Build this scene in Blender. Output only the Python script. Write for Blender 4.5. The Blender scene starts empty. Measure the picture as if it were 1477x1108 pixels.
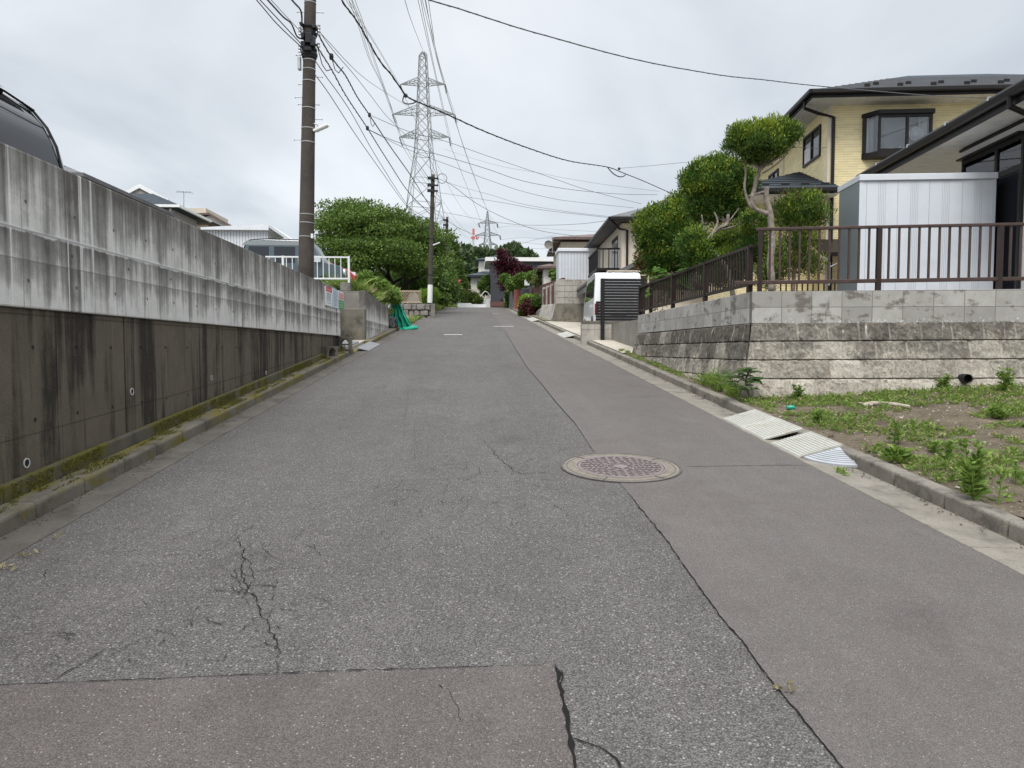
import bpy, math, random
import numpy as np
from mathutils import Vector, Matrix, Euler, noise as mnoise

# ------------------------------------------------------------------ camera
S = bpy.context.scene
COL = S.collection
F = 1024.0
YAW, PITCH = math.radians(3.16), math.radians(2.91)
CAM = Vector((0, 0, 1.5))
cd = bpy.data.cameras.new('camera'); cam = bpy.data.objects.new('camera', cd); COL.objects.link(cam)
cd.sensor_fit = 'HORIZONTAL'; cd.sensor_width = 36; cd.lens = 36 * F / 1477
cd.clip_start = 0.05; cd.clip_end = 6000
cam.location = CAM; cam.rotation_euler = (math.radians(90) - PITCH, 0, -YAW)
S.camera = cam
RC = Euler(cam.rotation_euler).to_matrix()

# ------------------------------------------------------------------ world, sun, exposure
SUN_EL, SUN_AZ = math.radians(58), math.radians(200)      # azimuth clockwise from +Y: behind the camera, slightly left
wd = bpy.data.worlds.new('World'); S.world = wd; wd.use_nodes = True
wn, wl = wd.node_tree.nodes, wd.node_tree.links
wn.clear()
def W_(t, **k):
    n = wn.new(t)
    for a, b in k.items(): setattr(n, a, b)
    return n
out = W_('ShaderNodeOutputWorld'); mixs = W_('ShaderNodeMixShader'); b1 = W_('ShaderNodeBackground'); b2 = W_('ShaderNodeBackground')
sky = W_('ShaderNodeTexSky', sky_type='NISHITA', sun_disc=False, sun_elevation=SUN_EL, sun_rotation=SUN_AZ)
b1.inputs[1].default_value = 0.1
wl.new(sky.outputs[0], b1.inputs[0])
tc = W_('ShaderNodeTexCoord'); sep = W_('ShaderNodeSeparateXYZ'); wl.new(tc.outputs['Generated'], sep.inputs[0])
addz = W_('ShaderNodeMath', operation='ADD'); addz.inputs[1].default_value = 0.22; wl.new(sep.outputs[2], addz.inputs[0])
mxz = W_('ShaderNodeMath', operation='MAXIMUM'); mxz.inputs[1].default_value = 0.1; wl.new(addz.outputs[0], mxz.inputs[0])
dx = W_('ShaderNodeMath', operation='DIVIDE'); dy = W_('ShaderNodeMath', operation='DIVIDE')
wl.new(sep.outputs[0], dx.inputs[0]); wl.new(mxz.outputs[0], dx.inputs[1]); wl.new(sep.outputs[1], dy.inputs[0]); wl.new(mxz.outputs[0], dy.inputs[1])
cmb = W_('ShaderNodeCombineXYZ'); wl.new(dx.outputs[0], cmb.inputs[0]); wl.new(dy.outputs[0], cmb.inputs[1])
cn = W_('ShaderNodeTexNoise'); cn.inputs['Scale'].default_value = 0.9; cn.inputs['Detail'].default_value = 6; cn.inputs['Roughness'].default_value = 0.5; cn.inputs['Distortion'].default_value = 0.5
wl.new(cmb.outputs[0], cn.inputs['Vector'])
cr = W_('ShaderNodeValToRGB'); cr.color_ramp.elements[0].position = 0.34; cr.color_ramp.elements[1].position = 0.60
cr.color_ramp.elements[0].color = (0.310, 0.334, 0.360, 1); cr.color_ramp.elements[1].color = (0.480, 0.497, 0.511, 1)
wl.new(cn.outputs['Fac'], cr.inputs[0])
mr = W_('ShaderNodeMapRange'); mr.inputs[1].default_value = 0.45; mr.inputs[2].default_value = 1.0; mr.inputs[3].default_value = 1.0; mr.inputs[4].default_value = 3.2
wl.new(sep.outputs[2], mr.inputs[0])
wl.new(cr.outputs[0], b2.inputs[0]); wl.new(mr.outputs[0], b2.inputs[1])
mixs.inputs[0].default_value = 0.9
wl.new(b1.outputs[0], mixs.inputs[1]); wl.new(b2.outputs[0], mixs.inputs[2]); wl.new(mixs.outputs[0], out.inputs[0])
sl = bpy.data.lights.new('sun', 'SUN'); so = bpy.data.objects.new('sun', sl); COL.objects.link(so)
sl.energy = 1.5; sl.angle = math.radians(25); sl.color = (1.0, 0.965, 0.92)
sd = Vector((math.sin(SUN_AZ) * math.cos(SUN_EL), math.cos(SUN_AZ) * math.cos(SUN_EL), math.sin(SUN_EL)))
so.rotation_euler = sd.to_track_quat('Z', 'Y').to_euler(); so.location = sd * 50 + Vector((0, 0, 20))
S.view_settings.view_transform = 'Standard'; S.view_settings.look = 'None'
S.view_settings.exposure = 0.95; S.view_settings.gamma = 1

# ------------------------------------------------------------------ picture to place
def ray(u, v): return RC @ Vector(((u - 738.5) / F, -(v - 554) / F, -1))
def at(u, v, Y):
    d = ray(u, v); return CAM + d * (Y / d.y)
def atX(u, v, X):
    d = ray(u, v); return CAM + d * (X / d.x)
def atZ(u, v, Z):
    d = ray(u, v); return CAM + d * ((Z - CAM.z) / d.z)
SL = 0.0786
def rz(Y):                                   # height of the road surface
    if Y < 66: return SL * Y
    t = min(1.0, (Y - 66) / 18.0)
    return SL * 66 + SL * 18 * (t - t * t / 2)
def onroad(u, v, dz=0.0):
    d = ray(u, v); t = (1.5 - dz) / (SL * d.y - d.z)
    return CAM + d * t

# ------------------------------------------------------------------ mesh helpers
RND = random.Random(7)
class MB:
    def __init__(s, T=None): s.v = []; s.f = []; s.mi = []; s.T = T
    def add(s, vs, fs, mi=0):
        o = len(s.v)
        for p in vs:
            p = Vector(p); s.v.append(s.T @ p if s.T else p)
        for f in fs: s.f.append(tuple(i + o for i in f)); s.mi.append(mi)
    def box(s, x0, x1, y0, y1, z0, z1, mi=0):
        s.add([(x0,y0,z0),(x1,y0,z0),(x1,y1,z0),(x0,y1,z0),(x0,y0,z1),(x1,y0,z1),(x1,y1,z1),(x0,y1,z1)],
              [(3,2,1,0),(4,5,6,7),(0,1,5,4),(1,2,6,5),(2,3,7,6),(3,0,4,7)], mi)
    def hexa(s, p, mi=0):                    # eight corners, bottom ring then top ring
        s.add(p, [(3,2,1,0),(4,5,6,7),(0,1,5,4),(1,2,6,5),(2,3,7,6),(3,0,4,7)], mi)
    def bar(s, p, q, w, h=None, mi=0):
        p, q = Vector(p), Vector(q); h = h or w
        d = (q - p); 
        if d.length < 1e-6: return
        d.normalize()
        up = Vector((0,0,1)) if abs(d.z) < 0.95 else Vector((0,1,0))
        a = d.cross(up).normalized() * w / 2; b = a.cross(d).normalized() * h / 2
        s.hexa([p-a-b, p+a-b, q+a-b, q-a-b, p-a+b, p+a+b, q+a+b, q-a+b], mi)
    def tube(s, pts, r, n=6, mi=0, cap=True):
        pts = [Vector(p) for p in pts]; m = len(pts)
        rs = r if isinstance(r, (list, tuple)) else [r] * m
        vs, fs = [], []
        pa = None
        for i, p in enumerate(pts):
            d = (pts[min(i+1, m-1)] - pts[max(i-1, 0)]).normalized()
            if pa is None:
                up = Vector((0,0,1)) if abs(d.z) < 0.9 else Vector((1,0,0)); pa = d.cross(up).normalized()
            pa = (pa - d * pa.dot(d)).normalized(); pb = d.cross(pa)
            for k in range(n):
                t = 2 * math.pi * k / n; vs.append(p + (pa * math.cos(t) + pb * math.sin(t)) * rs[i])
        for i in range(m - 1):
            for k in range(n):
                fs.append((i*n+k, i*n+(k+1)%n, (i+1)*n+(k+1)%n, (i+1)*n+k))
        if cap: fs.append(tuple(range(n-1, -1, -1))); fs.append(tuple((m-1)*n+k for k in range(n)))
        s.add(vs, fs, mi)
    def cyl(s, p, q, r, n=16, mi=0): s.tube([p, q], r, n, mi)
    def prism(s, poly, off, mi=0):
        n = len(poly); off = Vector(off); a = [Vector(p) for p in poly]; b = [p + off for p in a]
        s.add(a + b, [tuple(range(n-1, -1, -1)), tuple(range(n, 2*n))] + [(i, (i+1)%n, n+(i+1)%n, n+i) for i in range(n)], mi)
    def quad(s, a, b, c, d, mi=0): s.add([a, b, c, d], [(0,1,2,3)], mi)
    def lathe(s, prof, c=(0,0,0), n=24, mi=0, axis='Z'):
        vs, fs = [], []; m = len(prof); c = Vector(c)
        for (r, z) in prof:
            for k in range(n):
                t = 2*math.pi*k/n; x, y = r*math.cos(t), r*math.sin(t)
                vs.append(c + (Vector((x,y,z)) if axis == 'Z' else Vector((x,-z,y)) if axis == 'Y' else Vector((z,x,y))))
        for i in range(m-1):
            for k in range(n): fs.append((i*n+k, i*n+(k+1)%n, (i+1)*n+(k+1)%n, (i+1)*n+k))
        fs.append(tuple(range(n-1,-1,-1))); fs.append(tuple((m-1)*n+k for k in range(n)))
        s.add(vs, fs, mi)
    def grid(s, fn, nu, nv, mi=0):
        vs = [fn(i/nu, j/nv) for j in range(nv+1) for i in range(nu+1)]
        s.add(vs, [(j*(nu+1)+i, j*(nu+1)+i+1, (j+1)*(nu+1)+i+1, (j+1)*(nu+1)+i) for j in range(nv) for i in range(nu)], mi)
    def ell(s, c, r, nu=20, nv=12, mi=0, lump=0, ls=2.0):
        c = Vector(c)
        def fn(a, b):
            t, p = 2*math.pi*a, math.pi*(b-.5)
            d = Vector((math.cos(p)*math.cos(t), math.cos(p)*math.sin(t), math.sin(p)))
            k = 1 + lump * mnoise.noise(d*ls + c)
            return c + Vector((d.x*r[0], d.y*r[1], d.z*r[2])) * k
        s.grid(fn, nu, nv, mi)
    def build(s, name, mats, parent=None, smooth=False, bevel=0, seg=2, basis=None):
        me = bpy.data.meshes.new(name)
        vs = s.v
        if parent is not None:
            inv = (basis or wmat(parent)).inverted(); vs = [inv @ p for p in vs]
        me.from_pydata([tuple(p) for p in vs], [], s.f)
        if not isinstance(mats, (list, tuple)): mats = [mats]
        for m in mats: me.materials.append(MAT(m))
        if len(mats) > 1: me.polygons.foreach_set('material_index', s.mi)
        if smooth: me.polygons.foreach_set('use_smooth', [True] * len(s.f))
        me.update()
        o = bpy.data.objects.new(name, me); COL.objects.link(o)
        if parent is not None:
            o.parent = parent
            if basis: o.matrix_basis = wmat(parent).inverted() @ basis
        if bevel:
            b = o.modifiers.new('bevel', 'BEVEL'); b.width = bevel; b.segments = seg; b.limit_method = 'ANGLE'; b.angle_limit = math.radians(40)
        return o
def wmat(o):
    m = o.matrix_basis.copy(); p = o.parent
    while p is not None: m = p.matrix_basis @ m; p = p.parent
    return m
def tag(o, label, cat, group=None):
    o['label'] = label; o['category'] = cat
    if group: o['group'] = group
    return o
def struct(o, kind='structure'):
    o['kind'] = kind; return o
def thing(name, label, cat, loc=(0,0,0), rotz=0, group=None):
    o = bpy.data.objects.new(name, None); COL.objects.link(o); o.empty_display_size = .2
    o.location = loc; o.rotation_euler = (0, 0, rotz)
    return tag(o, label, cat, group)
def frame(loc, rotz): return Matrix.Translation(Vector(loc)) @ Matrix.Rotation(rotz, 4, 'Z')
def copy_thing(root, loc, rotz=None, label=None, group=None):
    r = root.copy(); COL.objects.link(r); r.location = loc
    if rotz is not None: r.rotation_euler = (0, 0, rotz)
    if label: r['label'] = label
    if group: r['group'] = group
    kids = [o for o in list(COL.objects) if o.parent == root]
    for ch in kids:
        c = ch.copy(); COL.objects.link(c); c.parent = r
        for g in [o for o in list(COL.objects) if o.parent == ch]:
            d = g.copy(); COL.objects.link(d); d.parent = c
    return r
def label(o, text): o['label'] = text; return o

# ------------------------------------------------------------------ leaves
def leaf_mesh(name, pos, dirs, L, Wd, mats, probs=None, parent=None, seed=1, mi=None):
    rg = np.random.default_rng(seed)
    pos = np.asarray(pos, float); dirs = np.asarray(dirs, float); n = len(pos)
    dirs = dirs / (np.linalg.norm(dirs, axis=1, keepdims=True) + 1e-9)
    rv = rg.normal(size=(n, 3)); side = np.cross(dirs, rv); side /= (np.linalg.norm(side, axis=1, keepdims=True) + 1e-9)
    nor = np.cross(side, dirs)
    L = np.broadcast_to(np.asarray(L, float), (n,)) * rg.uniform(.7, 1.3, n); Wd = np.broadcast_to(np.asarray(Wd, float), (n,)) * rg.uniform(.8, 1.2, n)
    L = L[:, None]; Wd = Wd[:, None]
    V = np.stack([pos, pos + dirs*L*.5 + side*Wd*.5 + nor*L*.06, pos + dirs*L, pos + dirs*L*.5 - side*Wd*.5 + nor*L*.06], 1).reshape(-1, 3)
    if parent is not None:
        inv = np.array(wmat(parent).inverted()); V = V @ inv[:3, :3].T + inv[:3, 3]
    me = bpy.data.meshes.new(name)
    me.vertices.add(4*n); me.vertices.foreach_set('co', V.ravel())
    me.loops.add(4*n); me.loops.foreach_set('vertex_index', np.arange(4*n, dtype=np.int32))
    me.polygons.add(n); me.polygons.foreach_set('loop_start', np.arange(0, 4*n, 4, dtype=np.int32)); me.polygons.foreach_set('loop_total', np.full(n, 4, np.int32))
    if not isinstance(mats, (list, tuple)): mats = [mats]
    for m in mats: me.materials.append(MAT(m))
    if len(mats) > 1:
        if mi is None: mi = rg.choice(len(mats), n, p=probs)
        me.polygons.foreach_set('material_index', np.asarray(mi, np.int32))
    me.update(calc_edges=True); me.validate()
    o = bpy.data.objects.new(name, me); COL.objects.link(o)
    if parent is not None: o.parent = parent
    return o
def cloud(blobs, n, seed=1, shell=.5, up=.35, rand=.6, lump=.16, freq=3.0, under=1.0):
    rg = np.random.default_rng(seed); P = []; D = []
    A = np.array([ (b[1][0]*b[1][1] + b[1][0]*b[1][2] + b[1][1]*b[1][2]) for b in blobs ]); A = A / A.sum()
    for b, a in zip(blobs, A):
        k = int(n * a) + 1; c = np.array(b[0]); r = np.array(b[1])
        d = rg.normal(size=(k, 3)); d /= np.linalg.norm(d, axis=1, keepdims=True)
        d[:, 2] = np.where(d[:, 2] < 0, d[:, 2] * under, d[:, 2])
        rad = 1 - shell * rg.uniform(0, 1, k)**2
        lm = np.array([mnoise.noise(Vector(tuple(x*freq)) + Vector(tuple(c*1.7))) + .5*mnoise.noise(Vector(tuple(x*freq*2.3)) + Vector(tuple(c))) for x in d])
        rad = rad * (1 + lump * lm)
        P.append(c + d*r*rad[:, None]); 
        q = d*.7 + rg.normal(size=(k, 3))*rand; q[:, 2] += up; D.append(q)
    return np.concatenate(P), np.concatenate(D)

def layered(blobs, per, rx, rzz, seed, lo=.6, hi=1.05):
    rg = np.random.default_rng(seed); out_ = []
    for c, r in blobs:
        n = max(3, int(per * (r[0]*r[2]) / (rx*rx)))
        for i in range(n):
            d = rg.normal(size=3); d /= np.linalg.norm(d); f = rg.uniform(lo, hi); q = rg.uniform(.6, 1.35)
            out_.append((Vector((c[0]+d[0]*r[0]*f, c[1]+d[1]*r[1]*f, c[2]+d[2]*r[2]*f)), (rx*q, rx*q, rzz*q)))
    return out_

# ------------------------------------------------------------------ materials
MATS = {}
def MAT(n): return MATS[n] if isinstance(n, str) else n
class NT:
    def __init__(s, name):
        s.m = bpy.data.materials.new(name); s.m.use_nodes = True; MATS[name] = s.m
        s.t = s.m.node_tree; s.b = s.t.nodes['Principled BSDF']; s.o = s.t.nodes['Material Output']
        s.tc = s.t.nodes.new('ShaderNodeTexCoord'); s.P = s.tc.outputs['Object']
    def put(s, sock, val):
        if hasattr(val, 'is_output'): s.t.links.new(val, sock)
        elif isinstance(val, (tuple, list)) and len(val) == 3 and len(sock.default_value) == 4: sock.default_value = (*val, 1)
        else: sock.default_value = val
    def n(s, t, ins=None, **k):
        x = s.t.nodes.new('ShaderNode' + t)
        for a, b in k.items(): setattr(x, a, b)
        for a, b in (ins or {}).items(): s.put(x.inputs[a], b)
        return x
    def noise(s, scale, detail=4, rough=.55, vec=None, dist=0.0):
        return s.n('TexNoise', {'Vector': vec or s.P, 'Scale': scale, 'Detail': detail, 'Roughness': rough, 'Distortion': dist}).outputs['Fac']
    def vor(s, scale, vec=None, feature='F1', out='Distance'):
        return s.n('TexVoronoi', {'Vector': vec or s.P, 'Scale': scale}, feature=feature).outputs[out]
    def map(s, scale=(1,1,1), loc=(0,0,0), rot=(0,0,0), vec=None):
        return s.n('Mapping', {'Vector': vec or s.P, 'Scale': scale, 'Location': loc, 'Rotation': rot}).outputs[0]
    def ramp(s, fac, stops, interp='LINEAR'):
        r = s.n('ValToRGB', {'Fac': fac}); cr = r.color_ramp; cr.interpolation = interp
        while len(cr.elements) < len(stops): cr.elements.new(.5)
        for e, (p, c) in zip(cr.elements, stops):
            e.position = p; e.color = (c, c, c, 1) if isinstance(c, (int, float)) else (*c, 1)
        return r.outputs[0]
    def mr(s, v, a, b, c=0.0, d=1.0): return s.n('MapRange', {0: v, 1: a, 2: b, 3: c, 4: d}).outputs[0]
    def math(s, op, a, b=0.0, clamp=False):
        return s.n('Math', {0: a, 1: b}, operation=op, use_clamp=clamp).outputs[0]
    def mix(s, f, a, b, mode='MIX'):
        x = s.n('Mix', data_type='RGBA', blend_type=mode); s.put(x.inputs[0], f); s.put(x.inputs[6], a); s.put(x.inputs[7], b); return x.outputs[2]
    def sep(s, vec=None):
        x = s.n('SeparateXYZ', {0: vec or s.P}); return x.outputs[0], x.outputs[1], x.outputs[2]
    def comb(s, x, y, z): return s.n('CombineXYZ', {0: x, 1: y, 2: z}).outputs[0]
    def col(s, c): s.put(s.b.inputs['Base Color'], c)
    def rough(s, r): s.put(s.b.inputs['Roughness'], r)
    def bump(s, h, strength=.4, dist=.02):
        x = s.n('Bump', {'Height': h, 'Strength': strength, 'Distance': dist}); s.put(s.b.inputs['Normal'], x.outputs[0])
    def spec(s, v): s.b.inputs['Specular IOR Level'].default_value = v
def mul(c, k): return tuple(min(1, x*k) for x in c)
def simple(name, c, rough=.6, var=.12, vs=6, bump=0, bs=60, metal=0, spec=.5, coat=0, dirt=None):
    q = NT(name)
    f = q.ramp(q.noise(vs, 5), [(.3, 0.0), (.7, 1.0)])
    cc = q.mix(f, mul(c, 1-var), mul(c, 1+var))
    if dirt: cc = q.mix(q.ramp(q.noise(vs*2.3, 6, .65), [(.5, 0.0), (.72, dirt[1])]), cc, dirt[0])
    q.col(cc); q.rough(rough); q.b.inputs['Metallic'].default_value = metal; q.spec(spec)
    if coat: q.b.inputs['Coat Weight'].default_value = coat; q.b.inputs['Coat Roughness'].default_value = .05
    if bump: q.bump(q.noise(bs, 4), bump, .01)
    return q

def asphalt(name, a, stone, dark, light, sc, pl, bumpk, tint):
    q = NT(name)
    c1 = q.vor(sc, out='Color'); g = q.sep(c1)[0]
    c2 = q.vor(sc*.52, out='Color'); g2 = q.sep(c2)[1]
    d1 = q.vor(sc); d2 = q.vor(sc*.52)
    base = q.mix(q.ramp(g, [(0, 0.0), (1, 1.0)]), mul(a, 1-stone), mul(a, 1+stone))
    base = q.mix(q.ramp(d1, [(.35, 0.0), (.75, .8)]), base, dark)
    lit = q.math('MULTIPLY', q.ramp(g2, [(1-pl-.01, 0.0), (1-pl, 1.0)]), q.ramp(d2, [(.30, 1.0), (.42, 0.0)]))
    base = q.mix(lit, base, light)
    big = q.noise(.55, 5, .6)
    base = q.mix(q.ramp(big, [(.34, .62), (.68, 0.0)]), base, q.mix(1.0, base, tint, 'MULTIPLY'))
    mid = q.noise(5.0, 4, .6)
    base = q.mix(q.ramp(mid, [(.35, .25), (.65, 0.0)]), base, q.mix(1.0, base, (.7, .7, .7), 'MULTIPLY'))
    st = q.noise(1.0, 4, .6, vec=q.map((2.2, .10, 1)))
    base = q.mix(q.ramp(st, [(.4, .28), (.65, 0.0)]), base, q.mix(1.0, base, (.72, .72, .73), 'MULTIPLY'))
    oil = q.noise(1.7, 6, .7, vec=q.map((1, .55, 1), loc=(3,1,6)))
    base = q.mix(q.ramp(oil, [(.56, 0.0), (.74, .45)]), base, q.mix(1.0, base, (.58, .57, .57), 'MULTIPLY'))
    dust = q.noise(2.6, 5, .65, vec=q.map((1, .5, 1), loc=(7,8,2)))
    base = q.mix(q.ramp(dust, [(.56, 0.0), (.78, .17)]), base, (.22,.207,.19))
    q.col(base); q.rough(.92); q.spec(.25)
    q.bump(q.math('SUBTRACT', 1.0, d1), bumpk, .008)
    return q
asphalt('asphalt_old', (.153,.145,.137), .44, (.050,.047,.043), (.31,.295,.27), 145, .10, .6, (.78,.77,.77))
asphalt('asphalt_new', (.150,.1345,.1255), .30, (.085,.077,.072), (.27,.255,.24), 240, .04, .35, (.86,.84,.84))
asphalt('asphalt_patch', (.140,.121,.113), .34, (.065,.058,.054), (.29,.275,.25), 200, .05, .4, (.80,.79,.80))
q = NT('crack'); q.col((.020,.019,.018)); q.rough(1); q.spec(0)
q = NT('tar'); q.col((.018,.0175,.017)); q.rough(1); q.spec(0)

def concrete(name, c, dark, moss=None, ms=0.0, wet=.5, bs=90, sc=3.0, mossz=None):
    q = NT(name)
    base = q.mix(q.ramp(q.noise(sc, 7, .65), [(.3, 0.0), (.7, 1.0)]), mul(c, .8), mul(c, 1.18))
    base = q.mix(q.ramp(q.noise(sc*.9+.3, 7, .7, vec=q.map(loc=(3,7,1))), [(.5, 0.0), (.68, wet)]), base, dark)
    sp = q.vor(110, out='Color'); base = q.mix(q.ramp(q.sep(sp)[0], [(.86, 0.0), (.9, .35)]), base, mul(c, .5))
    if moss:
        mf = q.ramp(q.noise(2.0, 8, .75, vec=q.map((1.6, .5, 1.6))), [(.56-ms*.25, 0.0), (.66-ms*.25, .95)])
        base = q.mix(mf, base, q.mix(q.noise(34, 4), mul(moss, .55), mul(moss, 1.35)))
    q.col(base); q.rough(.9); q.spec(.25); q.bump(q.math('ADD', q.noise(bs, 6, .7), q.math('MULTIPLY', q.noise(9, 4), 1.2)), .55, .012)
    return q
concrete('gutter_concrete', (.118,.106,.092), (.042,.037,.031), wet=.75)
concrete('gutter_concrete_right', (.215,.195,.165), (.085,.076,.064), wet=.75, sc=4)
concrete('block_mid', (.40,.375,.335), (.085,.075,.062), wet=.85, sc=1.6)
concrete('kerb_concrete', (.205,.187,.158), (.058,.052,.044), wet=.85, sc=4)
concrete('kerb_mossy', (.155,.138,.112), (.05,.044,.036), (.15,.125,.022), .34, wet=.8)
concrete('foot_mossy', (.105,.095,.075), (.028,.025,.019), (.11,.095,.018), .5, wet=.75)
concrete('old_concrete', (.20,.185,.165), (.05,.046,.04), wet=.85)
concrete('block_dark', (.17,.155,.13), (.04,.036,.03), (.1,.1,.03), .05, wet=.8)
concrete('driveway', (.42,.385,.32), (.26,.24,.20), wet=.5, sc=1.2)
concrete('lot_gravel', (.24,.225,.2), (.13,.12,.105), wet=.5, sc=1.5)
concrete('pole_concrete', (.072,.061,.052), (.026,.022,.019), wet=.55, sc=2.5)
concrete('pole_pale', (.24,.22,.20), (.12,.11,.10), wet=.4)

# stained upper wall: board bands, tie holes, dark runs from the top, white lime streaks
q = NT('wall_upper'); x, y, z = q.sep()
light = q.mix(q.noise(2.2, 6, .6), (.46,.448,.42), (.76,.745,.715))
run1 = q.noise(1.0, 6, .62, vec=q.map((1, 5.5, .16)), dist=.25)
run2 = q.noise(1.0, 5, .6, vec=q.map((1, 15, .3), loc=(2,5,1)))
runs = q.math('ADD', q.math('MULTIPLY', run1, .62), q.math('MULTIPLY', run2, .38))
topA = q.mr(z, 2.36, 2.90, -.02, .23); topB = q.mr(z, 2.07, 2.325, .0, .17); topC = q.mr(z, 1.75, 2.1, -.10, .10)
band = q.n('Mix', data_type='FLOAT'); q.put(band.inputs[0], q.math('GREATER_THAN', z, 2.325)); q.put(band.inputs[2], topB); q.put(band.inputs[3], topA)
band2 = q.n('Mix', data_type='FLOAT'); q.put(band2.inputs[0], q.math('GREATER_THAN', z, 2.115)); q.put(band2.inputs[2], topC); q.put(band2.inputs[3], band.outputs[0])
blot = q.math('ADD', q.math('MULTIPLY', q.math('SUBTRACT', q.noise(.9, 4, .6, vec=q.map((1, .8, 1.3))), .5), .42), q.math('MULTIPLY', q.math('SUBTRACT', q.noise(3.2, 6, .7, vec=q.map((1, 1, .8), loc=(4,4,4))), .5), .30))
m = q.math('ADD', q.math('ADD', runs, band2.outputs[0]), blot)
dk = q.ramp(m, [(.475, 0.0), (.58, .62), (.73, .97)])
base = q.mix(dk, light, q.mix(q.noise(7, 5), (.052,.046,.040), (.15,.138,.124)))
thin = q.noise(1.0, 3, .5, vec=q.map((1, 26, .22), loc=(9,2,4)))
base = q.mix(q.ramp(thin, [(.62, 0.0), (.72, .6)]), base, (.075,.068,.06))
lime = q.noise(1.0, 4, .6, vec=q.map((1, 8.5, .10), loc=(4,8,3)), dist=.3)
base = q.mix(q.ramp(lime, [(.635, 0.0), (.69, .85)]), base, (.80,.79,.78))
edge = q.math('ADD', z, q.math('MULTIPLY', q.noise(4.5, 5, .7, vec=q.map((0, 1, 0))), .09))
base = q.mix(q.ramp(q.mr(edge, 2.345, 2.395), [(0, 0.0), (.3, .7), (.6, .7), (1, 0.0)]), base, (.72,.71,.70))
l1 = q.math('COMPARE', z, 2.322); q.t.nodes[-1].inputs[2].default_value = .007
l2 = q.math('COMPARE', z, 2.115); q.t.nodes[-1].inputs[2].default_value = .005
ym = q.math('MODULO', q.math('ADD', y, 50), 1.82); l3 = q.math('COMPARE', ym, .55); q.t.nodes[-1].inputs[2].default_value = .006
ln = q.math('MAXIMUM', q.math('MAXIMUM', l1, l2), l3)
base = q.mix(q.math('MULTIPLY', ln, .45), base, (.10,.095,.09))
def hole(q, zc, per, off, r=.016):
    a = q.math('SUBTRACT', q.math('MODULO', q.math('ADD', y, 50 + off), per), per/2)
    b = q.math('SUBTRACT', z, zc)
    d = q.math('SQRT', q.math('ADD', q.math('MULTIPLY', a, a), q.math('MULTIPLY', b, b)))
    return q.ramp(d, [(r*.75, 1.0), (r, 0.0)])
hl = q.math('MAXIMUM', hole(q, 2.52, .61, 0), hole(q, 1.97, .61, 0)); hl = q.math('MAXIMUM', hl, hole(q, 2.21, .91, .2))
base = q.mix(q.math('MULTIPLY', hl, .8), base, (.06,.055,.05))
q.col(base); q.rough(.88); q.spec(.3)
q.bump(q.math('SUBTRACT', q.math('ADD', q.noise(45, 6, .7), q.math('MULTIPLY', q.noise(6, 4), 1.5)), q.math('MULTIPLY', q.math('MAXIMUM', ln, hl), 2.0)), .4, .012)

q = NT('wall_lower'); x, y, z = q.sep()
light = q.mix(q.noise(2.6, 7, .65), (.060,.048,.035), (.185,.155,.12))
runs = q.noise(1.0, 6, .65, vec=q.map((1, 4.5, .30)), dist=.3)
gat = q.math('MULTIPLY', q.math('SUBTRACT', q.noise(1.0, 3, .5, vec=q.map((1, .75, .35), loc=(5,1,3))), .5), .55)
base = q.mix(q.ramp(q.math('ADD', runs, q.math('ADD', gat, q.math('MULTIPLY', q.math('SUBTRACT', q.noise(1.3, 6, .7), .5), .45))), [(.47, 0.0), (.60, .92)]), light, (.026,.021,.016))
thin = q.noise(1.0, 3, .5, vec=q.map((1, 20, .25), loc=(9,2,4)))
base = q.mix(q.ramp(q.math('ADD', thin, gat), [(.58, 0.0), (.70, .9)]), base, (.012,.0105,.008))
lime = q.noise(1.0, 4, .6, vec=q.map((1, 9, .22), loc=(1,8,3)))
base = q.mix(q.ramp(lime, [(.64, 0.0), (.74, .55)]), base, (.30,.28,.25))
rub = q.noise(60, 6, .8); base = q.mix(q.ramp(rub, [(.55, 0.0), (.75, .35)]), base, (.27,.25,.22))
hl = q.math('MAXIMUM', hole(q, 1.50, .55, 0, .018), hole(q, .98, .55, 0, .018))
l1 = q.math('COMPARE', z, 1.735); q.t.nodes[-1].inputs[2].default_value = .007
l2 = q.math('COMPARE', q.math('SUBTRACT', z, q.math('MULTIPLY', y, .05)), .62); q.t.nodes[-1].inputs[2].default_value = .005
hl = q.math('MAXIMUM', hl, q.math('MULTIPLY', q.math('MAXIMUM', l1, l2), .5))
base = q.mix(q.math('MULTIPLY', hl, .85), base, (.02,.018,.016))
q.col(base); q.rough(.9); q.spec(.25)
q.bump(q.math('SUBTRACT', q.math('ADD', q.noise(70, 7, .75), q.math('MULTIPLY', q.noise(8, 4), 1.2)), q.math('MULTIPLY', hl, 2)), .7, .014)

# right block wall: local x along the wall, z up (world), y outwards
q = NT('block_grey'); x, y, z = q.sep()
pv = q.comb(x, z, 0.0)
br = q.n('TexBrick', {'Vector': pv, 'Color1': (.30,.29,.27), 'Color2': (.44,.43,.405), 'Mortar': (.13,.125,.115), 'Scale': 1.0, 'Mortar Size': .005, 'Mortar Smooth': .4, 'Bias': 0.0, 'Brick Width': .395, 'Row Height': .215}, offset=0.0, offset_frequency=2)
base = q.mix(q.ramp(q.noise(4.5, 7, .65), [(.35, 0.0), (.7, .55)]), br.outputs['Color'], (.24,.225,.20))
runs = q.noise(1.0, 6, .65, vec=q.map((5.5, 1, .5)), dist=.4)
spot = q.noise(3.2, 6, .65, vec=q.map((1, 1, 2.0), loc=(5,2,7)))
base = q.mix(q.ramp(q.math('ADD', q.math('MULTIPLY', spot, .7), q.math('MULTIPLY', runs, .3)), [(.545, 0.0), (.60, .8)]), base, (.12,.105,.088))
base = q.mix(q.ramp(runs, [(.66, 0.0), (.76, .85)]), base, (.07,.06,.05))
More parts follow.
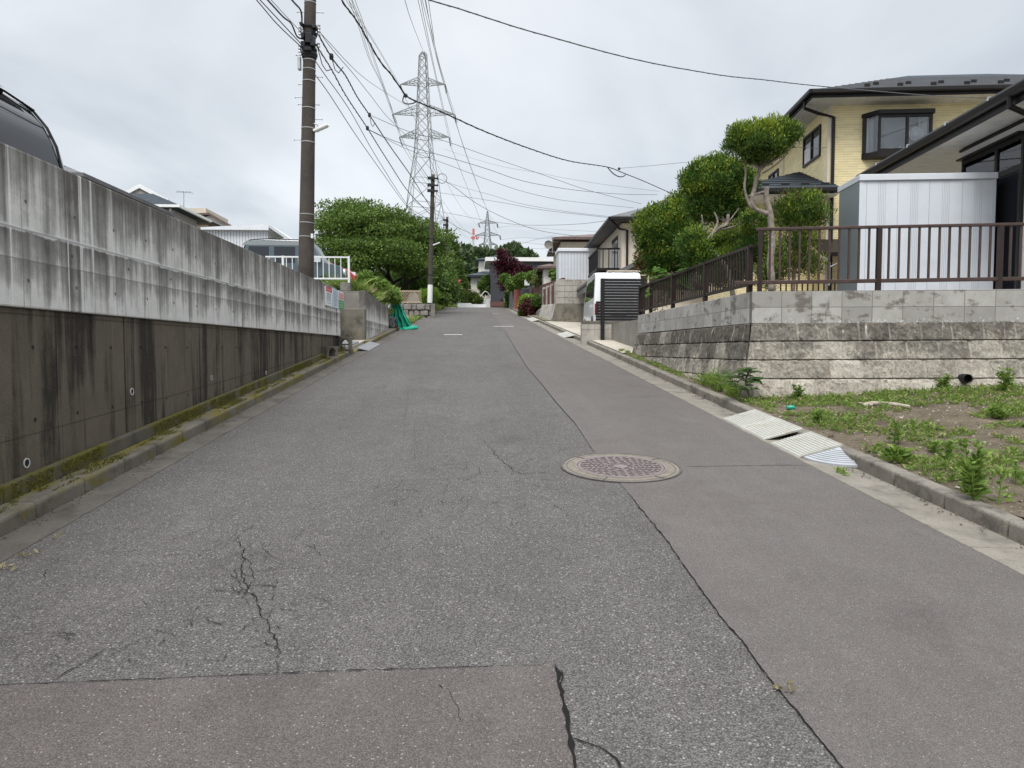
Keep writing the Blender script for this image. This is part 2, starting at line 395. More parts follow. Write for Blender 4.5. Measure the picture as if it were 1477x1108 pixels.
low = q.math('SUBTRACT', q.noise(26, 6, .7), q.mr(z, -.43, -.14, .02, .34))
base = q.mix(q.ramp(low, [(.50, 0.0), (.57, .9)]), base, (.72,.71,.69))
q.col(base); q.rough(.9); q.spec(.25); q.bump(q.math('SUBTRACT', q.noise(80, 5, .7), q.math('MULTIPLY', br.outputs['Fac'], 1.5)), .4, .01)

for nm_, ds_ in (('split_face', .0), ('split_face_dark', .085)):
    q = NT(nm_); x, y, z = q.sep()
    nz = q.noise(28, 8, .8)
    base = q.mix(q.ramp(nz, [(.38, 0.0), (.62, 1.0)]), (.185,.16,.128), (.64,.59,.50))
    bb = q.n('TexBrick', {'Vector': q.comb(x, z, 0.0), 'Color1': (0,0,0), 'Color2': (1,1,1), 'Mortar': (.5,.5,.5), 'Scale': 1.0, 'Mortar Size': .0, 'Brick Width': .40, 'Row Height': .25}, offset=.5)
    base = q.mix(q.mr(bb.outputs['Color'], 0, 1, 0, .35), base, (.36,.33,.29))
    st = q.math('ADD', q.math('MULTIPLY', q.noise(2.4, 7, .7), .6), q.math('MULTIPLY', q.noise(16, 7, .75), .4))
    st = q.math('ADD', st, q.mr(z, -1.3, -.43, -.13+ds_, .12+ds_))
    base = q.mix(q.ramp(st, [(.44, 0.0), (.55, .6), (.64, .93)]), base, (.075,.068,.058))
    pt = q.noise(3.0, 5, .6, vec=q.map((1,1,.6), loc=(8,1,2)))
    base = q.mix(q.ramp(pt, [(.62, 0.0), (.70, .5)]), base, (.17,.11,.065))
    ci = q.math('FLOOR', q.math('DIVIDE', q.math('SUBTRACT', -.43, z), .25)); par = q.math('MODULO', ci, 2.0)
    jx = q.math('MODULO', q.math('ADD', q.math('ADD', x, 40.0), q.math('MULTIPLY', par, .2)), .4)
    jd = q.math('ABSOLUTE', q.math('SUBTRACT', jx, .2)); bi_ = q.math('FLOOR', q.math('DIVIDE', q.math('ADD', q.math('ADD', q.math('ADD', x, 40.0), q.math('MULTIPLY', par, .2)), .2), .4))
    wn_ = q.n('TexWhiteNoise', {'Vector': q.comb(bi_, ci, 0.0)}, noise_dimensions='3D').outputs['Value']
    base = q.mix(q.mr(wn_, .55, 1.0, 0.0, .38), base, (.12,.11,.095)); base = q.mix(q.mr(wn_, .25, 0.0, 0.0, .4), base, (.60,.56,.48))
    jm = q.math('MULTIPLY', q.ramp(jd, [(.010, 1.0), (.018, 0.0)]), q.mr(q.noise(6, 4), .3, .6, .08, .5))
    base = q.mix(jm, base, (.50,.46,.40))
    fl = q.noise(46, 6, .8, vec=q.map(loc=(1,9,2))); base = q.mix(q.ramp(fl, [(.56, 0.0), (.64, .75)]), base, (.06,.052,.042))
    sc = q.noise(1.0, 5, .6, vec=q.map((9, 1, 2.4), loc=(3,3,3)))
    base = q.mix(q.math('MULTIPLY', q.ramp(sc, [(.62, 0.0), (.7, .85)]), q.mr(z, -.9, -.45, 0, 1)), base, (.70,.68,.64))
    q.col(base); q.rough(.95); q.spec(.2); q.bump(q.noise(70, 7, .8), .8, .02)

q = NT('soil')
base = q.mix(q.ramp(q.noise(1.6, 8, .7), [(.3, 0.0), (.7, 1.0)]), (.092,.074,.051), (.215,.178,.132))
base = q.mix(q.ramp(q.noise(9, 6, .7), [(.45, 0.0), (.7, .7)]), base, (.085,.066,.048))
pe = q.vor(60, out='Color'); pd = q.vor(60)
base = q.mix(q.math('MULTIPLY', q.ramp(q.sep(pe)[0], [(.88, 0.0), (.9, 1.0)]), q.ramp(pd, [(.25, 1.0), (.4, 0.0)])), base, (.42,.38,.33))
q.col(base); q.rough(1); q.spec(.1); q.bump(q.math('ADD', q.noise(30, 8, .75), q.noise(8, 4)), 1.0, .03)
simple('ground', (.15,.14,.10), 1, .3, .3, spec=.1)

# paints and metals
simple('brown_metal', (.028,.018,.0155), .42, .2, 9, spec=.3)
simple('brown_metal_light', (.062,.037,.031), .42, .2, 9, spec=.35)
simple('shed_white', (.60,.63,.675), .35, .05, 1.3, dirt=((.44,.43,.41), .3))
simple('shed_grey', (.20,.225,.245), .4, .05, 2)
simple('shed_line', (.42,.445,.485), .5)
simple('house_white', (.74,.73,.71), .8, .04, 2, bump=.15, bs=120, dirt=((.45,.43,.40), .25))
simple('dark_trim', (.013,.0105,.010), .45, .15, 8, spec=.28)
simple('soffit', (.68,.66,.62), .7, .05, 3, dirt=((.33,.31,.28), .4))
simple('roof_slate', (.036,.047,.058), .75, .2, 3, bump=.2, bs=30, spec=.18)
simple('roof_brown', (.11,.072,.062), .6, .25, 4, bump=.3, bs=30)
simple('roof_grey', (.10,.10,.105), .6, .2, 4, bump=.3, bs=30)
simple('cream_wall', (.62,.555,.46), .85, .05, 2, bump=.15, bs=90, dirt=((.4,.35,.29), .3))
simple('beige_wall', (.56,.50,.41), .85, .05, 2, dirt=((.4,.36,.3), .25))
simple('greige_wall', (.33,.31,.285), .85, .05, 2)
simple('offwhite_wall', (.66,.64,.60), .85, .05, 2)
simple('black_wall', (.035,.037,.045), .6, .1, 1.5)
simple('white_trim', (.75,.75,.74), .5, .04, 4)
simple('white_rail', (.66,.67,.68), .4, .03, 5)
simple('container_white', (.68,.71,.75), .5, .04, 2, dirt=((.45,.42,.38), .35))
simple('black_paint', (.016,.018,.021), .10, .05, 3, coat=1)
simple('teal_paint', (.055,.085,.10), .3, .05, 3, coat=.7)
simple('grey_paint', (.19,.205,.21), .35, .05, 3, coat=.5)
simple('red_paint', (.42,.03,.035), .3, .05, 3, coat=.7)
simple('van_white', (.76,.78,.80), .25, .02, 3, coat=.7)
simple('rubber', (.018,.018,.018), .8, .1, 9)
simple('black_plastic', (.014,.014,.016), .55, .15, 8, spec=.3)
simple('chrome', (.75,.76,.78), .18, .05, 5, metal=1)
simple('lamp_and_glare', (.75,.78,.8), .1, .05, 30)  # clear lamp lens; on windscreens its white stands in for a reflection
simple('red_lens', (.35,.02,.02), .15, .1, 30)
simple('galvanised', (.42,.44,.455), .5, .1, 3, metal=.25)
simple('pylon_steel', (.23,.245,.255), .6, .12, .4)
simple('steel_band', (.36,.36,.355), .4, .1, 5, metal=.4)
simple('cable', (.030,.031,.034), .6)
simple('cable_grey', (.10,.105,.115), .6)
simple('conductor', (.20,.21,.225), .6)
simple('tower_red', (.50,.13,.12), .7)
simple('tower_white', (.62,.62,.62), .7)
simple('bark_pale', (.21,.18,.15), .9, .5, 14, bump=.6, bs=40)
simple('bark_brown', (.16,.115,.085), .9, .35, 12, bump=.6, bs=40)
simple('bark_dark', (.030,.024,.020), .9, .3, 6, bump=.5, bs=30)
simple('plastic_ramp', (.385,.38,.345), .6, .08, 4, dirt=((.27,.24,.18), .75))
simple('rubber_corner', (.33,.345,.365), .6, .08, 6)
simple('grey_ramp', (.20,.205,.21), .7, .15, 6)
simple('net_green', (.0,.30,.19), .7, .25, 5, bump=.4, bs=60)
simple('bag_black', (.014,.014,.016), .35, .2, 6)
simple('brick_red', (.28,.105,.075), .85, .2, 10, bump=.4, bs=40)
simple('slate_block', (.12,.12,.125), .85, .25, 6, bump=.5, bs=30)
simple('line_white', (.50,.49,.47), .8, .15, 8, dirt=((.16,.15,.15), .85))
simple('sign_white', (.72,.73,.74), .5, .03, 5)
simple('sign_blue', (.60,.68,.76), .5, .03, 5)
simple('sign_red', (.55,.045,.06), .5, .05, 5)
simple('sign_pink', (.62,.20,.22), .5, .05, 5)
simple('sign_green', (.025,.28,.075), .5, .05, 5)
simple('ink', (.10,.11,.13), .6)
simple('pvc', (.50,.49,.47), .5, .1, 8)
simple('pipe_hole', (.006,.006,.006), .9)
simple('lattice', (.45,.36,.24), .7, .1, 8)
simple('bottle_green', (.02,.30,.20), .3)
simple('wood_grey', (.33,.29,.24), .9, .3, 14, bump=.6, bs=50)
simple('curtain_grey', (.26,.27,.29), .9, .08, 3)
simple('curtain_white', (.62,.61,.60), .9, .06, 3)
simple('room', (.42,.43,.46), .9, .05, 2)
simple('fan_white', (.75,.76,.77), .5)
simple('terracotta', (.42,.28,.16), .7, .2, 20)
q = simple('iron', (.205,.165,.16), .55, .15, 30, metal=.25, bump=.2, bs=200)
simple('iron_dark', (.075,.064,.062), .7, .2, 30)
concrete('manhole_collar', (.20,.18,.145), (.085,.076,.062), wet=.6, bs=140, sc=12)
simple('pole_white', (.72,.72,.71), .6, .04, 5)
simple('weld_brown', (.11,.05,.04), .6, .15, 4)

q = NT('glass'); q.col((.018,.020,.024)); q.rough(.04); q.spec(.38)
q = NT('glass_tint'); q.col((.020,.023,.028)); q.rough(.06); q.spec(.6); q = NT('pane')
tr = q.n('BsdfTransparent'); tr.inputs[0].default_value = (.93,.95,.96,1); gl = q.n('BsdfGlossy', {'Roughness': .02}); fr = q.n('Fresnel', {'IOR': 1.5})
ms = q.n('MixShader'); q.t.links.new(q.math('ADD', fr.outputs[0], .05), ms.inputs[0]); q.t.links.new(tr.outputs[0], ms.inputs[1]); q.t.links.new(gl.outputs[0], ms.inputs[2]); q.t.links.new(ms.outputs[0], q.o.inputs[0])

q = NT('yellow_siding'); x, y, z = q.sep()
row = q.math('MODULO', q.math('ADD', z, 20), .062)
gr = q.ramp(q.math('DIVIDE', row, .062), [(.0, 1.0), (.18, 0.0), (1, 0.0)])
base = q.mix(q.noise(1.5, 4), (.80,.67,.375), (.85,.735,.445))
br = q.n('TexBrick', {'Vector': q.comb(q.math('ADD', x, y), z, 0.0), 'Color1': (.9,.9,.9), 'Color2': (1.08,1.08,1.08), 'Mortar': (1,1,1), 'Scale': 1, 'Mortar Size': 0.0, 'Brick Width': .25, 'Row Height': .062})
base = q.mix(1.0, base, br.outputs['Color'], 'MULTIPLY')
base = q.mix(q.math('MULTIPLY', gr, .6), base, (.30,.25,.14))
q.col(base); q.rough(.75); q.bump(q.math('SUBTRACT', 1.0, gr), .5, .012)

def leafmat(name, c, c2, trans=.25, rough=.55):
    q = NT(name)
    ri = q.n('NewGeometry').outputs['Random Per Island']
    big = q.noise(1.3, 3)
    f = q.math('ADD', q.math('MULTIPLY', ri, .65), q.math('MULTIPLY', q.math('SUBTRACT', big, .33), 1.0), clamp=True)
    cc = q.mix(f, c, c2)
    q.col(cc); q.rough(rough); q.spec(.3)
    t = q.n('BsdfTranslucent', {'Color': cc}); ms = q.n('MixShader', {0: trans})
    q.t.links.new(q.b.outputs[0], ms.inputs[1]); q.t.links.new(t.outputs[0], ms.inputs[2]); q.t.links.new(ms.outputs[0], q.o.inputs[0])
leafmat('leaf_yew', (.030,.070,.011), (.095,.170,.022))
leafmat('leaf_tip', (.15,.235,.020), (.30,.365,.045))
leafmat('leaf_dead', (.09,.055,.02), (.19,.11,.045))
leafmat('leaf_ball', (.020,.060,.009), (.070,.155,.018))
leafmat('leaf_tree', (.035,.078,.014), (.11,.18,.03), .35)
leafmat('leaf_tree_light', (.12,.19,.03), (.21,.29,.06), .35)
leafmat('leaf_maple', (.030,.006,.012), (.085,.016,.028))
leafmat('leaf_weed', (.075,.15,.022), (.20,.30,.06), .35)
leafmat('leaf_grass', (.12,.20,.03), (.27,.36,.08), .35)
leafmat('leaf_straw', (.24,.20,.10), (.38,.33,.18), .3)
leafmat('leaf_hedge', (.12,.23,.022), (.25,.38,.05), .4)
leafmat('leaf_bush', (.05,.10,.018), (.14,.21,.045))
leafmat('leaf_red', (.05,.018,.012), (.14,.05,.03))
leafmat('leaf_fern', (.07,.16,.022), (.15,.30,.05), .35)
leafmat('leaf_mimosa', (.05,.11,.035), (.12,.22,.075), .3)
leafmat('leaf_hill', (.045,.080,.032), (.10,.145,.06), .2)
leafmat('moss_tuft', (.085,.085,.016), (.19,.17,.03), .2)

# ------------------------------------------------------------------ ground and road (the setting)
def slab(m, x0, x1, ya, yb, z0, z1, mi=0, z0b=None, z1b=None):   # block that follows the slope of the road
    a, b = rz(ya), rz(yb); z0b = z0 if z0b is None else z0b; z1b = z1 if z1b is None else z1b   # z?b: heights at x1
    m.hexa([(x0,ya,a+z0),(x1,ya,a+z0b),(x1,yb,b+z0b),(x0,yb,b+z0),(x0,ya,a+z1),(x1,ya,a+z1b),(x1,yb,b+z1b),(x0,yb,b+z1)], mi)
def frange(a, b, s):
    x = a
    while x < b - 1e-6: yield x; x += s
m = MB()
def gfn(a, b):
    x = -700 + 1400*a; y = -60 + 1500*b
    far = max(0.0, (y - 150) / 200)
    return Vector((x, y, rz(max(y, -60)) - .45 - min(4, far)))
m.grid(gfn, 40, 140); struct(m.build('ground', 'ground', smooth=True))
m = MB()
m.grid(lambda a, b: Vector((-2.6 + 5.53*a, -8 + 112*b, rz(-8 + 112*b))), 6, 224); struct(m.build('road', 'asphalt_old', smooth=True))
BND = [onroad(u, v) for (u, v) in [(1340,1260),(1215,1108),(1165,1048),(1130,1005),(1095,962),(1070,925),(1040,892),(1010,850),(985,815),(960,778),(930,742),(905,710),(880,682),(855,650),(830,612),(803,582),(780,553),(760,530),(744,504),(727,476),(721,467),(713,456)]]
BND = [(p.x, p.y) for p in BND] + [(1.2, 66), (1.25, 90)]
def bx(y):
    for (x0, y0), (x1, y1) in zip(BND, BND[1:]):
        if y0 <= y <= y1: return x0 + (x1-x0)*(y-y0)/(y1-y0)
    return BND[0][0] if y < BND[0][1] else BND[-1][0]
m = MB()
def pfn(a, b):
    y = -8 + 98*b; e = bx(y) + .012*mnoise.noise(Vector((y*5, 1, 0))) + .006*mnoise.noise(Vector((y*25, 4, 0)))
    return Vector((e + (2.935-e)*a, y, rz(y) + .004))
m.grid(pfn, 4, 900); struct(m.build('road_patch', 'asphalt_new', smooth=True))
e0 = onroad(0, 990); e1 = onroad(800, 960); e2 = onroad(828, 1108)
m = MB()
def pfn(a, b):
    x = -2.595 + (e1.x + .02*0 + 2.595)*a
    ytop = e0.y + (e1.y - e0.y)*(x - e0.x)/(e1.x - e0.x) + .012*mnoise.noise(Vector((x*6, 7, 0))) + .007*mnoise.noise(Vector((x*31, 2, 0)))
    y = -8 + (ytop + 8)*b; k = (y - e1.y)/(e2.y - e1.y)
    xr = e1.x + (e2.x - e1.x)*max(-2, min(3, k)) + .012*mnoise.noise(Vector((y*9, 3, 0)))
    x = -2.595 + (xr + 2.595)*a
    return Vector((x, y, rz(y) + .004))
m.grid(pfn, 260, 120); struct(m.build('road_patch', 'asphalt_patch', smooth=True))

# cracks, seams and tar: ragged ribbons lying on the asphalt
def ribbon(m, px, w, rag=.5, sub=7, mi=0, dz=.0065, amp=.012, seed=0):
    P = [onroad(u, v) for u, v in px]; pts = []
    for i in range(len(P)-1):
        n = max(2, int((P[i+1]-P[i]).length/.02))
        for k in range(n): pts.append(P[i].lerp(P[i+1], k/n))
    pts.append(P[-1]); vs = []; fs = []
    for i, p in enumerate(pts):
        d = pts[min(i+1, len(pts)-1)] - pts[max(0, i-1)]; s_ = Vector((-d.y, d.x, 0)).normalized()
        o = amp*(mnoise.noise(Vector((i*.23, seed, 0))) + .5*mnoise.noise(Vector((i*.71, seed, 3))))
        ww = w*(max(.12, 1 + rag*1.6*mnoise.noise(Vector((i*.33, seed, 9)))))/2
        t = i/(len(pts)-1)
        ww *= min(1, 8*t+.15, 8*(1-t)+.15)
        c = p + s_*o
        for sg in (-1, 1):
            q_ = c + s_*ww*sg; vs.append((q_.x, q_.y, rz(q_.y)+dz))
        if i: fs.append((2*i-2, 2*i-1, 2*i+1, 2*i))
    m.add(vs, fs, mi)
m = MB()
CR = [([(340,770),(352,800),(347,830),(360,855),(374,875),(377,892),(391,905),(395,925),(404,940),(402,960),(398,975)], .013),
      ([(318,845),(340,852),(360,858),(372,870)], .008), ([(345,800),(362,815),(366,832),(360,845),(367,862)], .008), ([(377,782),(385,800),(378,815)], .006),
      ([(400,835),(397,855),(388,870)], .006), ([(335,815),(345,838),(352,862),(361,876)], .008), ([(365,785),(350,796),(330,806)], .006),
      ([(292,800),(310,790),(330,780),(345,765)], .006), ([(205,800),(245,793),(285,797),(283,808)], .006), ([(150,940),(125,955),(100,968),(72,985)], .013), ([(215,920),(190,930),(165,945)], .006),
      ([(120,800),(205,795),(250,780),(290,765),(330,745)], .007), ([(430,745),(480,722),(530,708),(585,694),(640,692),(672,692),(700,685),(716,680)], .007), ([(640,692),(660,690),(692,684),(735,678)], .008),
      ([(708,648),(718,660),(732,672),(748,684),(778,683),(806,683)], .015), ([(697,636),(708,648),(720,652)], .008), ([(748,684),(775,690),(800,695)], .008), ([(680,712),(672,735),(660,748)], .006), ([(596,610),(600,640),(598,665)], .006), ([(590,560),(584,600),(583,635)], .005),
      ([(780,715),(800,730),(815,738)], .006), ([(640,990),(655,1015),(668,1045)], .005)]
for i, (p, w) in enumerate(CR): ribbon(m, p, w*.34, .9, seed=i, amp=.028)
SEAM = [(905,710),(930,742),(960,778),(985,815),(1010,850),(1040,892),(1070,925),(1095,962),(1130,1005),(1165,1048),(1215,1108),(1340,1260)]
ribbon(m, SEAM, .0055, .95, seed=31, amp=.01)
ribbon(m, [(727,476),(744,504),(760,530),(780,553),(803,582),(830,612),(855,650),(862,656)], .008, .7, seed=32, amp=.008)
ribbon(m, [(985,674),(1060,673),(1120,672),(1172,672)], .006, .7, seed=33, amp=.004)
ribbon(m, [(-200,1000),(0,990),(200,982),(420,972),(600,966),(800,960)], .0045, .95, seed=34, amp=.008)
ribbon(m, [(800,958),(806,985),(814,1020),(822,1060),(829,1108),(836,1170)], .008, .9, seed=35, amp=.008)
ribbon(m, [(796,962),(812,970),(811,985),(804,992)], .006, .6, seed=36); ribbon(m, [(824,1066),(850,1076),(872,1082),(890,1096),(896,1112)], .006, .8, seed=37)
ribbon(m, [(632,990),(640,995)], .012, .6, seed=38)
r9 = random.Random(12)
for i in range(95):
    k = r9.random()
    if k < .5: u, v = r9.gauss(360, 42), r9.gauss(865, 45)
    elif k < .8: u = r9.uniform(430, 800); v = 752 - (u-430)*.19 + r9.gauss(0, 22)
    else: u, v = r9.uniform(60, 330), r9.uniform(760, 960)
    if v < 630 or v > 965: continue
    a = r9.choice([r9.gauss(1.2, .4), r9.gauss(-.3, .4), r9.gauss(2.4, .3)]); L = r9.uniform(10, 34); pts = [(u, v)]
    for j in range(3): a += r9.gauss(0, .5); u += math.cos(a)*L/3*1.4; v += math.sin(a)*L/3*.55; pts.append((u, v))
    ribbon(m, pts, r9.uniform(.0015, .0034), .9, seed=100+i, amp=.02)
struct(m.build('road_crack', 'crack'))
m = MB()
for px, w in [([(801,965),(808,990),(813,1015),(818,1040),(823,1066),(828,1095)], .013)]: ribbon(m, px, w, .95, seed=int(w*1000), dz=.0075, amp=.014)
struct(m.build('road_tar', 'tar'))
m = MB()
for (u0, u1, v) in [(640, 667, 483), (712, 741, 471), (711, 720, 452.5)]:
    a, b = onroad(u0, v), onroad(u1, v); y0 = (a.y+b.y)/2; h = .13
    m.add([(a.x, y0-h, rz(y0-h)+.008), (b.x, y0-h, rz(y0-h)+.008), (b.x, y0+h, rz(y0+h)+.008), (a.x, y0+h, rz(y0+h)+.008)], [(0,1,2,3)])
struct(m.build('road_marking', 'line_white'))

# gutters and kerbs
m = MB()
for y in frange(-6, 60, 2.0): slab(m, -2.872, -2.603, y+.004, y+1.996, -.3, .003, z1b=.006)
struct(m.build('gutter', 'gutter_concrete', bevel=.006))
m = MB()
for y in frange(-6, 70, 2.0): slab(m, 2.938, 3.318, y+.004, y+1.996, -.3, .009, z1b=-.008)
struct(m.build('gutter', 'gutter_concrete_right', bevel=.006))
m = MB(); rr = random.Random(3)
for y in frange(-6, 48, .6):
    if 17.6 < y+.3 < 20.4: slab(m, -3.07, -2.874, y+.003, y+.597, -.3, .03); continue
    d = rr.uniform(-.006, .006); slab(m, -3.075+d, -2.874+d, y+.004, y+.596, -.3, .112+d*.6)
struct(m.build('kerb', 'kerb_mossy', bevel=.028, seg=3))
m = MB()
for y in frange(-6, 66, .6):
    d = rr.uniform(-.005, .005)
    low = 26.2 < y+.3 < 26.8
    slab(m, 3.32+d, 3.455+d, y+.004, y+.596, -.3, .10+d*.6)
struct(m.build('kerb', 'kerb_concrete', bevel=.022, seg=3))

# soil plot on the right, verge strip along the block wall, drives
def soilz(x, y): 
    return rz(y) + .088 + .066*max(0, x-3.5) + .03*mnoise.noise(Vector((x*1.3, y*1.3, 5))) + .014*mnoise.noise(Vector((x*6, y*6, 2)))
m = MB(); m.grid(lambda a, b: Vector((3.44 + 12*a*a*.6 + 12*a*.4, -4 + 20.5*b, soilz(3.44 + 12*a*a*.6 + 12*a*.4, -4 + 20.5*b))), 110, 190)
struct(m.build('soil', 'soil', smooth=True))
m = MB()
m.grid(lambda a, b: Vector((3.44 + 8*a, 16.2 + 17.8*b, rz(16.2+17.8*b)*(1-a*.25) + rz(22)*a*.25 + .115)), 8, 20); struct(m.build('driveway', 'driveway', smooth=True))
m = MB()
m.grid(lambda a, b: Vector((3.44 + 22*a, 34.3 + 49*b, rz(34.3+49*b) + .13 + min(1.6, 14*max(0, a-.03)))), 40, 30); struct(m.build('garden_ground', 'ground', smooth=True))
m = MB()
m.box(4.05, 22, 9.9, 33, .3, 2.2); struct(m.build('garden_terrace', 'lot_gravel'))
m = MB()
m.box(5.2, 24, 34.2, 60, 2, 4.72); struct(m.build('garden_terrace', 'lot_gravel'))
m = MB()
m.hexa([(-60,-10,-2),(-3.34,-10,-2),(-3.34,17,-2),(-60,17,-2),(-60,-10,2.3),(-3.34,-10,2.3),(-3.34,17,2.65),(-60,17,2.65)])
m.hexa([(-60,17,-2),(-3.9,17,-2),(-3.9,21,-2),(-60,21,-2),(-60,17,2.65),(-3.9,17,2.65),(-3.9,21,3.1),(-60,21,3.1)])
m.hexa([(-60,21,-2),(-3.3,21,-2),(-3.3,28,-2),(-60,28,-2),(-60,21,3.1),(-3.3,21,3.1),(-3.3,28,2.95),(-60,28,2.95)])
m.hexa([(-60,28,-2),(-3.3,28,-2),(-3.3,33,-2),(-60,33,-2),(-60,28,2.95),(-3.3,28,2.2),(-3.3,33,2.75),(-60,33,3.2)])
struct(m.build('parking_lot', 'lot_gravel'))
m = MB()
m.grid(lambda a, b: Vector((-60 + 57.05*a, 28 + 60*b, rz(28+60*b) + .10 + .35*max(0, min(1, (1-a)*16)))), 60, 30); struct(m.build('verge_ground', 'ground', smooth=True))
m = MB()
slab(m, -3.9, -3.08, 17.0, 21.0, -.3, .10); slab(m, -5.5, -3.08, 27, 41, -.3, .11); struct(m.build('driveway', 'driveway'))

# ------------------------------------------------------------------ left retaining wall
t = thing('retaining_wall', 'long stained concrete retaining wall, pale above a ledge and dark brown below, beside the mossy kerb', 'wall', (-3.12, 0, 0))
m = MB(); m.box(-3.32, -3.12, -7, 16.55, 1.78, 2.868); m.box(-3.325, -3.105, 16.555, 16.95, 1.78, 2.83)
m.build('upper_wall', 'wall_upper', t, bevel=.012)
m = MB()
ys = [-7, -2.5, 2.2, 6.62, 11.0, 16.95]
for a, b in zip(ys, ys[1:]): m.box(-3.36, -3.148, a+.013, b-.013, -1.2, 1.777)
m.build('lower_wall', 'wall_lower', t, bevel=.006)
m = MB(); m.box(-3.34, -3.19, -6.9, 16.9, -1.2, 1.7); m.build('joint_backing', 'crack', t)
m = MB()
for y in frange(-6, 16.8, 1.2): slab(m, -3.142, -3.078, y+.003, y+1.197, -.2, .215)
m.build('footing', 'foot_mossy', t, bevel=.014)
for (u, v, r) in [(38,668,.032), (190,565,.03), (305,545,.026), (384,538,.026)]:
    p = atX(u, v, -3.148)
    m = MB(); m.lathe([(r*1.12,-.004),(r*1.12,.006),(r*.85,.006),(r*.85,-.06)], p, 20, axis='X'); w = m.build('weep_pipe', 'pvc', t, smooth=False)
    m = MB(); m.lathe([(r*.86,.0),(r*.84,.003)], p, 20, axis='X'); m.build('pipe_opening', 'pipe_hole', w)
# moss cushions on the kerb and the foot of the wall
P = []; D = []; rg = np.random.default_rng(4)
for i in range(26000):
    y = rg.uniform(1.5, 17.4); k = rg.uniform()
    if k < .72: x = rg.uniform(-3.075, -2.90); z = rz(y) + .110
    else: x = -3.076; z = rz(y) + rg.uniform(.12, .21)
    nn = mnoise.noise(Vector((x*5, y*1.5, 0))) + .5*mnoise.noise(Vector((x*16, y*6, 3)))
    if k >= .72: nn += .12
    if nn < .17 - .20*(x < -2.98): continue
    P.append((x, y, z)); D.append((rg.normal()*.6 + (.9 if k >= .72 else 0), rg.normal()*.6, 1))
o = leaf_mesh('moss', P, D, .014, .012, 'moss_tuft', seed=3); struct(o, 'stuff'); tag(o, 'yellow-green moss on the kerb top and foot of the left wall', 'moss')

# three notices on the wall's end
def notice(u0, u1, v0, v1, lab, build):
    a = atX(u0, v0, -3.09); b = atX(u1, v0, -3.09)
    ya, yb = a.y, b.y; zt = a.z; zb = atX(u0, v1, -3.09).z
    o = thing('notice', lab, 'notice', (-3.1, (ya+yb)/2, zb), 0, 'notices on the end of the left wall')
    m = MB(); m.box(-3.1205, -3.09, ya, yb, zb, zt); m.build('board', 'sign_white' if build != 1 else 'sign_blue', o)
    def pan(y0, y1, z0, z1, mat, name, dz=.002):
        m = MB(); m.box(-3.0905, -3.09+dz, ya+(yb-ya)*y0, ya+(yb-ya)*y1, zb+(zt-zb)*z0, zb+(zt-zb)*z1); return m.build(name, mat, o)
    def lines(zs, mat, y0=.12, y1=.88, h=.022, dz=.005):
        m = MB(); r2 = random.Random(int(u0))
        for z in zs:
            x = y0
            while x < y1:
                w = r2.uniform(.05, .13)
                if x + w > y1: break
                for q in range(2): m.box(-3.0905, -3.09+dz, ya+(yb-ya)*x, ya+(yb-ya)*(x+w*(.9 if q else .35)), zb+(zt-zb)*(z+q*h*.9), zb+(zt-zb)*(z+q*h*.9+h*.55))
                x += w + .04
        m.build('lettering', mat, o)
    if build == 0:
        pan(0, 1, .76, 1, 'sign_red', 'header'); lines([.84], 'sign_white', h=.04); lines([.64, .58, .50, .43, .36, .27, .14], 'ink')
    elif build == 1: lines([.9, .82, .75, .68, .61, .54, .47, .40, .33, .26, .18, .1], 'ink', h=.016)
    else:
        pan(.08, .92, .55, .90, 'sign_pink', 'header'); pan(0, 1, 0, .50, 'sign_green', 'footer'); lines([.62, .72, .82], 'sign_white', h=.03); lines([.08, .2, .34], 'sign_white', h=.035)
notice(470, 478.5, 413, 440, 'white notice with a red header, leftmost of the three boards on the wall end', 0)
notice(480, 487, 416, 443, 'pale blue-white notice full of small text, between the two coloured boards', 1)
notice(488.5, 495.5, 419, 445, 'notice with pink upper half and green lower half at the wall end', 2)

# second wall beyond the entrance gap
t = thing('retaining_wall', 'short grey concrete wall beyond the entrance gap, with dark brown return face', 'wall', (-3.12, 0, 0))
m = MB(); m.hexa([(-3.30,21.0,.5),(-3.12,21.0,.5),(-3.12,26.7,.5),(-3.30,26.7,.5),(-3.30,21.0,3.17),(-3.12,21.0,3.17),(-3.12,26.7,2.98),(-3.30,26.7,2.98)])
m.build('side_wall', 'wall_upper', t, bevel=.01)
m = MB(); m.box(-6, -3.302, 21.002, 21.2, .8, 3.15); m.build('return_wall', 'old_concrete', t, bevel=.01)
m = MB(); m.box(-4.6, -3.1, 20.72, 20.998, .6, 2.63); m.build('lower_block', 'block_dark', t, bevel=.02)
m = MB(); m.box(-4.1, -3.9, 16.96, 20.7, .8, 2.62); m.build('inner_wall', 'old_concrete', t)
m = MB(); m.box(-3.85, -3.55, 21.01, 21.28, 3.152, 3.40); tag(m.build('concrete_block', 'old_concrete', bevel=.015), 'small grey concrete block under the end post of the white railing', 'block')

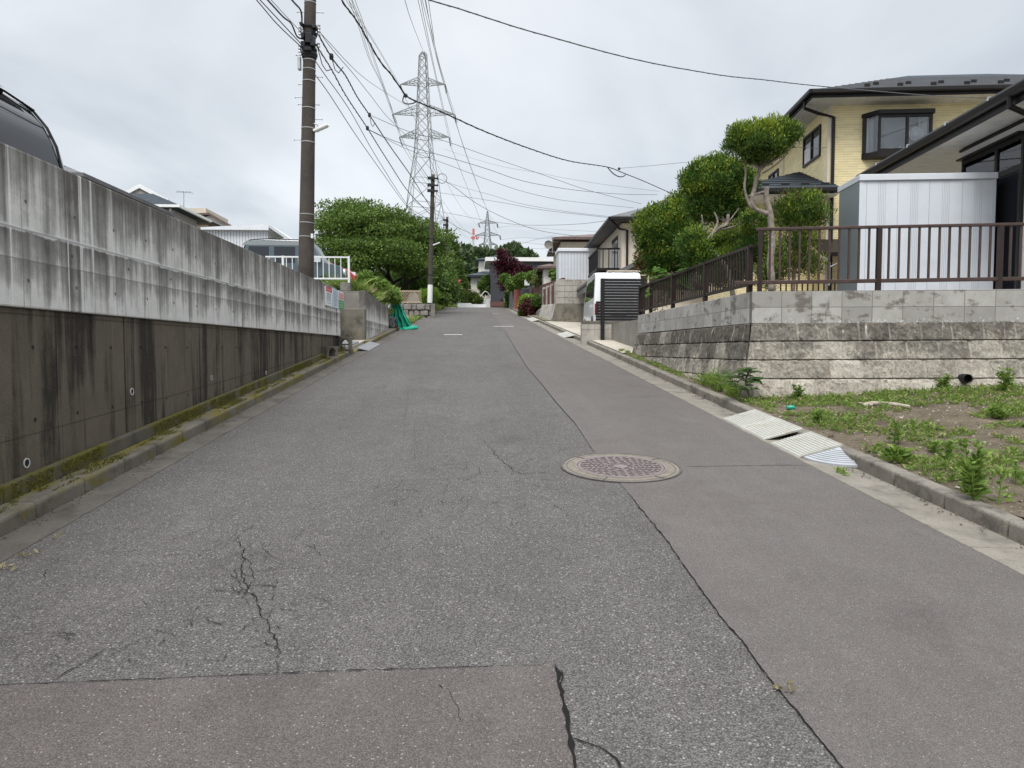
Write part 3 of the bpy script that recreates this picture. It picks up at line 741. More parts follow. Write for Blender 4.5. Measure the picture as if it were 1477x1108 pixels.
# white railing above the gap
t = thing('railing', 'white metal railing with thin bars in front of the parked cars above the wall', 'railing', (-5, 21.1, 3.4))
zt, zb = at(470, 371, 21.1).z, at(480, 402, 21.1).z
xa, xb = at(383, 371, 21.1).x, at(504, 371, 21.1).x
m = MB(); m.bar((xa, 21.1, zt), (xb, 21.1, zt), .042); m.build('top_rail', 'white_rail', t)
m = MB(); m.bar((xa, 21.1, zb), (xb, 21.1, zb), .04, .045); m.build('bottom_rail', 'white_rail', t)
for u in (408, 503): 
    x = at(u, 371, 21.1).x; m = MB(); m.bar((x, 21.1, zb-.13), (x, 21.1, zt+.03), .058); m.build('post', 'white_rail', t)
m = MB()
for u in (388, 397, 413, 421.5, 430.5, 440, 449, 457.5, 466, 474.5, 483, 491.5): x = at(u, 371, 21.1).x; m.bar((x, 21.1, zb), (x, 21.1, zt), .02)
m.build('bars', 'white_rail', t)

# hollow blocks on the kerb end, grey kerb ramps
def hollow(lab, p, w, h, d, rot, web):
    t = thing('concrete_block', lab, 'block', p, rot, 'hollow blocks by the left wall end'); M = frame(p, rot); m = MB(M)
    m.box(-w/2, w/2, -d/2, d/2, h*.84, h); m.box(-w/2, w/2, -d/2, d/2, 0, h*.14)
    m.box(-w/2, -w*.30, -d/2, d/2, h*.14, h*.84); m.box(w*.30, w/2, -d/2, d/2, h*.14, h*.84)
    for s in (-1, 1): m.prism([(s*w*.30, -d/2, h*.84), (s*w*.30, -d/2, h*.60), (s*w*.14, -d/2, h*.78), (s*w*.05, -d/2, h*.84)], (0, d, 0))
    if web: m.box(-w*.3, w*.3, -.02, .02, h*.40, h*.52)
    m.build('body', 'block_dark', t, bevel=.012)
    return t
hollow('dark hollow concrete block with an arched hole standing on the mossy kerb end', (-2.99, 16.9, rz(16.9)+.10), .30, .33, .16, -.1, True)
hollow('low dark hollow block lying left of the arched block against the wall foot', (-3.03, 15.2, rz(15.2)+.10), .46, .24, .16, 1.25, False)
def ramp_plate(lab, x0, x1, ya, yb, zl, zh, mat, grp, ridge):
    t = thing('kerb_ramp', lab, 'kerb ramp', ((x0+x1)/2, (ya+yb)/2, rz((ya+yb)/2)), 0, grp)
    m = MB(); slab(m, x0, x1, ya, yb, -.002, zl, z1b=zh, z0b=zh-.03 if zh > zl else -.002); m.build('plate', mat, t, bevel=.006)
    m = MB(); n = ridge[0]; k = ridge[1]
    L = abs(yb-ya); Wd = abs(x1-x0)
    if k == 0:
        for i in range(n):
            a = x0 + (x1-x0)*(i+.5)/n; z = zl + (zh-zl)*(i+.5)/n
            slab(m, a-.007, a+.007, ya+.025, yb-.025, z-.002, z+.004)
    else:
        for i in range(n):
            for j in range(k):
                a = x0 + (x1-x0)*(i+.5)/n; y = ya + (yb-ya)*(j+.5)/k; z = zl + (zh-zl)*(i+.5)/n
                slab(m, a-.009, a+.009, y-.014, y+.014, z-.002, z+.004)
    m.build('tread', mat, t); return t
ramp_plate('white plastic ramp plate farthest along the right kerb', 2.965, 3.36, 7.68, 8.26, .018, .125, 'plastic_ramp', 'white plastic ramps on the right gutter', (14, 0))
ramp_plate('white ribbed ramp plate between the farthest plate and the gap', 2.96, 3.37, 7.06, 7.665, .018, .128, 'plastic_ramp', 'white plastic ramps on the right gutter', (13, 0))
ramp_plate('white studded ramp plate nearest the rounded corner piece', 2.955, 3.375, 6.28, 6.88, .018, .13, 'plastic_ramp', 'white plastic ramps on the right gutter', (13, 18))
t = thing('corner_ramp', 'blue-grey rounded corner piece at the near end of the white ramps', 'kerb ramp', (3.2, 6.1, rz(6.1)))
m = MB(); n = 12; top = Vector((3.33, 6.25, rz(6.25)+.108)); ring = []
c0 = Vector((3.345, 6.262, 0))
for i in range(n+1):
    a = math.radians(180 + 92*i/n); r = .335; x = c0.x + r*math.cos(a)*1.02; y = c0.y + r*math.sin(a); ring.append(Vector((x, y, rz(y)+.02)))
vs = [top] + ring + [Vector((p.x, p.y, p.z-.022)) for p in ring]
m.add(vs, [(0, i+1, i+2) for i in range(n)] + [(i+1, n+2+i, n+3+i, i+2) for i in range(n)])
for k in range(2, 9):
    f = k/9; pts = [top.lerp(p, f) + Vector((0, 0, .004)) for p in ring]; m.tube(pts, .0035, 4)
m.build('piece', 'rubber_corner', t, smooth=False)
ramp_plate('grey ramp plate in the left gutter by the entrance gap', -2.60, -2.90, 18.0, 20.2, .02, .10, 'grey_ramp', 'grey ramps at the left entrance', (6, 0))
ramp_plate('grey plate laid flat behind the kerb in the left entrance gap', -3.1, -3.5, 17.4, 19.6, .14, .15, 'grey_ramp', 'grey ramps at the left entrance', (6, 0))
ramp_plate('white ramp plate in the right gutter by the driveway of the white van', 2.98, 3.36, 23.2, 25.2, .02, .11, 'plastic_ramp', 'white ramp by the driveway', (8, 0))
ramp_plate('white ramp plate in the right gutter before the dark red bush', 2.98, 3.36, 36.0, 39.5, .02, .11, 'plastic_ramp', 'white ramp before the dark bush', (8, 0))

# ------------------------------------------------------------------ manhole
c = onroad(895, 674.5); R0 = .515
t = thing('manhole_cover', 'round rusty iron manhole cover in a speckled concrete collar on the asphalt seam', 'manhole', (c.x, c.y, c.z))
M = Matrix.Translation(c) @ Matrix.Rotation(math.atan(SL), 4, 'X')
m = MB(M); m.lathe([(R0-.02,-.02),(R0-.02,.010),(.392,.010),(.392,-.02)], n=64); m.build('collar', 'manhole_collar', t)
m = MB(M); m.lathe([(R0,-.02),(R0,.0125),(R0-.018,.0125),(R0-.018,-.02)], n=72)
m.lathe([(R0-.05,-.02),(R0-.05,.0115),(R0-.058,.0115),(R0-.058,-.02)], n=72)
for a in (-2.05, -1.0, .6, 2.3): m.bar((.39*math.cos(a), .39*math.sin(a), .008), (R0*math.cos(a), R0*math.sin(a), .008), .012, .012)
m.build('rim', 'iron_dark', t)
m = MB(M); m.lathe([(.392,-.02),(.392,.014),(.372,.014),(.372,-.02)], n=72); m.build('frame_ring', 'iron', t)
m = MB(M); m.lathe([(.366,-.02),(.366,.006),(.0,.006)], n=72); lid = m.build('lid', 'iron_dark', t)
m = MB(M); rr = random.Random(5)
m.lathe([(.366,.004),(.366,.0135),(.345,.0135),(.345,.004)], n=64); m.lathe([(.118,.004),(.118,.0125),(.108,.0125),(.108,.004)], n=40); m.lathe([(.06,.004),(.06,.013),(.0,.013)], n=20)
for ring_r, n, L in [(.325,30,.048),(.285,26,.05),(.245,22,.05),(.205,18,.05),(.165,14,.05),(.135,11,.045),(.085,6,.04)]:
    for i in range(n):
        a = 2*math.pi*(i + (.5 if int(ring_r*1000) % 2 else 0))/n + rr.uniform(-.03, .03); p = Vector((ring_r*math.cos(a), ring_r*math.sin(a), 0))
        b = a + rr.choice([.6, -.6, 1.2, 1.57]); d = Vector((math.cos(b), math.sin(b), 0))*L*.5; q_ = Vector((-d.y, d.x, 0)).normalized()*.011
        ov = [p-d*.9-q_*.5, p-d*.5-q_, p+d*.5-q_, p+d*.9-q_*.5, p+d*.9+q_*.5, p+d*.5+q_, p-d*.5+q_, p-d*.9+q_*.5]
        m.prism([Vector((w.x, w.y, .004)) for w in ov], (0, 0, .0095))
m.build('pattern', 'iron', lid)

# ------------------------------------------------------------------ vehicles
def clip(poly, z0, up):
    out_ = []
    for i, a in enumerate(poly):
        b = poly[(i+1) % len(poly)]; ia = (a[1] >= z0) == up or a[1] == z0; ib = (b[1] >= z0) == up or b[1] == z0
        if ia: out_.append(a)
        if ia != ib: t = (z0-a[1])/(b[1]-a[1]); out_.append((a[0]+(b[0]-a[0])*t, z0))
    return out_
class Car:
    def __init__(s, root, prof, w, zb, zt, tum, paint):
        s.r, s.w, s.zb, s.zt, s.tum = root, w, zb, zt, tum; s.M = wmat(root)
        s.prof = prof; cx = sum(p[0] for p in prof)/len(prof); cz = (min(p[1] for p in prof)+max(p[1] for p in prof))/2; s.c = (cx, cz)
        full = []
        for i, a in enumerate(prof):
            b = prof[(i+1) % len(prof)]; full.append(a)
            if (a[1]-zb)*(b[1]-zb) < 0: t = (zb-a[1])/(b[1]-a[1]); full.append((a[0]+(b[0]-a[0])*t, zb))
        m = MB(s.M); n = len(full); vs = []; fs = []
        SL_ = [(-1, .05), (-.985, .022), (-.94, .006), (-.86, 0), (0, 0), (.86, 0), (.94, .006), (.985, .022), (1, .05)]
        for k, ins in SL_:
            for x, z in full: vs.append(s.pt(x, z, k, ins))
        for i in range(len(SL_)-1):
            for j in range(n): fs.append((i*n+j, i*n+(j+1) % n, (i+1)*n+(j+1) % n, (i+1)*n+j))
        m.add(vs, fs)
        for k in (-1, 1):
            for up in (True, False):
                pl = clip(full, zb, up)
                if len(pl) > 2: m.add([s.pt(x, z, k, .05) for x, z in pl], [tuple(range(len(pl)))])
        s.body = m.build('body', paint, root, smooth=True); s.body.data.set_sharp_from_angle(angle=math.radians(28))
        b = s.body.modifiers.new('bevel', 'BEVEL'); b.width = .02; b.segments = 2; b.limit_method = 'ANGLE'; b.angle_limit = math.radians(50)
    def pt(s, x, z, k, ins=0):
        dx_, dz_ = x-s.c[0], z-s.c[1]; L = math.hypot(dx_, dz_); f = 1 - ins/max(L, .2)
        x, z = s.c[0]+dx_*f, s.c[1]+dz_*f
        y = k*s.w/2*(1 - s.tum*max(0, (z-s.zb)/(s.zt-s.zb)))
        return (x, y, z)
    def side(s, polys, mat, name, off=.006, sides=(-1, 1)):
        for k in sides:
            for pl in polys:
                m = MB(s.M); a = []
                for x, z in pl:
                    y = k*(s.w/2*(1 - s.tum*max(0, (z-s.zb)/(s.zt-s.zb))) + off); a.append((x, y, z))
                m.prism(a, (0, -k*.012, 0)); m.build(name, mat, s.r)
    def strip(s, pts, ext, mat, name, off=.008, ns=6):
        m = MB(s.M); vs = []; fs = []; n = len(pts)
        for j, (x, z) in enumerate(pts):
            a, b = pts[max(0, j-1)], pts[min(n-1, j+1)]; tx, tz = b[0]-a[0], b[1]-a[1]; L = math.hypot(tx, tz) or 1
            nx, nz = tz/L, -tx/L
            if (x-s.c[0])*nx + (z-s.c[1])*nz < 0: nx, nz = -nx, -nz
            for i in range(ns+1):
                k = -ext + 2*ext*i/ns; p = s.pt(x, z, k); vs.append((p[0]+nx*off, p[1], p[2]+nz*off))
        for j in range(n-1):
            for i in range(ns): fs.append((j*(ns+1)+i, j*(ns+1)+i+1, (j+1)*(ns+1)+i+1, (j+1)*(ns+1)+i))
        m.add(vs, fs); return m.build(name, mat, s.r, smooth=True)
    def wheels(s, xs, r=.30, w=.18):
        for x in xs:
            for k in (-1, 1):
                m = MB(s.M); y = k*(s.w/2 - w/2 + .005)
                m.lathe([(r*.62,-w/2),(r*.95,-w/2),(r,-w/2+.03),(r,w/2-.03),(r*.95,w/2),(r*.62,w/2)], (x, y, r), 28, axis='Y'); tr = m.build('wheel', 'rubber', s.r, smooth=False)
                m = MB(s.M); m.lathe([(r*.63,-w*.48),(r*.6,w*.35),(0,w*.35)], (x, y, r), 20, axis='Y'); m.lathe([(r*.63,-w*.48),(r*.5,-w*.42),(r*.2,-w*.36),(0,-w*.36)], (x, y, r), 20, axis='Y'); m.build('rim', 'chrome', tr)
                m = MB(s.M); a = [(x + (r+.05)*math.cos(q), k*(s.w/2+.004), max(.22, r + (r+.05)*math.sin(q))) for q in [math.pi*i/10 for i in range(11)]]
                m.prism(a, (0, -k*.10, 0)); m.build('wheel_arch', 'black_plastic', s.r)

t = thing('parked_van', 'black minivan with a wide dark rear window, showing above the left wall top', 'van', (-6.22, 6.32, 2.14), math.pi)
pf = [(-2.28,.28),(-2.36,.45),(-2.36,.85),(-2.34,1.02),(-2.29,1.25),(-2.22,1.42),(-2.12,1.55),(-1.98,1.66),(-1.8,1.745),(-1.5,1.80),(-.6,1.84),(.4,1.82),(.95,1.72),(1.75,1.12),(2.15,.98),(2.34,.80),(2.38,.45),(2.3,.28)]
c = Car(t, pf, 1.72, .98, 1.84, .12, 'black_paint')
c.strip([(-2.345,1.0),(-2.29,1.25),(-2.22,1.42),(-2.12,1.55),(-2.02,1.63)], .80, 'glass', 'rear_window', ns=8)
c.side([[(-2.20,1.04),(-1.3,1.04),(-1.3,1.62),(-1.72,1.64),(-1.98,1.50),(-2.12,1.3)],[(-1.22,1.04),(-.2,1.04),(-.2,1.64),(-1.22,1.62)],[(-.12,1.04),(1.2,1.06),(.75,1.55),(-.12,1.64)]], 'glass_tint', 'window')
c.strip([(.98,1.72),(1.72,1.14)], .84, 'glass_tint', 'windscreen')
c.strip([(-2.13,1.585),(-2.06,1.63),(-1.9,1.72),(-1.7,1.79),(-1.5,1.815)], .84, 'grey_paint', 'spoiler', off=.045)
m = MB(c.M)
for k in (-1, 1):
    m.tube([(-2.35*1+.0, k*.715, 1.0), (-2.31, k*.70, 1.25), (-2.24, k*.68, 1.42), (-2.14, k*.66, 1.555), (-2.04, k*.64, 1.64)], .012, 6)
m.tube([(-2.14, -.66, 1.57), (-2.05, -.4, 1.65), (-2.05, .4, 1.65), (-2.14, .66, 1.57)], .010, 6); m.build('seal', 'black_plastic', t)
m = MB(c.M); m.tube([(-2.40, .1, .98), (-2.375, -.30, 1.02), (-2.365, -.50, 1.0)], .014, 6); m.build('wiper', 'black_plastic', t)
m = MB(c.M); m.box(-2.09, -2.05, -.30, -.26, 1.60, 1.64); m.build('washer_nozzle', 'black_plastic', t)
for k in (-1, 1): c.strip([(-2.36,.62),(-2.35,.9)], .3, 'red_lens', 'bumper_lamp') if k < 0 else None
c.wheels([-1.45, 1.45])

t = thing('parked_car', 'boxy teal off-roader with grey roof parked behind the white railing', 'car', (-5.80, 24.0, 3.12), math.radians(2))
pf = [(-1.5,.42),(-1.58,.6),(-1.60,1.02),(-1.56,1.35),(-1.44,1.74),(-1.32,1.82),(-.9,1.86),(.45,1.84),(.66,1.76),(1.02,1.12),(1.52,1.02),(1.6,.9),(1.62,.5),(1.5,.40)]
c = Car(t, pf, 1.5, 1.06, 1.86, .10, 'teal_paint')
c.strip([(-1.53,1.46),(-1.44,1.74),(-1.32,1.82),(-.9,1.86),(.45,1.84),(.64,1.77)], .955, 'grey_paint', 'roof', off=.018)
c.side([[(-1.44,1.10),(-.72,1.10),(-.72,1.62),(-1.34,1.62)],[(-.56,1.10),(.10,1.10),(.10,1.62),(-.56,1.62)],[(.22,1.10),(.80,1.12),(.58,1.60),(.22,1.62)]], 'glass_tint', 'window')
c.side([[(-1.56,1.66),(.52,1.66),(.44,1.80),(-1.42,1.80)]], 'grey_paint', 'roof_side', off=.004)
c.strip([(.67,1.73),(1.0,1.16)], .82, 'lamp_and_glare', 'windscreen')  # reflection on the windscreen painted in as a near-white base colour
m = MB(c.M)
for z in (.55, .72, .88): m.box(1.615, 1.66, -.45, .45, z-.04, z+.04)
m.build('grille', 'chrome', t)
for k in (-1, 1):
    m = MB(c.M); m.lathe([(.0,0),(.12,.0),(.12,.05),(.0,.06)], (1.6, k*.55, .82), 18, axis='X'); m.build('headlight', 'lamp_and_glare', t)
    m = MB(c.M); m.box(.72, .92, k*.80-.07, k*.80+.07, 1.12, 1.32); m.build('mirror', 'chrome', t)
m = MB(c.M); m.box(1.55, 1.78, -.74, .74, .34, .52); m.build('bumper', 'black_plastic', t, bevel=.03)
c.wheels([-1.0, 1.02], .33)

t = thing('parked_car', 'small red car parked just beyond the teal off-roader, front towards the road', 'car', (-5.72, 25.75, 3.24), math.radians(-2))
pf = [(-1.7,.3),(-1.75,.8),(-1.6,1.1),(-1.2,1.48),(.3,1.52),(.9,1.15),(1.5,.95),(1.7,.75),(1.72,.35)]
c = Car(t, pf, 1.5, .92, 1.52, .14, 'red_paint')
c.side([[(-1.4,1.0),(-.5,1.0),(-.5,1.4),(-1.15,1.4)],[(-.42,1.0),(.75,1.0),(.3,1.4),(-.42,1.4)]], 'glass_tint', 'window'); c.strip([(.33,1.50),(.88,1.17)], .8, 'lamp_and_glare', 'windscreen')
for k in (-1, 1):
    m = MB(c.M); m.box(1.45, 1.69, k*.6-.12, k*.6+.12, .72, .88); m.build('headlight', 'lamp_and_glare', t)
c.wheels([-1.1, 1.1], .28)

t = thing('parked_van', 'white box van with black side windows parked behind the dark slatted screen', 'van', (4.50, 23.0, rz(22)+.16), math.radians(90-3.5))
pf = [(-1.62,.30),(-1.68,.45),(-1.68,.95),(-1.62,1.5),(-1.56,1.80),(-1.42,1.90),(-.9,1.95),(.8,1.94),(1.1,1.86),(1.55,1.15),(1.68,.9),(1.7,.4),(1.6,.28)]
c = Car(t, pf, 1.48, .98, 1.95, .09, 'van_white')
c.side([[(-1.50,1.14),(-.55,1.14),(-.55,1.72),(-1.36,1.74)],[(-.48,1.14),(.40,1.14),(.40,1.72),(-.48,1.72)],[(.47,1.14),(1.25,1.14),(1.02,1.68),(.47,1.72)]], 'glass', 'window')
c.strip([(-1.655,1.10),(-1.61,1.45),(-1.57,1.70)], .80, 'glass', 'rear_window'); c.strip([(1.13,1.82),(1.52,1.2)], .84, 'glass', 'windscreen')
for k in (-1, 1):
    m = MB(c.M); m.box(-1.70, -1.66, k*.66-.06, k*.66+.06, .62, .95); m.build('tail_light', 'red_lens', t)
m = MB(c.M); m.box(-1.69, -1.675, -.25, .25, .60, .78); m.build('number_plate', 'sign_white', t)
c.wheels([-1.15, 1.15], .28)

# ------------------------------------------------------------------ utility poles
def pole(lab, base, top, r0, r1, zbase, mat='pole_concrete', ztop=None, grp='utility poles on the left', white=0):
    A, B = at(*base), at(*top); d = (B - A).normalized()
    P0 = A - d*((A.z - zbase)/d.z); P1 = B if ztop is None else A + d*((ztop - A.z)/d.z)
    L = (P1-P0).length; k = (r1-r0)/(B-A).length
    ra = lambda p: r0 + k*(p-A).dot(d)
    t = thing('utility_pole', lab, 'utility pole', P0, 0, grp)
    m = MB(); m.tube([P0.lerp(P1, i/10) for i in range(11)], [ra(P0.lerp(P1, i/10)) for i in range(11)], 28); m.build('shaft', mat, t, smooth=False).data.polygons.foreach_set('use_smooth', [True]*280 + [False]*2)
    def on(v, u=None):                                   # point on the axis at picture row v
        lo, hi = P0, P1
        for _ in range(40):
            mid = (lo+hi)/2; q = RC.transposed() @ (mid-CAM); vv = 554 - F*q.y/(-q.z)
            if vv > v: lo = mid
            else: hi = mid
        return (lo+hi)/2
    return t, P0, P1, ra, on, d
t, P0, P1, ra, on, dd = pole('big dark concrete utility pole behind the left wall, with bands, step bolts and lamp', (441.5,385,15.1), (447.5,2,15.1), .158, .115, 2.3, ztop=12.2)
def band(m, p, r, h, n=24): m.tube([p - dd*h/2, p + dd*h/2], r, n)
for v in (5, 54, 88, 101, 118, 157, 186, 206, 310, 322, 342): m = MB(); p = on(v); band(m, p, ra(p)+.006, .018); m.build('band', 'steel_band', t)
for v, s_ in ((18,1),(18,-1),(80,-1),(111,1),(141,-1),(172,1),(202,-1),(122,-1.2),(151,-1.2),(151,1.2)):
    m = MB(); p = on(v); a = p + Vector((s_*.10, 0, 0)); e = p + Vector((s_*(ra(p)+(.15 if abs(s_)==1 else .05)), 0, 0)); m.tube([a, e], .009, 6); m.tube([e - Vector((s_*.012,0,0)), e], .02, 8); m.build('step_bolt', 'galvanised', t)
m = MB()
for v, h, r in ((40,.05,.035),(50,.06,.03),(72,.05,.03),(79,.07,.04),(83,.05,.025)): p = on(v); band(m, p, ra(p)+r, h, 14)
for v, dx_, w, h in ((60,.02,.13,.20),(66,.10,.08,.16),(70,-.09,.08,.13),(57,-.10,.06,.1),(76,.0,.15,.07),(44,.13,.09,.06),(40,-.13,.07,.05)):
    p = on(v); m.box(p.x+dx_-w/2, p.x+dx_+w/2, p.y-.21, p.y-.08, p.z-h/2, p.z+h/2)
m.build('cable_fittings', 'black_plastic', t, bevel=.008)
for v, sx in ((40,1),(44,1),(49,1),(66,1),(44,-1),(49,-1),(70,-1),(74,-1)):
    m = MB(); p = on(v); e = p + Vector((sx*.19, -.03, 0)); m.tube([p, e], .014, 6); m.lathe([(0,-.04),(.035,-.035),(.022,0),(.035,.035),(0,.04)], e, 10); m.build('insulator', 'galvanised', t)
p = on(92); m = MB(); m.box(p.x-.23, p.x-.17, p.y-.06, p.y+.06, p.z-.13, p.z+.13); m.build('junction_box', 'galvanised', t, bevel=.01)
p = on(342); m = MB(); m.box(p.x+.125, p.x+.165, p.y-.17, p.y-.10, p.z-.045, p.z+.045); m.build('tag_plate', 'sign_white', t)
p = on(188); L0 = p + Vector((.15, -.03, -.02))
t2 = thing('street_lamp', 'slim white lamp head on a short arm on the big utility pole', 'street lamp', L0, 0)
m = MB(); m.tube([p + Vector((.09,-.03,.14)), p + Vector((.20,-.05,.10)), p + Vector((.20,-.05,.02))], .016, 8); m.build('bracket', 'galvanised', t2)
m = MB(); a = p + Vector((.13, -.05, -.03)); b = p + Vector((.44, -.18, .06)); m.bar(a, b, .10, .05); m.build('lamp_head', 'pole_white', t2, bevel=.012)
m = MB(); m.bar(a.lerp(b,.15)+Vector((0,0,-.03)), a.lerp(b,.92)+Vector((0,0,-.03)), .07, .012); m.build('diffuser', 'lamp_and_glare', t2)
POLE1 = on

t, P0, P1, ra, on2, dd = pole('slender concrete utility pole with a white painted foot by the clipped hedge', (620,437,42.6), (624.5,252,42.6), .142, .113, 3.9)
m = MB(); p = on2(437); q_ = on2(411); m.tube([p, q_], ra(p)+.008, 20); m.build('white_foot', 'pole_white', t)
m = MB()
for v in (258, 266, 274, 283, 300, 345, 397): p = on2(v); band(m, p, ra(p)+.012, .05, 14)
for v in (258, 268, 276): p = on2(v); m.box(p.x-.30, p.x+.12, p.y-.22, p.y-.1, p.z-.08, p.z+.08); m.box(p.x+.1, p.x+.34, p.y-.2, p.y-.1, p.z-.05, p.z+.03)
m.build('cable_fittings', 'black_plastic', t)
m = MB(); p = on2(258); m.tube([p + Vector((.55+.28*math.cos(a), -.1, .28*math.sin(a))) for a in [2*math.pi*i/16 for i in range(17)]], .018, 5); m.build('cable_loop', 'cable', t)
p = on2(353); t2 = thing('street_lamp', 'small white lamp head on the slender pole with the white foot', 'street lamp', p, 0)
m = MB(); m.bar(p + Vector((.12,-.1,-.05)), p + Vector((.52,-.2,.10)), .14, .07); m.build('lamp_head', 'pole_white', t2, bevel=.02)
m = MB(); m.tube([p, p + Vector((.2,-.1,.02))], .02, 6); m.build('bracket', 'galvanised', t2)
t, P0, P1, ra, on3, dd = pole('dark utility pole half hidden by leaves, third along the left side', (643,440,74), (645,313,74), .17, .13, 5.5)
m = MB()
for v in (318, 325, 333): p = on3(v); band(m, p, ra(p)+.02, .08, 12); m.box(p.x-.4, p.x+.15, p.y-.22, p.y-.1, p.z-.09, p.z+.09)
m.build('cable_fittings', 'black_plastic', t)
p = on3(378); t2 = thing('street_lamp', 'tiny white lamp head on the third pole along the left', 'street lamp', p, 0)
m = MB(); m.bar(p + Vector((.12,-.1,-.05)), p + Vector((.55,-.2,.10)), .16, .08); m.build('lamp_head', 'pole_white', t2)
t, P0, P1, ra, on4, dd = pole('pale thin utility pole with a transformer near the stop sign', (664,440,105), (663.5,351,105), .17, .13, 5.5, 'pole_pale')
m = MB(); p = on4(368); m.lathe([(0,-.5),(.3,-.48),(.3,.4),(0,.45)], p + Vector((.35,-.2,0)), 14); m.box(p.x-1.6, p.x-.9, p.y-.2, p.y+.2, p.z-.4, p.z+.3); m.box(p.x-1.2,p.x+1.2,p.y-.1,p.y,p.z+.6,p.z+.72); m.build('transformer', 'black_plastic', t)

# ------------------------------------------------------------------ wires
def cat_rom(P, n=7):
    out_ = []
    for i in range(len(P)-1):
        a, b, c_, d_ = P[max(0, i-1)], P[i], P[i+1], P[min(len(P)-1, i+2)]
        for k in range(n):
            t_ = k/n; out_.append(.5*((2*b) + (c_-a)*t_ + (2*a-5*b+4*c_-d_)*t_*t_ + (3*b-a-3*c_+d_)*t_**3))
    return out_ + [P[-1]]
def wire(A, B, px, r, mat, lab, grp='overhead cables', name='overhead_cable', cat='cable', ends=(True, True), twist=0):
    A = at(*A) if isinstance(A, tuple) else A; B = at(*B) if isinstance(B, tuple) else B
    D = Vector((B.x-A.x, B.y-A.y)); P = []
    for u, v in px:
        d = ray(u, v); det = d.x*(-D.y) + D.x*d.y
        t_ = ((A.x-CAM.x)*(-D.y) + D.x*(A.y-CAM.y))/det; P.append(CAM + d*t_)
    if ends[0]: P.insert(0, A)
    if ends[1]: P.append(B)
    Q = cat_rom(P); m = MB(); m.tube(Q, r, 6)
    if twist:
        H = []; s_ = 0
        for i in range(len(Q)-1):
            n = max(1, int((Q[i+1]-Q[i]).length/.06))
            for k in range(n):
                s_ += .06; H.append(Q[i].lerp(Q[i+1], k/n) + Vector((math.cos(s_*twist)*r*1.3, 0, math.sin(s_*twist)*r*1.3)))
        m.tube(H, r*.35, 4)
    return tag(m.build(name, mat), lab, cat, grp)
def att(on, v, dx_=0): p = on(v); return p + Vector((dx_, -.05, 0))
A = att
# incoming lines over the left wall to the big pole
for i, (px, v, r, lab) in enumerate([([(370,0),(400,35)], 70, .010, 'thin cable arriving from the top edge at the big pole, lowest on its left'), ([(375,0),(405,32)], 66, .010, 'thin cable just above the lowest one left of the big pole'),
        ([(386,0),(408,24),(420,34),(428,52)], 58, .016, 'thick cable with a drooping end left of the big pole'), ([(391,0),(415,26)], 49, .006, 'fine wire between the thick cables left of the big pole'), ([(421,0),(434,16)], 40, .018, 'thick bundle meeting the top of the big pole from the left')]):
    u0, v0 = px[0]; st = at(u0 - (px[1][0]-u0)*4, v0 - (px[1][1]-v0)*4, 10.5)
    wire(st, A(POLE1, v, -.15), px, r, 'cable', lab)
# from the big pole to the slender pole
wire(A(POLE1, 44, .16), A(on2, 303), [(461,53),(477,81),(488,96),(499,110),(516,141),(533,166),(562,210),(591,251),(608,278)], .016, 'cable', 'thickest twisted cable from the big pole down to the slender pole', twist=28)
wire(A(POLE1, 66, .16), A(on2, 312), [(458,68),(478,100),(496,133),(512,158),(530,185),(560,233),(591,279)], .014, 'cable', 'second thick cable from the big pole, carrying a joint halfway', twist=20)
wire(A(POLE1, 88, .12), A(on2, 332), [(470,110),(505,160),(545,230),(591,300)], .010, 'cable_grey', 'upper of two plain cables below the thick ones')
wire(A(POLE1, 108, .12), A(on2, 338), [(475,136),(510,190),(545,240),(590,302)], .010, 'cable_grey', 'lower of two plain cables below the thick ones')
wire(A(POLE1, 36, .12), (640,203,60), [(475,66),(510,107),(533,136),(565,175),(600,201)], .008, 'cable_grey', 'fine wire high between the big pole and the pylon')
wire(A(POLE1, 40, .12), (620,170,60), [(470,56),(520,108),(560,136),(600,160)], .007, 'cable_grey', 'finest wire slanting from the big pole behind the pylon arms')
for u, v, Y, lb in ((478,82,16.2,'nearest the big pole'),(530,185,22.6,'lower of the two in mid air'),(533,166,22.6,'upper of the two in mid air')): m = MB(); p = at(u, v, Y); m.lathe([(0,-.07),(.04,-.06),(.05,0),(.04,.06),(0,.07)], p, 10); tag(m.build('cable_joint', 'black_plastic'), 'black cable joint on the thick cables, ' + lb, 'cable joint', 'joints on the thick cables')
m = MB()
for a in ((478,82,495,97,16.4),(458,68,479,100,15.6),(533,166,541,177,22.9)):
    p, q_ = at(a[0],a[1],a[4]), at(a[2],a[3],a[4]+.4); m.tube([p, p.lerp(q_,.3)-Vector((0,0,.22)), p.lerp(q_,.6)-Vector((0,0,.22)), q_], .010, 5)
tag(m.build('cable_loop', 'black_plastic'), 'small drooping loops on the thick cables right of the big pole', 'cable loop')
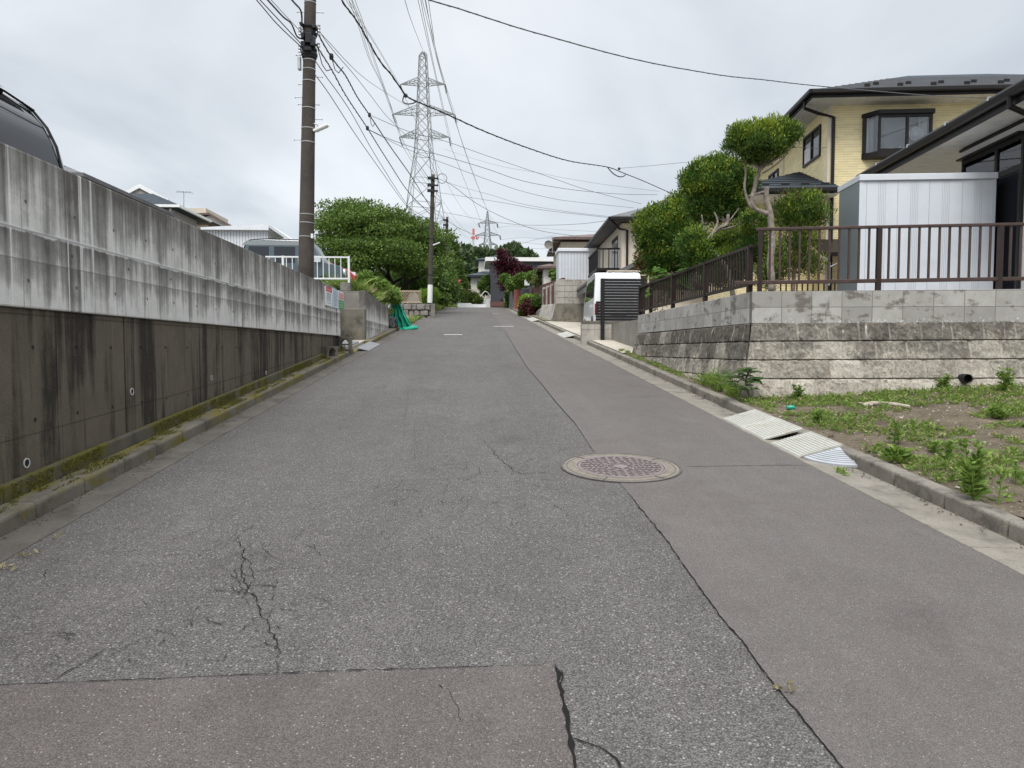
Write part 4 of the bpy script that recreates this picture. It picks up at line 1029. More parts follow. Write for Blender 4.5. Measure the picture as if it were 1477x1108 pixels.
# fan of service lines to the houses on the right
FAN = [((530,186,22.5),(948,281,31),[(560,200),(600,214),(650,228),(700,243),(750,260),(800,270),(845,276),(895,280)],.009,'upper thick service line ending at the cream house'),
 ((533,188,22.5),(915,300,31),[(580,212),(620,228),(652,240),(700,258),(750,275),(800,287),(837,292)],.007,'second service line to the cream house roof'),
 ((536,167,23),(925,294,31),[(590,190),(640,203),(700,224),(750,241),(800,258),(837,271),(880,283)],.008,'straight fine line crossing above the second service line'),
 ((640,215,50),(950,276,31),[(690,231),(728,241),(780,250),(815,257),(870,266)],.007,'faint line to the cream house beyond the crossing'),
 ((627,256,42.6),(835,341,45),[(650,266),(685,292),(720,311),(759,327),(790,335)],.014,'dark sagging line from the slender pole to the far brown roof'),
 ((627,256,42.6),(905,315,31),[(660,268),(707,281),(740,291),(772,298),(830,307)],.009,'middle line from the slender pole to the cream house'),
 ((627,277,42.6),(897,316,31),[(660,282),(728,293),(770,301),(815,307),(860,312)],.010,'lower line from the slender pole to the cream house'),
 ((626,304,42.6),(890,316,31),[(660,310),(694,317),(735,323),(772,325),(837,323)],.010,'lowest line from the slender pole, nearly level'),
 ((645,318,74),(700,345,90),[(660,328),(680,337)],.02,'short line from the third pole to the far houses'),
 ((740,356,80),(800,340,60),[(760,349),(780,344)],.012,'short line rising to the antenna of the far brown roof')]
for a, b, px, r, lab in FAN: wire(a, b, px, r, 'cable_grey', lab)
wire((455,-70,10), (968,279,27), [(493,0),(505,17),(517,34),(533,62),(548,88),(566,110),(585,137),(600,146),(622,155),(649,167),(700,190),(760,213),(820,232),(876,241),(900,250),(930,262)], .012, 'cable', 'dark service cable with hanging loops sagging across the sky to the cream house', twist=18)
for pts, lb in zip(([(583,137),(581,146),(587,150),(596,149),(601,146)], [(876,241),(884,250),(893,255),(900,254),(903,251)]), ('in front of the near pylon', 'above the cream house')):
    m = MB()
    Y = 15.9 if pts[0][0] < 700 else 23.6
    m.tube(cat_rom([at(u, v, Y) for u, v in pts], 4), .014 if Y < 20 else .018, 6)
    p = at(*((585,138) if Y < 20 else (893,243.5)), Y); m.lathe([(.03,-.03),(.05,0),(.03,.03)], p, 8, axis='Y'); tag(m.build('cable_joint', 'cable'), 'drooping loop on the long service cable ' + lb, 'cable joint')
wire((893,243,23.6), (1080,225,19.5), [(940,239),(1000,233)], .006, 'cable_grey', 'faint wire from the loop to the yellow house')
wire((580,-18,8.6), (1432,142,17.4), [(620,0),(660,12),(700,25),(750,41),(800,55),(850,69),(900,82),(950,93),(1000,102),(1050,110),(1100,115),(1150,121),(1200,126),(1280,133),(1360,139)], .008, 'cable_grey', 'single dark cable sweeping from the top edge to the yellow house', twist=22)
wire((1130,290-80,19.3), (1199,212,18), [(1170,214)], .006, 'cable_grey', 'short thin wire along the side of the yellow house')

# ------------------------------------------------------------------ pylons
def pylon(name, lab, Y, px0, apexv, prof, arms, rot, wl, wb, mat, basez):
    k = Y/F; top = at(px0, apexv, Y); cx, cy = top.x, top.y
    Z = lambda v: at(px0, v, Y).z
    t = thing(name, lab, 'pylon', (cx, cy, basez)); m = MB(); cr_, sr_ = math.cos(rot), math.sin(rot)
    def corner(h, z, i):
        a = ((-1,-1),(1,-1),(1,1),(-1,1))[i]; return Vector((cx + (a[0]*cr_-a[1]*sr_)*h, cy + (a[0]*sr_+a[1]*cr_)*h, z))
    lv = [(hw*k, Z(v)) for v, hw in prof]
    g = MB()
    for (h0, z0), (h1, z1) in zip(lv, lv[1:]):
        n = max(1, round(abs(z0-z1)/(2.1*max(.55, (h0+h1)/2))))
        for j in range(n):
            a0, a1 = j/n, (j+1)/n; ha, hb = h0+(h1-h0)*a0, h0+(h1-h0)*a1; za, zb_ = z0+(z1-z0)*a0, z0+(z1-z0)*a1
            for i in range(4):
                p, q_, r_, s_ = corner(ha, za, i), corner(ha, za, (i+1)%4), corner(hb, zb_, (i+1)%4), corner(hb, zb_, i)
                m.bar(p, s_, wl); g.bar(p, r_, wb); g.bar(q_, s_, wb)
                if j == n-1: g.bar(r_, s_, wb)
    m.build('leg', mat, t); g.build('bracing', mat, t)
    tips = []
    for v, ul, ur, hw in arms:
        z = Z(v)
        for u in (ul, ur):
            e = at(u, v, Y); e.y = cy; a = MB(); hh = hw*k; sx = -1 if u < px0 else 1
            zt_ = z + abs(e.x-cx)*.26
            b = [Vector((cx+sx*hh, cy-hh, z)), Vector((cx+sx*hh, cy+hh, z)), Vector((cx+sx*hh*.9, cy-hh*.9, zt_)), Vector((cx+sx*hh*.9, cy+hh*.9, zt_))]
            for p in b: a.bar(p, e, wb*1.25)
            for f in (.25, .5, .75):
                q4 = [p.lerp(e, f) for p in b]; q0 = [p.lerp(e, f-.25) for p in b]
                for i, j in ((0,1),(2,3),(0,2),(1,3)): a.bar(q4[i], q4[j], wb*.8); a.bar(q0[i], q4[j], wb*.7)
            a.build('arm', mat, t)
            s_ = MB(); lo = e + Vector((-sx*-.35*0, 0, 0)); hang = e + Vector((.6 if u < px0 else .25, -.4, -1.7)) * (1 if Y < 200 else 1.6)
            s_.tube([e, hang], [wb*.9, wb*.9], 6)
            for i in range(9): p = e.lerp(hang, .12 + .1*i); s_.lathe([(0,-.04*Y/130),(.17*Y/130,0),(0,.04*Y/130)], p, 8)
            s_.build('insulator', 'cable_grey', t); tips.append((e, hang))
    return t, top, tips
prof1 = [(75,1.6),(80,4.6),(123,6.4),(163,8),(199,9.7),(224,11.6),(260,16.8),(295,20.5),(318,23.5),(440,39)]
p1, apex1, tips1 = pylon('power_pylon', 'large grey lattice pylon with three pairs of arms, nearest of the two', 130, 610, 73, prof1, [(122,577,642,6.4),(165,566,656,8),(198,576,648,9.7)], math.radians(17), .155, .075, 'pylon_steel', 5)
prof2 = [(305,.5),(322,2.4),(341,3.6),(353,4.6),(372,6.5),(420,11)]
p2, apex2, tips2 = pylon('power_pylon', 'smaller grey lattice pylon far off beyond the dark house', 420, 703, 304, prof2, [(322,690,717,2.2),(339.5,686,721,3.4),(353,691,717,4.4)], math.radians(10), .36, .17, 'conductor', 8)
def conductor(tip, px, lab, end=None, r=.024):
    a = at(*px[0], 62)
    pr = px[1:]
    u0, v0 = px[0]; u1, v1 = px[1]
    st = at(u0-(u1-u0)*2.2*abs(40/(v1-v0)), v0-(v1-v0)*2.2*abs(40/(v1-v0)), 50)
    wire(st, tip, px, r, 'conductor', lab, 'pylon conductors', 'power_line', 'power line')
    wire(st+Vector((.45,0,.1)), tip+Vector((.3,0,0)), [(u+4*(1-i/len(px)), v) for i, (u, v) in enumerate(px)], r, 'conductor', lab, 'pylon conductors', 'power_line', 'power line')
T = [x[1] for x in tips1]
conductor(T[0], [(499,0),(516,26),(548,76)], 'twin conductors reaching the upper left pylon arm')
conductor(T[2], [(503,0),(517,38),(533,87),(551,124)], 'twin conductors reaching the middle left pylon arm')
conductor(T[4], [(508,0),(520,30),(539,87),(562,150)], 'twin conductors reaching the lower left pylon arm')
conductor(T[1], [(614,0),(621,40),(630,85)], 'twin conductors reaching the upper right pylon arm')
conductor(T[3], [(609,0),(620,45),(636,105)], 'twin conductors reaching the middle right pylon arm')
conductor(T[5], [(603,0),(612,40),(628,110)], 'twin conductors reaching the lower right pylon arm')
wire(at(575,-40,55), apex1, [(584,0),(595,35)], .03, 'conductor', 'single earth wire running to the tip of the near pylon', 'pylon conductors', 'power_line', 'power line')
T2 = [x[1] for x in tips2]
for i, (px) in enumerate([[(600,175),(640,255),(668,303)], [(655,170),(680,245),(703,303)], [(597,231),(640,292),(664,325)], [(670,215),(692,275),(710,322)], [(605,250),(645,310),(670,340)], [(660,235),(682,290),(702,337)]]):
    wire(T[i], T2[i], px, .035, 'conductor', ['upper left','upper right','middle left','middle right','lower left','lower right'][i] + ' conductor between the near pylon and the far pylon', 'conductors between the pylons', 'power_line', 'power line')
for i, (px, v) in enumerate([([(740,326),(800,331)],335), ([(750,343),(800,345)],346), ([(740,349),(790,353)],352), ([(740,357),(790,359)],357)]):
    wire(T2[1 + 2*min(i, 2)], (880,v,300), px, .07, 'conductor', ['highest','second','third','lowest'][i] + ' of the level lines running right from the far pylon', 'lines right of the far pylon', 'power_line', 'power line')
# red and white mast
t = thing('radio_mast', 'distant red and white lattice mast left of the far pylon', 'mast', at(683,375,400)); k = 400/F
for i, (v0, v1, h0, h1, mt) in enumerate([(330,339,.9,1.2,'tower_red'),(339,341,1.2,1.3,'tower_white'),(341,346,1.3,1.6,'tower_red'),(346,358,1.6,2.3,'tower_white'),(358,364,2.3,2.7,'tower_red'),(364,380,2.7,3.6,'tower_white')]):
    m = MB(); c0 = at(683, v0, 400); c1 = at(683, v1, 400)
    for sx in (-1, 1):
        for sy in (-1, 1): m.bar(c0+Vector((sx*h0*k, sy*h0*k, 0)), c1+Vector((sx*h1*k, sy*h1*k, 0)), .45)
    n = max(1, round((v1-v0)/3))
    for j in range(n):
        f, g = j/n, (j+1)/n
        for sy in (-1, 1):
            m.bar(c0.lerp(c1, f)+Vector((-(h0+(h1-h0)*f)*k, sy*h0*k, 0)), c0.lerp(c1, g)+Vector(((h0+(h1-h0)*g)*k, sy*h0*k, 0)), .25)
            m.bar(c0.lerp(c1, f)+Vector(((h0+(h1-h0)*f)*k, sy*h0*k, 0)), c0.lerp(c1, g)+Vector((-(h0+(h1-h0)*g)*k, sy*h0*k, 0)), .25)
    if mt == 'tower_red' and v0 > 335:
        for dx_ in (-1.2, 1.6, 2.6): p = at(683, (v0+v1)/2, 400); m.lathe([(0,-.5),(.38,-.45),(.38,.45),(0,.5)], p + Vector((dx_, -1.5, 0)), 10)
    m.build('mast_section', mt, t)

# ------------------------------------------------------------------ right side: block wall, fences, shed, houses
def proj(p):
    q = RC.transposed() @ (Vector(p)-CAM); return 738.5+F*q.x/-q.z, 554-F*q.y/-q.z
def t_for(p0, d, u):                       # how far along d from p0 the column u is met
    r = ray(u, 502); det = r.x*(-d.y) + d.x*r.y
    return -(((p0.x-CAM.x)*r.y - (p0.y-CAM.y)*r.x) / (d.x*r.y - d.y*r.x))
TH = math.radians(7.0)
D1, D2 = Vector((math.cos(TH), -math.sin(TH), 0)), Vector((math.sin(TH), math.cos(TH), 0))
WC = Vector((3.77, 9.45, 2.262))           # top corner of the wall
t = thing('block_wall', 'block retaining wall with grey courses on top of sloping rough cream blocks, above the bare plot', 'wall', (WC.x, WC.y, .9))
FM = frame(WC, -TH); LM = frame(WC, math.radians(90))
def upper(M, L, sg, name):
    m = MB(M); m.hexa([(0,0,-.43),(L,0,-.43),(L,sg*.12,-.43),(0,sg*.12,-.43),(0,0,0),(L,0,.045 if sg > 0 else -.02),(L,sg*.12,.045 if sg > 0 else -.02),(0,sg*.12,0)] if sg > 0 else
                      [(.121,-.12,-.43),(L,-.12,-.43),(L,0,-.43),(.121,0,-.43),(.121,-.12,0),(L,-.12,-.02),(L,0,-.02),(.121,0,0)])
    return m.build(name, 'block_grey', t, bevel=.006, basis=M)
upper(FM, 12, 1, 'top_courses'); upper(LM, 6.65, -1, 'top_courses')
def batter(M, L, sg, slope, endslope, name, rise=.006):
    m = MB(M)
    for cidx in range(4):
        zt, zb = -.43 - .25*cidx, -.43 - .25*(cidx+1)
        off = (0, .2, 0, .2)[cidx]; xs = []; x = -.6 + off
        while x < L + .2:
            xs += [x+.007] + [x + .4*k/13 for k in range(1, 13)] + [x+.393]; x += .4
        rows = [0, .02, .06, .2, .4, .6, .8, .93, .975, 1]
        vs = []; n = len(xs)
        for r in rows:
            z = zt + (zb-zt)*r; d0 = -.43 - z
            for i, x in enumerate(xs):
                x0 = -endslope*d0*1.0; xx = max(x, x0); xx = min(xx, L)
                joint = (i % 14 in (0, 13)) and not (cidx == 0 and False)
                edge = .0 if .03 < r < .96 else (-.024 if r > .5 else -.010)
                nz = mnoise.noise(Vector((x*9, z*9, cidx*3.1 + sg))) + .6*mnoise.noise(Vector((x*24, z*24, 5 + sg))) + .5*mnoise.noise(Vector((x*55, z*55, 1 + sg)))
                bi = i//14; kx = (i % 14)/13; pil = .013*(math.sin(math.pi*kx)*math.sin(math.pi*min(1, max(0, r))))**.5; tl_ = .009*mnoise.noise(Vector((bi*3.7, cidx*5.1, sg)))*(2*kx-1)
                o = slope*d0 + .010 + edge + .016*nz + pil + tl_ - (.012 if joint else 0)
                if xx == x0: o = slope*d0 + .018
                vs.append((xx, -sg*o, z + rise*xx))
        fs = [(j*n+i, j*n+i+1, (j+1)*n+i+1, (j+1)*n+i) for j in range(len(rows)-1) for i in range(n-1)]
        m.add(vs, fs)
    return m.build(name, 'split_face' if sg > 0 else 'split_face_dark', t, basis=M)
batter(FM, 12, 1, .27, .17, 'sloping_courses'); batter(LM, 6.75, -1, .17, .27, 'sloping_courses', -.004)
m = MB(FM); m.box(.03, 12, .0, .5, -1.6, -.44); m.box(0, .5, 0, 6.3, -1.6, -.44); m.build('backing', 'old_concrete', t)
p = at(1390, 546, 8.90); m = MB(frame(p, -TH)); m.lathe([(.062,-.14),(.062,.10),(.052,.10),(.052,-.1)], n=20, axis='Y'); w = m.build('drain_pipe', 'black_plastic', t)
m = MB(frame(p, -TH)); m.lathe([(.052,.0),(.05,.02)], n=20, axis='Y'); m.build('pipe_opening', 'pipe_hole', w)

# brown fences
t = thing('fence', 'brown metal bar fence along the front of the block wall, before the white shed', 'fence', WC, -TH)
F0 = WC + D2*.06 + D1*.08; M = frame((F0.x, F0.y, 0), -TH)
zt, zb = at(1090, 331, F0.y).z, at(1090, 408, F0.y).z; L = 11.5; rs = .009
m = MB(M); m.bar((-.02,0,zt), (L,0,zt+rs*L), .06, .038); m.build('top_rail', 'brown_metal_light', t, bevel=.006)
m = MB(M); m.bar((-.3,0,zb), (L,0,zb+rs*L), .045, .05); m.build('bottom_rail', 'brown_metal_light', t, bevel=.006)
px_ = (t_for(F0, D1, 1264) - t_for(F0, D1, 1094))
x = t_for(F0, D1, 1094); k = 0
while x < L:
    m = MB(M); m.bar((x,.0,2.24), (x,0,zt+rs*x), .052 if k == 0 else .058); m.build('post', 'brown_metal', t); x += px_; k += 1
m = MB(M); x0 = t_for(F0, D1, 1094); n = 12; k = 1
while x0 + k*px_/n < L:
    if k % n: x = x0 + k*px_/n; m.bar((x,-.0,zb+rs*x), (x,0,zt+rs*x), .024, .024)
    k += 1
m.build('bars', 'brown_metal_light', t)
t = thing('fence', 'dark brown bar fence receding along the road side of the block wall', 'fence', (3.83, 9.7, 2.26))
X = 3.84; zt, zb = 2.90, 2.385
m = MB(); m.bar((X, 9.62, zt), (X, 16.2, zt-.01), .05, .04); m.build('top_rail', 'brown_metal', t)
m = MB(); m.bar((X, 9.55, zb), (X, 16.25, zb-.03), .045, .045); m.build('bottom_rail', 'brown_metal', t)
for y in (9.72, 11.6, 13.5, 15.2, 16.2): m = MB(); m.bar((X, y, 2.22), (X, y, zt+.01), .07, .06); m.build('post', 'brown_metal', t)
m = MB()
for y in frange(9.85, 16.2, .115): m.bar((X, y, zb), (X, y, zt), .022)
m.build('bars', 'brown_metal', t)
m = MB(); q0 = F0 + D2*2.6
for k in range(16): p = q0 + D1*(1.1+.09*k); m.bar((p.x, p.y, 2.2), (p.x, p.y, 2.62), .018)
m.bar(q0 + D1*1.1 + Vector((0,0,.36)), q0 + D1*2.5 + Vector((0,0,.36)), .03); tag(m.build('low_fence', 'brown_metal'), 'low inner brown bar fence seen between the bars left of the grey shed side', 'fence')

# storage shed
p0 = at(1241, 252, 10.6); P = Vector((p0.x, p0.y, 2.2)); M = frame(P, -TH); Wd = t_for(p0, D1, 1428); zt = p0.z-2.2; dp = .8
t = thing('storage_shed', 'white metal garden shed with ribbed front and grey side, standing behind the brown fence', 'shed', P, -TH)
m = MB(M); m.box(.0, Wd, .0, dp, .02, zt-.1); m.build('front_panel', 'shed_white', t)
m = MB(M); m.box(-.004, .0, .01, dp, .02, zt-.12); m.build('side_panel', 'shed_grey', t); m = MB(M); m.box(Wd, Wd+.004, .01, dp, .02, zt-.12); m.build('side_panel', 'shed_grey', t)
m = MB(M); m.box(-.02, Wd+.02, -.03, dp+.04, zt-.095, zt); m.build('roof', 'shed_white', t, bevel=.008)
m = MB(M); fr = lambda u: t_for(p0, D1, u)
for u in (1244.5, 1289, 1334, 1381): m.box(fr(u)-.004, fr(u)+.004, -.004, .001, .02, zt-.1)
for c0 in (1266, 1312, 1357, 1403):
    for k in (-4.5, -2, .5, 3, 5.5): m.box(fr(c0+k)-.003, fr(c0+k)+.003, -.003, .001, .02, zt-.1)
m.box(.0, Wd, -.005, .001, zt-.108, zt-.097); m.build('ribs', 'shed_line', t)
m = MB(M); m.box(-.008, .05, -.006, .0, .02, zt-.1); m.box(Wd-.05, Wd+.008, -.006, .0, .02, zt-.1); m.build('corner_trim', 'shed_white', t)
m = MB(M); m.box(0, Wd, 0, dp, -.02, .019); m.build('base', 'old_concrete', t)

# white house at the right edge
E = atZ(1245, 250, 5.0); ZG = 2.2
t = thing('house', 'white rendered house with long dark gutter and sliding window at the right edge', 'house', (E.x, E.y, ZG), -TH); M = frame((E.x, E.y, 0), -TH)
ins = .62; ylo, yhi = -5.3, 0.0
wx = t_for(Vector((E.x, E.y, 0)) + D1*ins, -D2, 1378)
yw = -wx
m = MB(M); m.box(ins, 9, ylo+.55, yw, 2.0, 4.80); m.build('wall', 'house_white', t)
m = MB(M); m.box(.05, ins-.022, ylo+.1, yhi-.05, 4.81, 4.83); m.box(ins-.02, 6, yw, yhi-.05, 4.81, 4.83); m.build('soffit', 'soffit', t)
m = MB(M); m.box(ins-.03, ins, ylo+.55, yw+.02, 4.755, 4.795); m.build('frieze', 'dark_trim', t)
m = MB(M); m.prism([(-.0, ylo, 4.835), (9.5, ylo, 4.835), (9.5, ylo, 5.4), (5.2, ylo, 6.6), (-.0, ylo, 4.97)], (0, yhi-ylo, 0)); m.build('roof', 'roof_slate', t)
m = MB(M); m.box(-.02, .0, ylo, yhi, 4.74, 4.96); m.box(-.02, 6, yhi, yhi+.03, 4.74, 4.96); m.build('fascia', 'dark_trim', t)
m = MB(M)
prof = [(-.025,4.97),(-.12,4.97),(-.135,4.93),(-.12,4.86),(-.08,4.83),(-.03,4.84)]
m.prism([(x, ylo, z) for x, z in prof], (0, yhi-ylo+.05, 0)); m.build('gutter', 'dark_trim', t, bevel=.01)
m = MB(M)
for y in (-.9, -2.1, -3.3, -4.4): m.box(-.14, .01, y-.012, y+.012, 4.972, 4.982); m.box(-.142, -.134, y-.02, y+.02, 4.93, 4.98)
m.build('gutter_bracket', 'galvanised', t)
m = MB(M); m.tube([(-.08, ylo+.5, 4.85), (-.08, ylo+.5, 4.72), (.3, ylo+.5, 4.55), (ins-.06, ylo+.5, 4.5), (ins-.06, ylo+.5, 2.2)], .038, 10); m.build('downpipe', 'dark_trim', t)
def winy(u): return -t_for(Vector((E.x, E.y, 0)) + D1*ins, -D2, u)
ya, yb = winy(1466), winy(1384); yc = winy(1430)
b0 = Vector((E.x, E.y, 0)) + D1*ins
def zat(u, v): 
    y_ = winy(u); q_ = b0 + D2*y_; return at(u, v, q_.y).z
z1 = zat(1466, 199); zT = zat(1440, 252)-.03; zT2 = zat(1440, 244)
m = MB(M); fx = ins-.035
m.box(fx, ins+.02, ya-.05, yb+.05, z1, z1+.06); m.box(fx, ins+.02, ya-.05, ya, 2.28, z1); m.box(fx, ins+.02, yb, yb+.05, 2.28, z1)
m.box(fx, ins+.02, yc-.03, yc+.03, 2.28, z1); m.box(fx, ins+.02, ya, yb, zT, zT+.09); m.box(fx, ins+.02, ya, yb, 2.2, 2.30); m.box(ins-.12, ins, ya-.06, yb+.06, z1+.06, z1+.09)
wf = m.build('window', 'dark_trim', t)
m = MB(M); m.box(ins-.012, ins-.006, ya, yb, 2.3, zT); m.build('pane', 'glass', wf)
m = MB(M); m.box(ins-.012, ins-.008, ya, yc-.03, zT+.09, z1); m.box(ins-.012, ins-.008, yc+.03, yb, zT+.09, z1); m.build('pane', 'pane', wf)
m = MB(M); m.box(ins-.006, ins-.004, ya, yc-.03, zT+.09, z1); m.build('curtain', 'curtain_white', wf)
m = MB(M); m.box(ins-.005, ins-.003, yc+.03, yb, zT+.09, z1); m.build('dark_room', 'room', wf)

# yellow two-storey house
C0 = at(1196, 153, 18.0); ZE = C0.z; M = frame((C0.x, C0.y, 0), -TH)
t = thing('house', 'pale yellow two-storey house with dark slate roof and bay window, behind the clipped trees', 'house', (C0.x, C0.y, 2.2), -TH)
Wd, Dp = 9.5, 7.2; ov = .62
m = MB(M); m.box(0, Wd, 0, Dp, 2.0, ZE); m.build('wall', 'yellow_siding', t)
m = MB(M); m.box(-.02, .05, -.02, .05, 2.0, ZE); m.box(-.025, .05, 3.6, 3.7, 2.0, ZE); m.build('corner_trim', 'cream_wall', t)
m = MB(M); m.box(-ov, Wd+ov, -ov, Dp+ov, ZE+.0, ZE+.03); m.build('soffit', 'soffit', t)
m = MB(M); ez, rzv = ZE+.20, ZE+.2+(Dp/2+ov)*.43; h = Dp/2+ov
m.add([(-ov,-ov,ez),(Wd+ov,-ov,ez),(Wd+ov,Dp+ov,ez),(-ov,Dp+ov,ez),(-ov+h,Dp/2,rzv),(Wd+ov-h,Dp/2,rzv),(-ov,-ov,ez-.05),(Wd+ov,-ov,ez-.05),(Wd+ov,Dp+ov,ez-.05),(-ov,Dp+ov,ez-.05)],
      [(0,1,5,4),(1,2,5),(2,3,4,5),(3,0,4),(0,6,7,1),(1,7,8,2),(2,8,9,3),(3,9,6,0)]); rf = m.build('roof', 'roof_slate', t)
m = MB(M)
def guards(m, y_or, a0, a1, n, fixed, axis, slope, ezv):
    for row, off in ((0, .55), (1, 1.0)):
        for i in range(n):
            a = a0 + (a1-a0)*(i + .5*row)/n
            if axis == 'x': p = (a, -ov+off, ezv+off*slope); m.box(p[0]-.065, p[0]+.065, p[1]-.02, p[1]+.02, p[2]-.01, p[2]+.075)
            else: p = (-ov+off, a, ezv+off*slope); m.box(p[0]-.02, p[0]+.02, p[1]-.065, p[1]+.065, p[2]-.01, p[2]+.075)
guards(m, 0, .9, 8.2, 9, 0, 'x', .43, ez); guards(m, 0, .8, 6.2, 7, 0, 'y', .43, ez); m.build('snow_guard', 'dark_trim', rf)
m = MB(M)
for i in range(11):
    s_ = .28*(i+1); z = ez + s_*.43 + .004
    m.box(-ov+s_, Wd+ov-s_, -ov+s_-.008, -ov+s_+.008, z-.012, z+.008); m.box(-ov+s_-.008, -ov+s_+.008, -ov+s_, Dp+ov-s_, z-.012, z+.008)
m.build('course_lines', 'roof_grey', rf)
m = MB(M); m.box(-ov-.01, Wd+ov, -ov-.03, -ov, ZE+.0, ez-.03); m.box(-ov-.03, -ov, -ov-.03, Dp+ov, ZE+.0, ez-.03); m.build('fascia', 'dark_trim', t)
m = MB(M); m.box(-ov-.13, Wd+ov, -ov-.14, -ov-.032, ez-.13, ez-.01); m.box(-ov-.14, -ov-.032, -ov-.14, Dp+ov, ez-.13, ez-.01); m.build('gutter', 'dark_trim', t, bevel=.025)
m = MB(M); m.tube([(-ov-.05,-ov+.45,ez-.1),(-ov-.05,-ov+.45,ez-.3),(-.3,-.12,ZE-.22),(.10,-.06,ZE-.30),(.10,-.06,4.9),(.10,-.06,2.2)], .042, 10); m.build('downpipe', 'dark_trim', t)
# bay window on the front
def fx_(u): return t_for(Vector((C0.x, C0.y, 0)) - D2*.30, D1, u)
def fz(u, v): q_ = Vector((C0.x, C0.y, 0)) - D2*.30 + D1*fx_(u); return at(u, v, q_.y).z
xa, xb = fx_(1259), fx_(1335); zb_, zt_ = fz(1300, 217), fz(1300, 164); d_ = .30
m = MB(M)
m.prism([(xa-.30,0.0,zt_),(xa-.02,-d_-.06,zt_),(xb+.04,-d_-.06,zt_),(xb+.10,0,zt_)], (0,0,.10)); m.prism([(xa-.28,0.0,zb_-.14),(xa,-d_-.02,zb_-.14),(xb+.02,-d_-.02,zb_-.14),(xb+.06,0,zb_-.14)], (0,0,.14))
for x in (xa, xb-.05, xa+(xb-xa)*.52): m.box(x, x+.06, -d_-.01, -d_+.05, zb_, zt_)
m.bar((xa-.24,-.04,zb_), (xa-.24,-.04,zt_), .07); m.bar((xb+.05,-.04,zb_), (xb+.05,-.04,zt_), .05)
m.box(xa, xb, -d_-.008, -d_+.04, zb_, zb_+.06); m.box(xa, xb, -d_-.008, -d_+.04, zt_-.07, zt_)
wf = m.build('bay_window', 'dark_trim', t)
m = MB(M); m.box(xa+.06, xb-.05, -d_+.018, -d_+.024, zb_+.06, zt_-.07); m.build('pane', 'pane', wf)
m = MB(M); m.prism([(xa-.24,-.04,zb_),(xa,-d_+.02,zb_),(xa+.006,-d_+.03,zb_),(xa-.22,-.03,zb_)], (0,0,zt_-zb_)); m.build('side_pane', 'pane', wf)
m = MB(M); m.box(xa-.2, xb, -.008, -.003, zb_, zt_); m.build('room', 'curtain_grey', wf)
m = MB(M)
def drape(x0, x1, y, mat_m):
    n = 24; vs = []
    for i in range(n+1):
        x = x0 + (x1-x0)*i/n; yy = y + .018*math.sin(i*1.9); vs += [(x, yy, zb_+.02), (x, yy, zt_-.03)]
    mat_m.add(vs, [(2*i, 2*i+2, 2*i+3, 2*i+1) for i in range(n)])
drape(xa+.02, xa+.20, -.14, m); m.build('curtain', 'curtain_grey', wf)
m = MB(M); drape(xb-.25, xb-.03, -.12, m); drape(xa-.2, xa-.02, -.09, m); m.build('curtain', 'curtain_white', wf)
xf = fx_(1315); zf = fz(1315, 196); t2 = thing('electric_fan', 'white electric fan standing in the bay window of the yellow house', 'fan', M @ Vector((xf, -.17, zb_)), -TH)
m = MB(M); rr_ = .155
for k in range(3): m.tube([(xf+rr_*(1-.3*k)*math.cos(a), -.20-.03*k*.3, zf+.08+rr_*(1-.3*k)*math.sin(a)) for a in [2*math.pi*i/24 for i in range(25)]], .012, 5)
for i in range(24): a = 2*math.pi*i/24; m.tube([(xf, -.22, zf+.08), (xf+rr_*math.cos(a), -.205, zf+.08+rr_*math.sin(a))], .006, 3)
m.build('cage', 'fan_white', t2)
m = MB(M)
for i in range(4): a = 2*math.pi*i/4+.3; m.prism([(xf+.02*math.cos(a), -.19, zf+.08+.02*math.sin(a)), (xf+.13*math.cos(a-.35), -.195, zf+.08+.13*math.sin(a-.35)), (xf+.14*math.cos(a+.3), -.185, zf+.08+.14*math.sin(a+.3))], (0,.004,0))
m.build('blades', 'curtain_white', t2)
m = MB(M); m.tube([(xf+.05,-.13,zb_), (xf+.05,-.13,zf+.02)], .02, 8); m.lathe([(0,-.05),(.05,-.04),(.05,.05),(0,.07)], (xf+.04, -.14, zf+.08), 12, axis='Y'); m.lathe([(.10,0),(.10,.02),(0,.03)], (xf+.05,-.13,zb_), 16); m.build('stand', 'fan_white', t2)
for i, (u, w, h, mt, lab) in enumerate([(1271,.05,.05,'sign_white','small white pot on the bay window sill, leftmost'), (1278,.09,.05,'terracotta','squat tan bowl on the bay window sill'), (1292,.04,.09,'sign_white','slim white bottle by the bay window mullion'), (1298,.06,.07,'sign_white','white jar right of the bay window mullion')]):
    x = fx_(u); m = MB(M); m.lathe([(w*.7,0),(w,h*.3),(w*.9,h*.75),(w*.5,h),(0,h)], (x,-.22,zb_+.03), 14); tag(m.build('ornament', mt), lab, 'ornament', 'things on the bay window sill')
# window on the side towards the road
def sy(u): return t_for(Vector((C0.x, C0.y, 0)), D2, u)
def sz(u, v): q_ = Vector((C0.x, C0.y, 0)) + D2*sy(u); return at(u, v, q_.y).z
def sidewin(u0, u1, v0, v1, par):
    y0, y1 = sy(u1), sy(u0); z0, z1_ = sz(u1, v1), sz(u1, v0); m = MB(M)
    for a, b, c_, e in ((y0-.05,y1+.05,z1_,z1_+.06),(y0-.05,y1+.05,z0-.06,z0),(y0-.05,y0,z0,z1_),(y1,y1+.05,z0,z1_),((y0+y1)/2-.03,(y0+y1)/2+.03,z0,z1_)): m.box(-.045, .01, a, b, c_, e)
    w = m.build('window', 'dark_trim', par); m = MB(M); m.box(-.012, -.006, y0, y1, z0, z1_); m.build('pane', 'glass_tint', w)
    m = MB(M); m.box(-.016, -.0125, (y0+y1)/2+.03, y1-.02, z0+.02, z1_-(z1_-z0)*.42); m.build('curtain', 'curtain_white', w)
